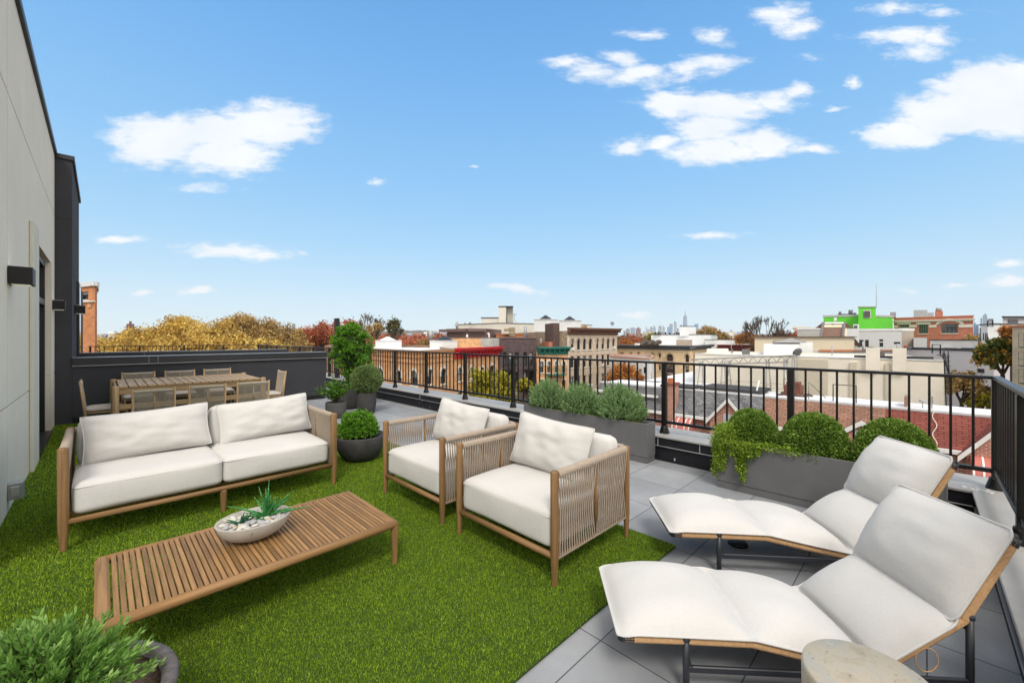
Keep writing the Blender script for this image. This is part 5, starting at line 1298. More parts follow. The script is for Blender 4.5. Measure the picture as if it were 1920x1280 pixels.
mb.tube([b.loc(0, u0+.3, .6, ZP(703, 84)), b.loc(0, u1-.3, .6, ZP(679, 84))], .08, 6); mb.obj('fire_escape', plain('rusty_iron', (.10, .04, .03), .8), b.e)
# --- pale grey block behind
b = Bld('grey_building', 'pale grey block with a raised stair bulkhead below the skyline towers', 'building', [C(1221, 118), C(1331, 112), C(1345, 122)], ZP(627.5, 112), 20, LGREY, ROOFG, coping=plain('dark_coping', (.08, .08, .08), .6), coph=.15)
b.win(1, 1334, 1337, 636, 645, False, 'dark'); b.win(1, 1340, 1343, 636, 645, False, 'dark'); b.finish()
boxpx(1274.5, 1305, 612, 630, 114, 8, org=b.o).obj('stair_bulkhead', LGREY, b.e); boxpx(1274, 1305.5, 611, 612, 113.9, 8.3, org=b.o).obj('bulkhead_coping', BLACK, b.e)
mb = MB()
for k, px_ in enumerate((1229, 1234, 1238, 1248, 1256, 1264, 1269, 1273)): boxpx(px_-1.6, px_+1.6, 622.5+(k % 3), 627.4, 116+k*.3, 1.2, mb, b.o)
mb.obj('roof_units', BLACK, b.e)
b = Bld('white_building', 'small white flat roofed building with dark red cornice', 'building', [C(1322, 108), C(1378, 104)], ZP(637, 106), 8, WHITEW, ROOFW, coping=plain('dark_coping', (.08, .08, .08), .6), coph=.12); b.finish()
b = Bld('red_row_houses', 'low dark red building with deep cornice behind the white roofs', 'building', [C(1345, 100), C(1410, 98)], ZP(646, 99), 8, plain('oxblood', (.12, .03, .028), .8), ROOFW, coping=WHITEP, coph=.2); b.finish(); b.cornice(0, 0, b.frame(0)[3], b.zt, 1.0, .5, plain('oxblood_trim', (.15, .03, .03), .7))

# --- big cream wall with parapet and chimneys
XW = 45.0
def W45(px): t = (px-960)/770; return Vector((XW, XW*(1-t)/(1+t), 0))
b = Bld('cream_building', 'large cream painted windowless brick wall behind the long railing', 'building', [W45(1303), W45(1772)], ZP(668, 39), 0, CREAM, ROOFW, para=.25)
b.wins[0] = []; b.dep = 14
b.win(0, 1504, 1506.5, 695, 726, False, 'dark'); b.finish()
mb = MB(); u0, _ = b.hit(0, 1303, 680); L = b.frame(0)[3]
mb2 = MB()
for x0, x1, dz in ((1516, 1545, .0), (1624, 1650, .95), (1674, 1700, .95)):
    ua, _ = b.hit(0, x0, 700); ub, _ = b.hit(0, x1, 700)
    if dz: b.bx(mb2, 0, ua, ub, .02, .35, b.zt-.9, b.zt+dz)
mb2.obj('wall_chimney', CREAM, b.e)
ua, _ = b.hit(0, 1480, 700); b.part('buttress', plain('cream_render', (.56, .51, .41), .85, var=.06), 0, [(b.hit(0, 1497, 700)[0], b.hit(0, 1552, 700)[0], .012, .22, GZ, b.zt-.15), (b.hit(0, 1594, 700)[0], b.hit(0, 1606, 700)[0], .012, .16, GZ, b.zt-.3), (b.hit(0, 1660, 700)[0], b.hit(0, 1668, 700)[0], .012, .14, GZ, b.zt-.3)])
b.part('parapet_flashing', plain('roof_edge', (.60, .61, .60), .7, var=.2), 0, [(0, L, -.35, .05, b.zt, b.zt+.10)])
b.part('roofing_edge', ROOFB, 0, [(b.hit(0, 1600, 670)[0], L-.6, -1.1, -.5, b.zt-.2, b.zt+.28)])
# upper cream part left of the truss and roof volumes
boxpx(1325, 1366, 655, 670, 52, 5, org=b.o).obj('roof_bulkhead', CREAM, b.e)
boxpx(1432, 1498, 645, 668, 48, 5, org=b.o).obj('roof_bulkhead', WHITEW, b.e); boxpx(1498.1, 1524, 642, 664, 49, 4.5, org=b.o).obj('roof_bulkhead', WHITEW, b.e)
boxpx(1449, 1500, 639, 644.9, 49, 3, org=b.o).obj('skylight', plain('skylight_dark', (.10, .085, .08), .5, var=.4), b.e)
mb = MB(); mb.add([b.L3(1446, 641, 48), b.L3(1484, 633.5, 50), b.L3(1512, 641, 48), b.L3(1512, 642.5, 48), b.L3(1446, 642.5, 48)], [(0, 1, 2, 3, 4)]); mb.obj('skylight_cap', plain('skylight_grey', (.3, .29, .28), .6), b.e)
mb = MB()
for x0, x1, y0, y1, D in ((1391, 1406, 655, 667, 47), (1371, 1374, 655, 662, 47)): boxpx(x0, x1, y0, y1, D, 1.5, mb, b.o)
mb.obj('roof_unit', plain('unit_grey', (.13, .13, .13), .7), b.e)
mb = MB()
for x0, x1, y, D in ((1536, 1790, 655.5, 60), (1602, 1625, 665, 52)): boxpx(x0, x1, y, y+1.8, D, .5, mb, b.o)
boxpx(1534, 1600, 657, 659, 58, .5, mb, b.o); mb.obj('terracotta_parapet_cap', TERRA, b.e)
boxpx(1524, 1790, 657.4, 672, 60.3, .3, org=b.o).obj('rear_parapet', plain('pale_parapet', (.50, .51, .50), .85, var=.15), b.e)
mb = MB(); Mx = Matrix.Rotation(R(-62), 3, Vector((1, -1, 0)).normalized()); q = b.L3(1495, 660, 37); mb.ball(q, .42, 16, 8, (1, 1, .2), Mx); mb.tube([q, b.L3(1500, 667, 37.4)], .03, 6); mb.obj('satellite_dish', plain('dish_grey', (.18, .19, .2), .6), b.e)
mb = MB(); mb.tube([b.L3(1560, 646, 46), b.L3(1560, 670, 46)], .05, 6); mb.tube([b.L3(1618, 640, 56), b.L3(1618, 658, 56)], .1, 6); mb.tube([b.L3(1683, 644, 54), b.L3(1683, 660, 54)], .13, 6); mb.tube([b.L3(1371, 640, 50), b.L3(1371, 655, 50)], .04, 5); mb.obj('vent_pipe', plain('galv3', (.35, .36, .37), .5, .3), b.e)
mb = MB(); boxpx(1692, 1700, 652, 658, 53, .7, mb, b.o); mb.ball(b.L3(1698, 650, 53), .2, 8, 5); mb.obj('red_vent', plain('vent_red', (.32, .07, .04), .7), b.e)
mb = MB(); mb.ball(b.L3(1632, 657, 38), .45, 12, 6, (1, 1, .8)); boxpx(1650, 1659, 658, 676, 41, .8, mb, b.o); mb.obj('tarpaulin', plain('tarps', (.10, .08, .07), .9, var=.8, scale=3), b.e)
# caged ladder down the right edge of the cream wall
mb = MB(); D = 29.5
for px_ in (1770, 1778): mb.tube([b.L3(px_, 655, D), b.L3(px_, 668, D), b.L3(px_+4, 760, D)], .035, 5)
for k in range(30): mb.tube([b.L3(1770, 668+k*3.1, D), b.L3(1778+.14*k, 668+k*3.1, D)], .02, 4)
mb.tube([b.L3(1748, 662, D), b.L3(1748, 646, D), b.L3(1763, 646, D), b.L3(1763, 665, D)], .04, 5)
for k in range(5): mb.tube([b.L3(1757+k*5, 665-4*math.sin(k*.8), D), b.L3(1770+k*2, 668+k*9, D-.6), b.L3(1781+k*.5, 668+k*9, D)], .03, 5)
mb.obj('fire_ladder', BLACK, b.e)
# --- beige building with mansard shapes behind
b = Bld('beige_building', 'long low beige wall with sloping left end behind the white roofs', 'building', [C(1415, 84), C(1602, 76)], ZP(632, 80), 12, plain('beige_wall', (.70, .61, .46), .85, var=.05, scale=.4), ROOFG, para=.2); b.finish(); b.part('eave', plain('brown_eave', (.16, .11, .08), .8), 0, [(-1, b.frame(0)[3]+.3, -.2, .4, b.zt, b.zt+.15)])
mb = MB(); mb.add([b.L3(1602, 633, 76), b.L3(1612, 645, 75), b.L3(1612, 652, 75), b.L3(1602, 647, 76), b.L3(1602, 633, 80), b.L3(1612, 645, 80), b.L3(1612, 652, 80), b.L3(1602, 647, 80)], [(0, 1, 2, 3), (7, 6, 5, 4), (0, 4, 5, 1), (3, 2, 6, 7), (1, 5, 6, 2), (0, 3, 7, 4)]); mb.obj('mansard_end', DKROOF, b.e)
b = empty('mansard_dormer', C(1560, 88), label='brown shingled mansard dormer in front of the lime green wall', cat='dormer'); o = b.location
def q3(px, py, D): p = P3(px, py, D); return (p.x-o.x, p.y-o.y, p.z-o.z)
def slab(pts, mat, name, t=.3):
    f = Vector((1, 1, 0)).normalized()*t; n = len(pts); v = [Vector(q3(*p)) for p in pts]; v2 = [x+f for x in v]
    MB().add(v+v2, [tuple(range(n)), tuple(range(2*n-1, n-1, -1))]+[(i, n+i, n+(i+1) % n, (i+1) % n) for i in range(n)]).obj(name, mat, b)
slab([(1540, 634, 82), (1581.5, 634, 82), (1583, 613.5, 85), (1545, 613.5, 85)], plain('brown_shingle', (.17, .10, .075), .85, var=.3, scale=3), 'shingled_slope')
slab([(1545, 613, 85), (1583, 613, 85), (1583, 607, 86), (1546, 607, 86)], plain('beige_wall', (.70, .61, .46), .85), 'upper_band')
slab([(1545, 606.6, 85.5), (1584, 606.6, 85.5), (1584, 604, 86), (1545, 604, 86)], WHITEP, 'cap')
slab([(1538, 630, 81.5), (1541.4, 630, 81.5), (1547, 603.5, 86), (1543, 603.5, 86)], plain('grey_fascia', (.16, .14, .14), .7), 'fascia'); slab([(1580, 630, 81.5), (1583.5, 630, 81.5), (1586, 603.5, 86), (1582, 603.5, 86)], plain('grey_fascia', (.16, .14, .14), .7), 'fascia')
slab([(1530, 615, 86), (1545, 615, 86), (1545, 604, 86.4)], DKROOF, 'side_slope'); slab([(1584, 615, 86), (1602, 615, 86), (1584, 604, 86.4)], DKROOF, 'side_slope')
slab([(1583.5, 629, 85), (1588, 629, 85), (1588, 615, 86), (1583.5, 615, 86)], plain('beige_wall', (.70, .61, .46), .85), 'side_wall', 3)
mb = MB(); mb.tube([q3(1566, 604, 85), q3(1566, 596, 85)], .22, 8); mb.obj('flue', WHITEP, b)
# --- white and grey low buildings in front of the green one
b = Bld('white_building', 'white panelled building with dark windows below the lime green tower', 'building', [C(1597, 92.5), C(1690, 88), C(1713, 88.5)], ZP(620, 88), 10, plain('white_panels', (.56, .57, .57), .8, var=.05), ROOFG, coping=WHITEW, coph=.5, para=.3)
for x0, x1, y0, y1 in ((1611, 1619, 637, 650), (1622, 1629, 637, 650), (1648.5, 1656, 636, 640), (1649, 1656, 642, 650), (1676, 1688, 641, 645)): b.win(0, x0, x1, y0, y1, False, 'dark', BLACK)
b.finish(); boxpx(1584, 1611, 616, 642, 91, 2, org=b.o).obj('siding_bay', plain('corrugated', (.60, .61, .62), .6, var=.06, scale=.8), b.e); L = b.frame(1)[3]; b.part('tan_panel', plain('tan_panel', (.38, .33, .27), .85), 1, [(.1, L-.1, .01, .06, GZ, b.zt-.15)])
b = Bld('white_shed', 'pale corrugated rooftop shed beside the red school building', 'building', [C(1713, 86), C(1738, 84)], ZP(633, 85), 6, plain('corrugated', (.60, .61, .62), .6, var=.06, scale=.8), ROOFW); b.finish()
b = Bld('grey_shed', 'grey and white low rooftop units left of the mansard dormer', 'building', [C(1495, 98), C(1541, 96)], ZP(618, 97), 8, plain('shed_grey', (.42, .42, .40), .85, var=.15, scale=.3), ROOFG, coping=LGREY, coph=.5); b.finish()
boxpx(1486, 1521, 612, 615, 130, 5, org=b.o).obj('upper_storey', LBEIGE, b.e); boxpx(1486, 1521, 615, 617, 129.8, 5, org=b.o).obj('red_band', TERRA, b.e)
# --- lime green building
b = Bld('green_building', 'bright lime green building with a square stair tower', 'building', [C(1544, 102), C(1613, 98), C(1674, 103)], ZP(594, 100), 16, GREENW, ROOFG, coping=plain('grey_coping', (.40, .42, .40), .7), coph=.5); b.finish()
mb = boxpx(1609.5, 1642, 576, 640, 95, 5, org=b.o); mb.obj('stair_tower', GREENW, b.e); boxpx(1608.5, 1643, 573.8, 576, 94.8, 5.5, org=b.o).obj('tower_coping', plain('grey_coping', (.40, .42, .40), .7), b.e)
w = boxpx(1619.5, 1633, 581.5, 596, 94.9, .1, org=b.o).obj('window', STONE, b.e); boxpx(1620.7, 1631.8, 582.7, 594.8, 94.7, .12, org=b.o).obj('pane', GLASS, w)
mb = MB(); mast(mb, 1643, 533, 576, 97, .055, b.o); mb.obj('antenna', plain('galv3', (.35, .36, .37), .5, .3), b.e)
mb = MB(); mast(mb, 1575, 584, 590, 104, .3, b.o); mast(mb, 1595, 581, 590, 104, .5, b.o); mast(mb, 1603, 586, 590, 104, .3, b.o); boxpx(1571, 1606, 588, 591, 106, 4, mb, b.o); mb.obj('roof_vents', plain('galv4', (.16, .17, .18), .6), b.e)
boxpx(1600, 1610.5, 608, 616.5, 94.2, .5, org=b.o).obj('white_window', WHITEP, b.e); boxpx(1602, 1608, 610, 615, 94.0, .6, org=b.o).obj('window_glass', GLASS, b.e)
boxpx(1669, 1680, 585, 595, 106, 3, org=b.o).obj('roof_box', plain('grey_box', (.28, .28, .29), .8), b.e)
# --- red brick school
b = Bld('school_building', 'red brick institutional building with cream arched trim', 'building', [C(1676, 104), C(1825, 92)], ZP(595, 98), 20, BR_RED2, ROOFG, para=.5, coping=TERRA, coph=.2)
for x0, x1, y0, y1, ar in ((1687, 1704, 609, 614.5, 0), (1722.5, 1740, 608.5, 625, 0), (1765, 1796, 607, 624.5, 0)): b.win(0, x0, x1, y0, y1, bool(ar), 'dark', plain('green_grey_frame', (.15, .17, .16), .6), None, STONE, bars=(3, 4))
b.finish(); mb = MB(); L = b.frame(0)[3]; z1 = ZP(599.5, 98); b.bx(mb, 0, 0, L+.4, .01, .55, z1-.15, z1); b.bx(mb, 0, 0, L+.2, .01, .3, z1-.45, z1-.16)
for k in range(26): b.bx(mb, 0, L*k/26, L*k/26+.25, .31, .5, z1-.4, z1-.16)
mb.obj('cornice', STONE, b.e); mb = MB()
def ub(px): return b.hit(0, px, 610)[0]
for x0, x1, y0, y1 in ((1676, 1684, 610, 614), (1682, 1708, 604.5, 608), (1705, 1719, 609, 613), (1718, 1745, 604.5, 608), (1742, 1756, 609, 613.5), (1798, 1824, 608, 613.5)): b.bx(mb, 0, ub(x0), ub(x1), .012, .12, b.hit(0, (x0+x1)/2, y1)[1], b.hit(0, (x0+x1)/2, y0)[1])
for k in range(10):
    t0 = PI*k/10; t1 = PI*(k+1)/10; c0, z0 = b.hit(0, 1780.5, 609); w_ = ub(1805)-c0; h_ = 1.05; pts = []
    for (e_, tt) in ((0, t0), (.55, t0), (.55, t1), (0, t1)): pts.append((c0+(w_-.3+e_)*math.cos(tt), z0+.1+(h_-.3+e_)*math.sin(tt)))
    v8 = [b.loc(0, u_, .012, z_) for u_, z_ in pts]+[b.loc(0, u_, .14, z_) for u_, z_ in pts]; mb.add(v8, [(3, 2, 1, 0), (4, 5, 6, 7), (0, 1, 5, 4), (1, 2, 6, 5), (2, 3, 7, 6), (3, 0, 4, 7)])
mb.obj('stone_trim', STONE, b.e)
boxpx(1753, 1768, 583, 594, 100, 2, org=b.o).obj('chimney', BR_RED2, b.e); mb = MB(); mast(mb, 1760, 577, 583, 101, .6, b.o); mb.obj('chimney_pot', plain('galv3', (.35, .36, .37), .5, .3), b.e)
boxpx(1713, 1739, 581, 596, 108, 5, org=b.o).obj('penthouse', plain('penthouse_grey', (.36, .37, .38), .85), b.e); boxpx(1739.1, 1751, 586, 596, 109, 4, org=b.o).obj('penthouse', plain('penthouse_grey', (.36, .37, .38), .85), b.e)
# --- grey walls on the right
b = Bld('grey_building', 'plain pale mauve grey wall with one small window at right', 'building', [C(1700, 54), C(1862, 44)], ZP(657, 48), 8, PINKW, ROOFG, coping=BLACK, coph=.12, para=.2)
b.win(0, 1831, 1846, 691, 699, False, 'dark', DARKP); b.finish()
b2 = Bld('white_building', 'long low white wall with dark horizontal slots behind the grey wall', 'building', [C(1744, 66), C(1838, 60)], ZP(638, 63), 5, WHITEW, ROOFG, coping=BLACK, coph=.1, para=.2); b2.win(0, 1769, 1795, 652, 653.4, False, 'dark'); b2.win(0, 1801, 1830, 652, 653.4, False, 'dark'); b2.finish()
mb = MB()
for px_ in (1835, 1853): mast(mb, px_, 632, 657, 47, .05, b.o)
for y in (637, 645): mb.tube([b.L3(1835, y, 47), b.L3(1853, y, 47)], .04, 5)
mast(mb, 1838, 615, 657, 46.5, .06, b.o); objs(mb, 'roof_frame', BLACK, b.e)
b = Bld('modern_building', 'white and grey cubic modern building at the far right', 'building', [C(1838, 58), C(1863, 54), C(1935, 56)], ZP(608, 55), 14, LGREY, ROOFG, coping=plain('dark_coping', (.08, .08, .08), .6), coph=.12, para=.3)
b.win(1, 1888, 1905, 632, 638, False, 'dark', BLACK); b.win(1, 1882, 1899, 700, 712, False, 'dark', BLACK); b.finish()
boxpx(1852, 1866, 613, 660, 51, 2.6, org=b.o).obj('white_wing', WHITEW, b.e); boxpx(1864, 1896, 633.5, 712, 49, 5, org=b.o).obj('grey_wing', PINKW, b.e); boxpx(1863.5, 1896.5, 632.8, 633.4, 48.8, 5.2, org=b.o).obj('wing_coping', BLACK, b.e); boxpx(1881, 1896, 644, 650, 48.9, .2, org=b.o).obj('dark_opening', GLASS, b.e)
boxpx(1880, 1935, 594, 607.5, 60, 6, org=b.o).obj('penthouse', PINKW, b.e); boxpx(1878, 1935, 592.6, 594, 59.5, 7, org=b.o).obj('penthouse_roof', BLACK, b.e); boxpx(1891, 1909, 598.5, 605, 59.9, .2, org=b.o).obj('penthouse_window', GLASS, b.e)
mb = MB(); mb.tube([b.L3(1852, 612, 52), b.L3(1852, 601, 52), b.L3(1861, 600, 52), b.L3(1861, 611, 52)], .07, 5)
for px_ in (1844, 1848, 1851): mast(mb, px_, 624, 637, 50, .06, b.o)
objs(mb, 'roof_frame', BLACK, b.e)
# --- beige building with fire escape, far right
b = Bld('beige_building', 'narrow beige building with green fire escape cut by the right picture edge', 'building', [C(1898, 27), C(1980, 25)], ZP(612, 26), 10, brick('pale_beige_brick', (.50, .43, .33), (.46, .40, .30), (.44, .38, .3), .3, .1, .01), ROOFG, coping=TERRA, coph=.08)
for y in (633, 668, 702): b.win(0, 1905, 1910, y, y+16, False, 'half', DARKP); b.win(0, 1922, 1934, y, y+20, False, 'half', DARKP)
b.finish(); mb = MB()
for y in (650, 685, 718):
    z = ZP(y, 26); b.bx(mb, 0, .75, 3, .03, .7, z-.06, z)
    for k in range(9): b.bx(mb, 0, .75+k*.25, .762+k*.25, .68, .7, z, z+.85)
    for zz in (.4, .85): b.bx(mb, 0, .75, 3, .68, .7, z+zz, z+zz+.02)
for k in range(40): b.bx(mb, 0, 1.0, 1.3, .5, .54, ZP(730, 26)+k*.1, ZP(730, 26)+k*.1+.02)
mb.obj('fire_escape', plain('green_iron', (.03, .09, .07), .6), b.e)
# ------------------------------------------------------------------ row houses just below the railing (x = 26 line)
XR = 26.0
def yR(px, X=XR): t = (px-960)/770; return X*(1-t)/(1+t)
ZR, ZE_ = -1.72, -3.05       # ridge and eave heights
def rowhouse(name, label, ya, yb, shing, brickm, gables, eave=ZE_, ridge=ZR, awns=(), wins=(), dpt=2.9):
    # frontage runs along y from ya (right in view) to yb, facing -x ; steep front slope from the ridge to the eave
    e = empty(name, (XR, ya, GZ), label=label, cat='row house'); L = yb-ya; xe = -1.15; zr = ridge-GZ; ze = eave-GZ
    MB().box(xe+.25, dpt-.02, .003, L-.003, 0, ze-.02).obj('wall', brickm, e)
    th = .12
    MB().add([(xe, 0, ze), (xe, L, ze), (0, L, zr), (0, 0, zr), (xe, 0, ze-th), (xe, L, ze-th), (.1, L, zr-th), (.1, 0, zr-th)], [(3, 2, 1, 0), (4, 5, 6, 7), (0, 1, 5, 4), (0, 4, 7, 3), (1, 2, 6, 5)]).obj('shingle_slope', shing, e)
    MB().box(0.13, dpt-.03, 0.004, L-.004, ze-.019, zr-.251).obj('upper_wall', brickm, e)
    MB().box(0.0, dpt, 0.0, L, zr-.25, zr+.03).obj('flat_roof', ROOFW, e)
    MB().box(-.02, .35, 0.0, L, zr+.032, zr+.11).obj('ridge_flashing', plain('white_flashing', (.58, .59, .60), .7, var=.12), e)
    MB().box(xe-.12, xe+.02, -.0, L, ze-.13, ze+.03).obj('gutter', WHITEP, e)
    for (gy, w, h) in gables:   # gable dormer: brick triangle with white rakes
        zt = ze+h; x0 = xe-.25
        MB().add([(x0, gy-w/2, ze-.4), (x0, gy+w/2, ze-.4), (x0, gy+w/2, ze), (x0, gy, zt-.12), (x0, gy-w/2, ze), (x0+1.6, gy-w/2, ze-.4), (x0+1.6, gy+w/2, ze-.4), (x0+1.6, gy+w/2, ze), (x0+1.6, gy, zt-.12), (x0+1.6, gy-w/2, ze)], [(4, 3, 2, 1, 0), (0, 5, 9, 4), (1, 2, 7, 6), (5, 6, 7, 8, 9)]).obj('gable_wall', brickm, e)
        MB().box(x0+.002, xe+.3, gy-w/2+.003, gy+w/2-.003, 0, ze-.401).obj('bay_wall', brickm, e)
        for sgn in (-1, 1):
            o = .25; a = Vector((x0-.12, gy+sgn*(w/2+o), ze-.12*1)); bb = Vector((x0-.12, gy, zt+.05)); a2 = a+Vector((1.9, 0, 0)); b2 = bb+Vector((1.9, 0, 0)); up = Vector((0, 0, -.07))
            MB().add([a, bb, b2, a2, a+up, bb+up, b2+up, a2+up], [(0, 1, 2, 3), (7, 6, 5, 4), (0, 4, 5, 1), (3, 2, 6, 7), (0, 3, 7, 4), (1, 5, 6, 2)]).obj('gable_roof', shing, e)
            d = Vector((0, 0, -.24)); q = Vector((-.05, 0, 0))
            MB().add([a+q+up*.2, bb+q+up*.2, bb+q+d, a+q+d, a+up*.2+Vector((.05, 0, 0)), bb+up*.2+Vector((.05, 0, 0)), bb+d+Vector((.05, 0, 0)), a+d+Vector((.05, 0, 0))], [(0, 1, 2, 3), (7, 6, 5, 4), (0, 4, 5, 1), (3, 2, 6, 7), (0, 3, 7, 4), (1, 5, 6, 2)]).obj('rake_board', WHITEP, e)
        MB().box(x0-.02, x0, gy-.28, gy+.28, ze-.35, ze+.42).obj('gable_vent', plain('vent_pale', (.42, .44, .46), .7), e)
    for (wy, z, w, h, x0) in wins:
        f = MB().box(x0-.05, x0, wy-w/2, wy+w/2, z+ze, z+ze+h).obj('window', WHITEP, e); MB().box(x0-.06, x0-.051, wy-w/2+.08, wy-.03, z+ze+.08, z+ze+h-.08).box(x0-.06, x0-.051, wy+.03, wy+w/2-.08, z+ze+.08, z+ze+h-.08).obj('pane', GLASSB, f)
    for (wy, z, w, x0) in awns:
        mb = MB(); n = 6; cs = []
        for k in range(n+1):
            t = k/n*PI/2; cs.append((x0-.85*math.sin(t), z+ze-.75*(1-math.cos(t))))
        mb.add([(x, y, zz) for y in (wy-w/2, wy+w/2) for x, zz in cs], [(k, k+1, n+2+k, n+1+k) for k in range(n)], True)
        mb.add([(x0, wy-w/2, ze+z-.75)]+[(x, wy-w/2, zz) for x, zz in cs], [tuple(range(n+2))]).add([(x0, wy+w/2, ze+z-.75)]+[(x, wy+w/2, zz) for x, zz in cs], [tuple(range(n+1, -1, -1))])
        aw = mb.obj('awning', plain('coral_awning', (.50, .16, .13), .7, var=.08), e); mb = MB()
        for y in (wy-w/2+.04, wy-w/2+.30, wy+w/2-.34, wy+w/2-.08):
            mb.add([(x-.012, yy, zz+.012) for yy in (y, y+.06) for x, zz in cs], [(k, k+1, n+2+k, n+1+k) for k in range(n)])
        mb.box(cs[-1][0]-.02, cs[-1][0], wy-w/2, wy+w/2, cs[-1][1]-.10, cs[-1][1]+.0); mb.obj('awning_stripe', WHITEP, aw)
    return e
y_r, y_b, y_g, y_2, y_3 = -4.6, yR(1661), yR(1433), yR(1243), yR(1125)
e = rowhouse('row_house', 'red shingled brick row house right of the brown roof', y_r, y_b-.01, SH_RED, BR_RED, [(-2.5-y_r, 2.5, 1.75)], awns=[(-2.3-y_r, -.04, 1.9, -1.4)])
mb = MB(); pts = []
for k in range(14): pts.append((-.02-1.13*k/13-.03, (yR(1752)-y_r)+.07*math.sin(k*.9), ZR-GZ+.03-1.30*k/13+.03))
mb.tube([(1.2, yR(1738)-y_r, ZR-GZ+.3)]+pts, .018, 5); mb.obj('white_cable', plain('cable', (.62, .55, .46), .6), e)
mb = MB(); mb.ball((1.3, yR(1730)-y_r, ZR-GZ+.35), .14, 10, 6, (1, 1, .5)); mb.tube([(1.3, yR(1730)-y_r, ZR-GZ), (1.3, yR(1730)-y_r, ZR-GZ+.35)], .02, 5); mb.tube([(1.2, yR(1748)-y_r, ZR-GZ), (1.2, yR(1748)-y_r, ZR-GZ+.6), (1.2, yR(1750)-y_r, ZR-GZ+.3)], .025, 5); mb.obj('antenna', plain('galv3', (.35, .36, .37), .5, .3), e)
MB().box(.9, 2.2, yR(1700)-y_r, yR(1694)-y_r, ZR-GZ+.03, ZR-GZ+.5).obj('chimney', plain('chimney_tiles', (.26, .15, .11), .9, var=.3, scale=6), e)
e = rowhouse('row_house', 'brown shingled brick row house in the middle of the terrace row', y_b, y_g-.01, SH_BRN, BR_RED, [(.75, 2.2, .85)], wins=[(4.2, -1.9, 1.2, 1.3, -.91)])
MB().box(1.6, 2.5, 3.6, 4.4, ZR-GZ+.03, ZR-GZ+.6).box(1.7, 2.4, 3.7, 4.3, ZR-GZ+.61, ZR-GZ+.8).obj('chimney', plain('brown_stack', (.17, .07, .05), .9, var=.3, scale=3), e)
mb = MB()
for k in range(26): mb.ball((1.2+RNG.uniform(0, 1.2), 3.0+RNG.uniform(0, 1.6), ZR-GZ+.08), RNG.uniform(.08, .2), 6, 4, (1.3, 1, .5))
mb.obj('roof_debris', plain('debris', (.12, .09, .07), .95, var=.6, scale=4), e)
mb = MB(); mb.tube([(.3, 2.0, ZR-GZ), (.3, 2.0, ZR-GZ+.95), (.3, 1.1, ZR-GZ+.95), (.3, 1.1, ZR-GZ)], .03, 5).tube([(.2, 3.0, ZR-GZ), (.2, 3.0, ZR-GZ+1.0), (.4, 2.3, ZR-GZ+.2)], .02, 5); mb.obj('roof_rail', BLACK, e)
e = rowhouse('row_house', 'grey shingled brick row house with white trimmed gable', y_g, y_2-.01, SH_GREY, BR_RED, [(1.4, 2.0, 1.3)], awns=[(3.95, -.1, 1.1, -.91)], wins=[(3.95, -1.6, 1.1, 1.1, -.91)])
MB().box(-1.3, -.55, 4.55, 5.15, 3, ZR-GZ+.5).obj('chimney', BR_RED, e); MB().box(-1.1, -.75, 4.7, 5.0, ZR-GZ+.501, ZR-GZ+.8).obj('chimney_pot', TERRA, e); MB().box(-1.36, -.49, 4.49, 5.21, ZR-GZ+.4, ZR-GZ+.54).obj('chimney_cap', plain('cap_brick', (.25, .09, .06), .9), e)
mb = MB(); mb.tube([(.4, .6, ZR-GZ-.3), (.4, .35, ZR-GZ+.9)], .05, 6); mb.obj('flue', WHITEP, e); MB().box(.3, 2.6, .3, 3.6, ZR-GZ+.12, ZR-GZ+.3).obj('black_roof_patch', ROOFB, e)
MB().box(.0, 1.6, 3.9, 6.0, ZR-GZ+.12, ZR-GZ+.24).obj('black_roof_patch', ROOFB, e)
e = rowhouse('row_house', 'grey felt roofed brick house at the left end of the row', y_2, y_3, plain('grey_felt_slope', (.12, .12, .125), .9, var=.35, scale=1.2), BR_RED, [], wins=[(1.4, -1.5, 1.5, 1.3, -.91)])
MB().box(-.8, -.6, 0, y_3-y_2, ZR-GZ-.55, ZR-GZ-.42).obj('white_band', WHITEP, e)
# white roofs behind the left end of the row
b = Bld('white_roof_building', 'low building with a broad white coated roof left of the cream wall', 'building', [C(1148, 36), C(1345, 33)], ZP(752, 34), 16, plain('grey_wall_low', (.22, .22, .22), .9, var=.2), None); b.finish()
p = [C(1120, 34), C(1350, 31), C(1338, 58), C(1180, 60)]; o = b.o
MB().add([(q.x-o.x, q.y-o.y, z-o.z) for q, z in zip(p, (ZP(765, 34), ZP(757, 31), ZP(702, 47), ZP(730, 52)))]+[(q.x-o.x, q.y-o.y, z-o.z-.3) for q, z in zip(p, (ZP(765, 34), ZP(757, 31), ZP(702, 47), ZP(730, 52)))], [(0, 1, 2, 3), (7, 6, 5, 4), (0, 4, 5, 1), (1, 5, 6, 2), (2, 6, 7, 3), (3, 7, 4, 0)]).obj('roof', ROOFW, b.e)
b = Bld('white_wall_house', 'white walled house with pink parapet behind the orange tree', 'building', [C(1145, 66), C(1218, 58), C(1226, 64)], ZP(673, 60), 8, WHITEW, ROOFW, coping=plain('pink_coping', (.42, .24, .17), .8), coph=.25); b.win(0, 1206, 1212, 688, 700, False, 'dark'); b.finish()
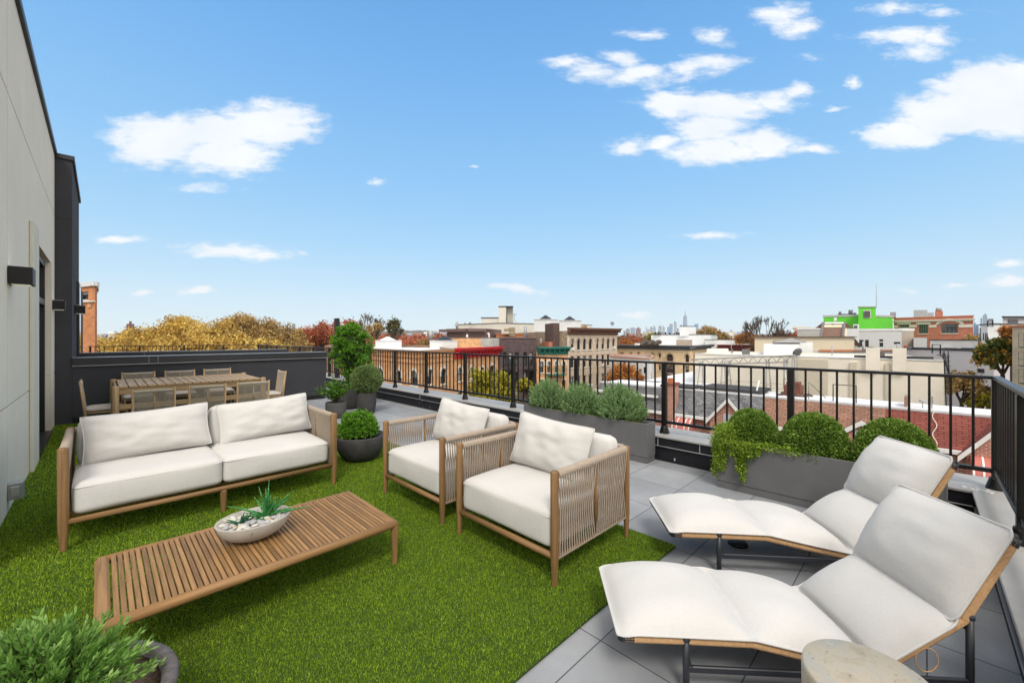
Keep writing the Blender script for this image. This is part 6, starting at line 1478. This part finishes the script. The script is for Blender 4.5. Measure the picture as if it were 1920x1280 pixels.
# steel sign truss standing on the roofs
tr = empty('roof_truss', (*C(1400, 34).xy, ZP(745, 34)), label='long white painted steel lattice gantry standing on the roofs', cat='truss'); o = tr.location
def q3(px, py, D): p = P3(px, py, D); return Vector((p.x-o.x, p.y-o.y, p.z-o.z))
TP = plain('truss_paint', (.34, .335, .32), .6, var=.2, scale=5)
mb = MB(); n = 22
T0, T1 = (1296, 674, 43), (1492, 666, 33)
def tp(f, dy=0, dd=0): return q3(T0[0]+(T1[0]-T0[0])*f, T0[1]+(T1[1]-T0[1])*f+dy*(1+.3*f), T0[2]+(T1[2]-T0[2])*f+dd)
for dd in (0, 1.0):
    mb.tube([tp(0, 0, dd), tp(1, 0, dd)], .06, 6).tube([tp(0.05, 9.5, dd), tp(.93, 9.5, dd)], .05, 6)
    for k in range(n): mb.tube([tp(k/n, 0 if k % 2 else 9.5, dd), tp((k+1)/n, 9.5 if k % 2 else 0, dd)], .032, 5)
for k in range(n): mb.tube([tp(k/n, 0, 0), tp((k+1)/n, 0, 1.0)], .025, 4)
mb.obj('lattice_beam', TP, tr)
for (xa, xb, f0, yb_, D) in ((1305, 1318, .09, 740, 41), (1350, 1362, .3, 742, 39), (1372, 1358, .36, 735, 39), (1436, 1447, .72, 752, 35), (1470, 1478, .89, 728, 34), (1484, 1490, .97, 728, 33.6)):
    MB().tube([tp(f0, 4, .3), q3(xa, yb_, D)], .06, 6).tube([tp(f0+.02, 4, .8), q3(xb, yb_, D+.4)], .06, 6).tube([q3((xa+xb)/2-5, (yb_+690)/2, D), q3((xa+xb)/2+5, (yb_+690)/2, D)], .04, 5).obj('leg', TP, tr)
mb = MB()
for y in (714, 723): mb.tube([q3(1380, y, 38), q3(1500, y+8, 36)], .02, 5)
mb.tube([q3(1380, 714, 38), q3(1380, 733, 38)], .025, 5).tube([q3(1500, 722, 36), q3(1500, 745, 36)], .025, 5); mb.obj('handrail', TP, tr)
# white fence and yard items at right
wf = empty('white_fence', (*C(1832, 40).xy, GZ), label='white board fence below the grey wall at right', cat='fence'); o = wf.location
mb = MB(); a = P3(1825, 731, 40); c_ = P3(1880, 733, 38)
for k in range(14):
    p = a.lerp(c_, k/14); q = a.lerp(c_, (k+.96)/14); d = (q-p).normalized(); nn = Vector((d.y, -d.x, 0))*.05; mb.add([(x.x-o.x, x.y-o.y, z) for z in (0, a.z-o.z) for x in (p-nn, q-nn, q+nn, p+nn)], [(3, 2, 1, 0), (4, 5, 6, 7), (0, 1, 5, 4), (1, 2, 6, 5), (2, 3, 7, 6), (3, 0, 4, 7)])
mb.obj('boards', WHITEP, wf)
# --- left side: orange tower and far bits
b = Bld('brick_tower', 'orange brick apartment tower beside the charcoal wall at left', 'building', [C(95, 37), C(178, 34), C(182, 37)], ZP(536, 34), 12, BR_OR2, ROOFG, coping=LGREY, coph=.35, zbot=GZ)
b.win(0, 151, 165.5, 547, 562, False, 'half', DARKP, None, STONE, bars=(1, 2)); b.finish(); L = b.frame(0)[3]; b.part('stone_band', STONE, 0, [(0, L+.1, .01, .14, ZP(566, 34), ZP(563.5, 34))]); b.part('brick_panel', BR_OR, 0, [(L-1.1, L-.5, .01, .05, ZP(576, 34), ZP(568, 34))])
# distant slabs
def slabtower(label, x0, x1, y0, y1, D, mat, dep=None, top=None, name='distant_tower', grp=None, taper=None):
    o = C(x0, D); e = empty(name, (o.x, o.y, GZ), label=label, cat='tower', group=grp); w = (x1-x0)/770*D; og = (o.x, o.y, GZ)
    boxpx(x0, x1, y0, 690, D, dep or w, org=og).obj('tower_shaft', mat, e) if taper is None else None
    if taper:
        a = C((x0+x1)/2, D+w/2); prof = [(w*.70, 0), (w*.70, (ZP(y0, D)-GZ)*.35), (w*taper, ZP(y0, D)-GZ)]
        MB().lathe(prof, (a.x-o.x, a.y-o.y, 0), 4, rot=R(0), sm=False).obj('tower_shaft', mat, e)
    if top: 
        for (a0, a1, b0) in top: boxpx(a0, a1, b0, y0, D*1.002, (dep or w)*.6, org=og).obj('tower_top', mat, e)
    return e
TW = []
def facade(name, c1, c2, w, h): return brick(name, c1, mul(c1, .9), c2, w, h, h*.18, .6, dirt=.1, offset=0, bumps=0)
F_GL = facade('glass_tower', (.14, .22, .33), (.30, .36, .42), 9, 7); F_ST = facade('stone_tower', (.32, .33, .34), (.16, .18, .22), 8, 7); F_BR = facade('brick_tower_red', (.22, .08, .07), (.10, .05, .05), 6, 4); F_BL = facade('blue_tower', (.08, .17, .34), (.2, .3, .42), 9, 7); F_TN = facade('tan_tower', (.38, .34, .28), (.2, .18, .16), 7, 5)
slabtower('dark reddish slab tower above the golden trees at far left', 237, 252, 607, 640, 560, F_BR, 15, [(242, 247, 602)])
slabtower('small grey and tan tower pair behind the right end of the golden trees', 548, 554, 607, 640, 600, F_ST, 10); slabtower('short tan slab behind the right end of the golden trees', 553, 562, 616, 640, 620, F_TN, 10)
SK = [(1169, 1173, 620, F_ST, None), (1173.5, 1181, 617, F_ST, [(1175, 1179, 615.5)]), (1182, 1191, 614, F_GL, None), (1192, 1201.5, 616, F_BR, [(1195, 1199, 613.5)]), (1211, 1213, 613, F_ST, None), (1213.5, 1218, 617, F_GL, None), (1218.5, 1224, 614, F_ST, [(1220, 1223, 612)]), (1224.5, 1229.5, 613, F_GL, [(1226, 1228, 610)]), (1234.5, 1241, 610.5, F_ST, None), (1242, 1246.5, 613.5, F_GL, [(1243.5, 1245, 610)]), (1251, 1258, 612.5, F_BL, None), (1255, 1261.5, 607, F_ST, None), (1263.5, 1268.5, 604, F_GL, [(1264, 1267.5, 602)]), (1269, 1273, 615, F_ST, None), (1302, 1309.5, 607, F_BL, None), (1368, 1374, 620, F_ST, [(1370, 1372, 617.5)]), (1381, 1388, 622, F_GL, None), (1206, 1210, 621, F_TN, None), (1275.5, 1279, 608.5, F_ST, None)]
for k, (x0, x1, y0, mt, tp_) in enumerate(SK):
    lab = 'distant skyline tower ' + ['standing leftmost, low and grey', 'with a stepped top second from the left', 'wide and blue glass left of the dark red slab', 'in dark red brick, the only red slab of the skyline', 'very thin, just right of the red slab', 'low and glassy beside the thin grey spike', 'grey with a narrow crown in the middle cluster', 'blue grey with a pointed crown in the middle cluster', 'boxy and pale standing apart in the middle', 'slim and dark with a thin mast in the middle', 'broad and deep blue left of the tall spire', 'tall and pale behind the deep blue block', 'second tallest, slim, just left of the spire tower', 'low and grey between the slim tower and the spire', 'deep blue and boxy just right of the spire tower', 'far right of the spire, above the autumn trees', 'low and glassy right of the grey stepped one above the autumn trees', 'low and tan right of the dark red slab', 'part hidden by the white stair bulkhead'][k]
    slabtower(lab, x0, x1, y0, 640, 3600+k*17, mt, None, tp_, grp='skyline towers on the horizon')
e = slabtower('tallest tapering glass tower of the distant skyline with a needle spire', 1281.5, 1288, 592, 640, 3900, F_GL, None, None, taper=.52); oo = e.location
mb = MB(); p = C(1284.8, 3916); mb.tube([(p.x-oo.x, p.y-oo.y, ZP(592, 3900)-GZ), (p.x-oo.x, p.y-oo.y, ZP(585, 3900)-GZ), (p.x-oo.x, p.y-oo.y, ZP(581.5, 3900)-GZ)], [4.5, 2.2, 1.2], 6); mb.obj('spire', F_ST, e)
for k, (x0, x1, y0, mt, tp_, lab) in enumerate([(1838, 1842, 596, F_GL, None, 'pale blue tower with a stepped top at right, left half'), (1842.5, 1851, 590.5, F_GL, [(1845, 1849, 588)], 'tallest pale blue tower at right above the grey roofs'), (1851.5, 1863, 597, F_ST, None, 'wide pale grey tower right of the tallest one at right'), (1825.5, 1835, 608, F_BL, [(1826, 1829, 604)], 'low bluish tower beside the red school building corner')]): slabtower(lab, x0, x1, y0, 640, 1500+k*40, mt, None, tp_, grp='pale towers at the right edge of the skyline')

# ------------------------------------------------------------------ trees
def grow(seed, depth=4, spread=.55, trunk=.3):
    rs = random.Random(seed); segs = []; tips = []
    def rec(p, d, L, r, k):
        mid = p+d*L*.5+Vector((rs.uniform(-1, 1), rs.uniform(-1, 1), rs.uniform(-.4, .6)))*L*.09; q = p+d*L
        segs.append((p, mid, q, r, r*.68, k))
        if k == 0: tips.append((q, d)); return
        if k <= 2: tips.append((q, d))
        n = 3 if k > 1 else rs.choice((2, 3))
        for i in range(n):
            a = Vector((rs.gauss(0, 1), rs.gauss(0, 1), rs.gauss(0, .6))); a = (a-d*a.dot(d)).normalized(); sp = spread*rs.uniform(.6, 1.35)
            nd = (d*math.cos(sp)+a*math.sin(sp)+Vector((0, 0, .10))).normalized(); rec(q, nd, L*rs.uniform(.66, .86), r*.62, k-1)
    p0 = Vector((0, 0, trunk)); 
    for i in range(5):
        a = 2*PI*i/5+rs.uniform(-.4, .4); d = Vector((math.cos(a)*.75, math.sin(a)*.75, rs.uniform(.6, 1.3))).normalized(); rec(p0, d, .22, .035, depth)
    return segs, tips
def tree(name, label, px, pytop, D, wpx, mat, nleaf, lsize, seed, group=None, zb=GZ, depth=4, bark=BARK, dens=.5, vfrac=.75, hmin=None, spread=.55, cat='tree'):
    segs, tips = grow(seed, depth, spread); pts = [s[2] for s in segs]
    zmax = max(p.z for p in pts); zmin = .3; rx = max(math.hypot(p.x, p.y) for p in pts)
    H = ZP(pytop, D)-zb; Rr = wpx/2/770*D; ch = min(H*vfrac, Rr*1.9) if hmin is None else hmin
    def m(p): return Vector((p.x/rx*Rr, p.y/rx*Rr, H-ch+(p.z-zmin)/(zmax-zmin)*ch))
    loc = C(px, D); e = empty(name, (loc.x, loc.y, zb), label=label, cat=cat, group=group)
    mb = MB(); base = m(Vector((0, 0, zmin))); tr_ = max(.12, Rr*.055); mb.tube([(0, 0, 0), (base.x*.5, base.y, base.z*.5), base], [tr_*1.4, tr_*1.1, tr_], 8); mb.obj('trunk', bark, e)
    mb = MB(); sc = tr_/.035*(.75 if nleaf > 400 else .42); mr_ = D*(.00042 if nleaf > 400 else .00036)
    for (a, b_, c_, r0, r1, k) in segs: mb.tube([m(a), m(b_), m(c_)], [max(mr_, r0*sc), max(mr_, (r0+r1)/2*sc), max(mr_, r1*sc)], 5 if k > 1 else 3, False)
    mb.obj('branches', bark, e)
    if nleaf:
        T = np.array([list(m(t[0])) for t in tips]); w = RNG.gamma(1.3, 1, len(T)); w /= w.sum(); idx = RNG.choice(len(T), nleaf, p=w)
        sg = Rr*.105*dens*2; P = T[idx]+RNG.normal(0, 1, (nleaf, 3))*np.array([sg, sg, sg*.8]); cl = RNG.normal(0, .25, len(T)); tint = .5+cl[idx]+RNG.normal(0, .16, nleaf)
        leaf_mesh('crown', mat, P, RNG.normal(0, 1, (nleaf, 3)), lsize*RNG.uniform(.6, 1.4, nleaf), lsize*.75, e, tint)
    return e
GOLD = leafmat('gold_leaf', [(0, (.28, .18, .06)), (.35, (.56, .37, .09)), (.65, (.76, .54, .13)), (1, (.90, .72, .22))], .35, .7)
AMBER = leafmat('amber_leaf', [(0, (.20, .13, .05)), (.5, (.46, .30, .10)), (1, (.64, .46, .18))], .3, .7)
REDL = leafmat('red_leaf', [(0, (.20, .045, .025)), (.5, (.48, .14, .07)), (1, (.66, .28, .12))], .3, .7)
ORL = leafmat('orange_leaf', [(0, (.22, .07, .015)), (.5, (.46, .17, .03)), (1, (.60, .30, .06))], .3, .7)
YGR = leafmat('yellow_green_leaf', [(0, (.12, .12, .01)), (.4, (.28, .26, .02)), (.75, (.46, .40, .03)), (1, (.60, .52, .06))], .35, .6)
MAP = leafmat('maple_leaf', [(0, (.03, .06, .015)), (.4, (.08, .13, .02)), (.6, (.20, .18, .03)), (.8, (.50, .26, .03)), (1, (.60, .34, .04))], .3, .5)
BRN = leafmat('brown_leaf', [(0, (.09, .06, .03)), (.5, (.20, .13, .06)), (1, (.34, .22, .09))], .3, .7)
DRK = leafmat('dark_autumn_leaf', [(0, (.03, .045, .015)), (.5, (.08, .09, .03)), (1, (.20, .16, .05))], .25, .7)
def nleaf0(n): return n == 0
g = 'golden street trees beyond the far railing'
for k, (px, py, D, w, mt, n, lab) in enumerate([
    (215, 634, 62, 70, GOLD, 3800, 'lowest golden tree at the left end of the row'), (268, 618, 56, 110, GOLD, 6500, 'second golden tree from the left, low and bushy'), (332, 600, 60, 120, GOLD, 7500, 'tall golden tree third from the left'),
    (300, 632, 44, 120, GOLD, 6500, 'bright yellow crown low in front on the left'), (398, 602, 58, 120, GOLD, 6800, 'golden tree in the middle with dark branches showing'), (420, 630, 46, 120, GOLD, 6500, 'bright yellow crown low in front in the middle'),
    (452, 590, 62, 95, AMBER, 3400, 'thin topped golden tree whose twigs rise highest'), (505, 603, 62, 105, AMBER, 5200, 'amber tree right of the highest one'), (545, 618, 66, 70, AMBER, 3200, 'amber tree at the right end near the red trees'), (500, 636, 50, 100, GOLD, 4500, 'low yellow crown in front on the right')]):
    tree('golden_tree', lab, px, py, D, w, mt, int(n*1.55), .30, 20+k, g, vfrac=.8, dens=.5)
for k, (px, py, D, w, mt, n, nm, lab) in enumerate([
    (600, 607, 80, 78, REDL, 6500, 'red_tree', 'red autumn tree left of the steel column'), (650, 598, 84, 62, REDL, 2600, 'red_tree', 'thin red brown tree behind the topiary top'), (580, 622, 90, 50, BRN, 3000, 'brown_tree', 'dull brown tree left of the red one'),
    (694, 588, 74, 62, BRN, 220, 'bare_tree', 'tall nearly bare tree right of the topiary'), (706, 606, 72, 34, AMBER, 700, 'brown_tree', 'small sparse brown tree beside the bare one'), (740, 596, 72, 36, DRK, 1300, 'dark_tree', 'slim dark leaved tree above the white bulkhead'),
    (1436, 590, 92, 92, BRN, 0, 'bare_tree', 'large leafless tree rising above the beige wall'), (1398, 622, 100, 46, ORL, 2200, 'brown_tree', 'orange brown tree left of the leafless tree'), (1420, 640, 92, 50, BRN, 2400, 'brown_tree', 'brown foliage at the foot of the leafless tree'),
    (1182, 628, 150, 60, REDL, 4500, 'red_tree', 'dark red tree right of the beige building'), (1178, 640, 128, 34, ORL, 2400, 'orange_tree', 'small bright orange tree below the dark red one'), (1208, 634, 150, 56, DRK, 3500, 'green_tree', 'yellowish green tree below the skyline'), (1225, 624, 190, 34, YGR, 2000, 'green_tree', 'distant pale green tree top against the skyline'),
    (1322, 612, 160, 46, AMBER, 4000, 'brown_tree', 'golden brown tree right of the white stair bulkhead'), (1350, 618, 170, 36, AMBER, 2200, 'brown_tree', 'smaller golden brown tree left of the leafless tree'), (1375, 634, 150, 30, REDL, 1800, 'red_tree', 'small pinkish red tree above the dark red cornice'),
    (1462, 622, 140, 40, REDL, 3000, 'red_tree', 'dark red tree right of the leafless tree'), (1492, 624, 140, 34, REDL, 2400, 'red_tree', 'dark red tree near the grey rooftop units'),
    (1170, 684, 58, 62, ORL, 4200, 'orange_tree', 'orange leaved street tree before the white walled house'), (1203, 692, 60, 34, ORL, 900, 'orange_tree', 'sparse reddish tree right of the orange street tree'),
    (918, 698, 36, 100, YGR, 11000, 'yellow_tree', 'bright yellow green tree below the red cornice behind the balusters'), (985, 712, 40, 34, YGR, 1400, 'yellow_tree', 'small yellow green tree in front of the balconies'),
    (1803, 700, 31, 62, AMBER, 3400, 'brown_tree', 'orange brown bushy tree left of the corner post'), (1838, 722, 33, 36, BRN, 900, 'brown_tree', 'twiggy brown bush by the white fence'), (1845, 738, 30, 40, YGR, 2200, 'green_bush', 'bright yellow green bush by the white fence'),
    (1880, 640, 30, 66, MAP, 7500, 'maple_tree', 'green maple turning orange beside the beige building at right'), (1898, 612, 33, 36, ORL, 900, 'maple_tree', 'orange topped tree behind the beige building at right'),
    (800, 634, 150, 60, AMBER, 2600, 'brown_tree', 'brown tree between the two white bulkheads'), (775, 640, 120, 44, REDL, 2000, 'red_tree', 'low reddish tree right of the first white bulkhead'), (1020, 735, 45, 30, DRK, 1500, 'green_bush', 'dark green street bush behind the long planter'),
    (1820, 628, 75, 24, AMBER, 900, 'brown_tree', 'small golden tree between the school and the modern building')]):
    tree(nm, lab, px, py, D, w, mt, n, .20+D*.0013, 60+k, 'autumn trees among the buildings', vfrac=.7, hmin=({'bare_tree': .95, 'dark_tree': 1.7}[nm]*w/770*D if nm in ('bare_tree', 'dark_tree') else None), spread=.42 if nm == 'bare_tree' else .55, depth=5 if nleaf0(n) else 4)
# far tree belt: a wood nobody could count
def belt(label, px0, px1, pyt, D0, D1, n, mat, ls):
    px = RNG.uniform(px0, px1, n); D = RNG.uniform(D0, D1, n); X = (px-960)/770*D; top = CAMZ-(pyt-633)*D/770
    cl = np.sin(px*.35+D*.05)*np.sin(px*.13+D*.021); z = top-(3+3*cl)*(D/200)-RNG.exponential(2.0, n)*(D/160)
    P = np.stack([(D+X)/S2, (D-X)/S2, z], 1); o = leaf_mesh('distant_trees', mat, P, RNG.normal(0, 1, (n, 3)), ls*D/200*RNG.uniform(.6, 1.4, n), ls*D/200, None, .5+.3*cl+RNG.normal(0, .15, n)); tag(o, label, 'trees', kind='stuff')
belt('reddish brown distant woods between the roofs on the left', 560, 860, 627, 150, 420, 16000, REDL, 1.3)
belt('brown distant woods below the skyline', 1120, 1560, 629, 220, 600, 16000, BRN, 1.3)
belt('distant brown treetops at far left behind the golden trees', 180, 600, 634, 150, 400, 9000, BRN, 1.3)
belt('distant golden treetops at far right', 1560, 1960, 630, 180, 500, 9000, AMBER, 1.3)
# small distant houses among the treetops
def house(px, py, D, w, h, mt):
    a = C(px, D); o = MB(); z1 = ZP(py, D); o.prism([(-w/2, -w*.35), (w/2, -w*.35), (w/2, w*.35), (-w/2, w*.35)], GZ, z1).add([(-w/2-.3, -w*.35, z1), (w/2+.3, -w*.35, z1), (w/2+.3, w*.35, z1), (-w/2-.3, w*.35, z1), (-w/2-.3, 0, z1+h), (w/2+.3, 0, z1+h)], [(0, 1, 5, 4), (2, 3, 4, 5), (3, 0, 4), (1, 2, 5), (0, 3, 2, 1)])
    q = o.obj('distant_house', mt, None, (a.x, a.y, 0), R(-45+RNG.uniform(-30, 30))); tag(q, 'small pale distant house among the treetops near the horizon', 'house', 'distant houses on the horizon')
DHM = [plain('dh_white', (.55, .56, .56), .8), plain('dh_tan', (.42, .36, .28), .8), plain('dh_brick', (.30, .13, .09), .8), plain('dh_grey', (.30, .31, .33), .8)]
for (x0, x1, y0, y1, n, d0, d1) in ((186, 240, 622, 636, 26, 260, 480), (755, 850, 622, 634, 30, 350, 900), (1200, 1245, 622, 632, 12, 300, 700), (1330, 1420, 622, 634, 26, 350, 900), (1312, 1345, 610, 620, 8, 350, 420), (1440, 1500, 620, 630, 12, 300, 600)):
    for k in range(n//2): D = RNG.uniform(d0, d1); house(RNG.uniform(x0, x1), RNG.uniform(y0, y1), D, RNG.uniform(3.5, 8)*D/400, RNG.uniform(.6, 1.8)*D/400, DHM[int(RNG.integers(0, 4))])
# street below, cars are hidden by the parapet; side street surface
rd = MB().prism([(q.x, q.y) for q in (C(640, 25), C(1080, 25), C(1010, 60), C(700, 41))], GZ+.004, GZ+.02).obj('street', plain('asphalt', (.05, .05, .052), .9, var=.2, scale=1)); tag(rd, 'asphalt street far below the terrace', 'street', kind='structure')

# ------------------------------------------------------------------ air between the terrace and the skyline
def haze():
    m = bpy.data.materials.new('haze_air'); m.use_nodes = True; t = m.node_tree; t.nodes.clear()
    o = t.nodes.new('ShaderNodeOutputMaterial'); v = t.nodes.new('ShaderNodeVolumePrincipled'); t.links.new(v.outputs[0], o.inputs['Volume'])
    v.inputs['Color'].default_value = (.92, .96, 1.0, 1); v.inputs['Density'].default_value = .00008; v.inputs['Anisotropy'].default_value = 0.0
    q = MB().box(-1600, 3400, -1600, 3400, GZ-1.5, 300).obj('haze', m); tag(q, 'pale air softening the distant skyline', 'haze', kind='stuff')
haze()
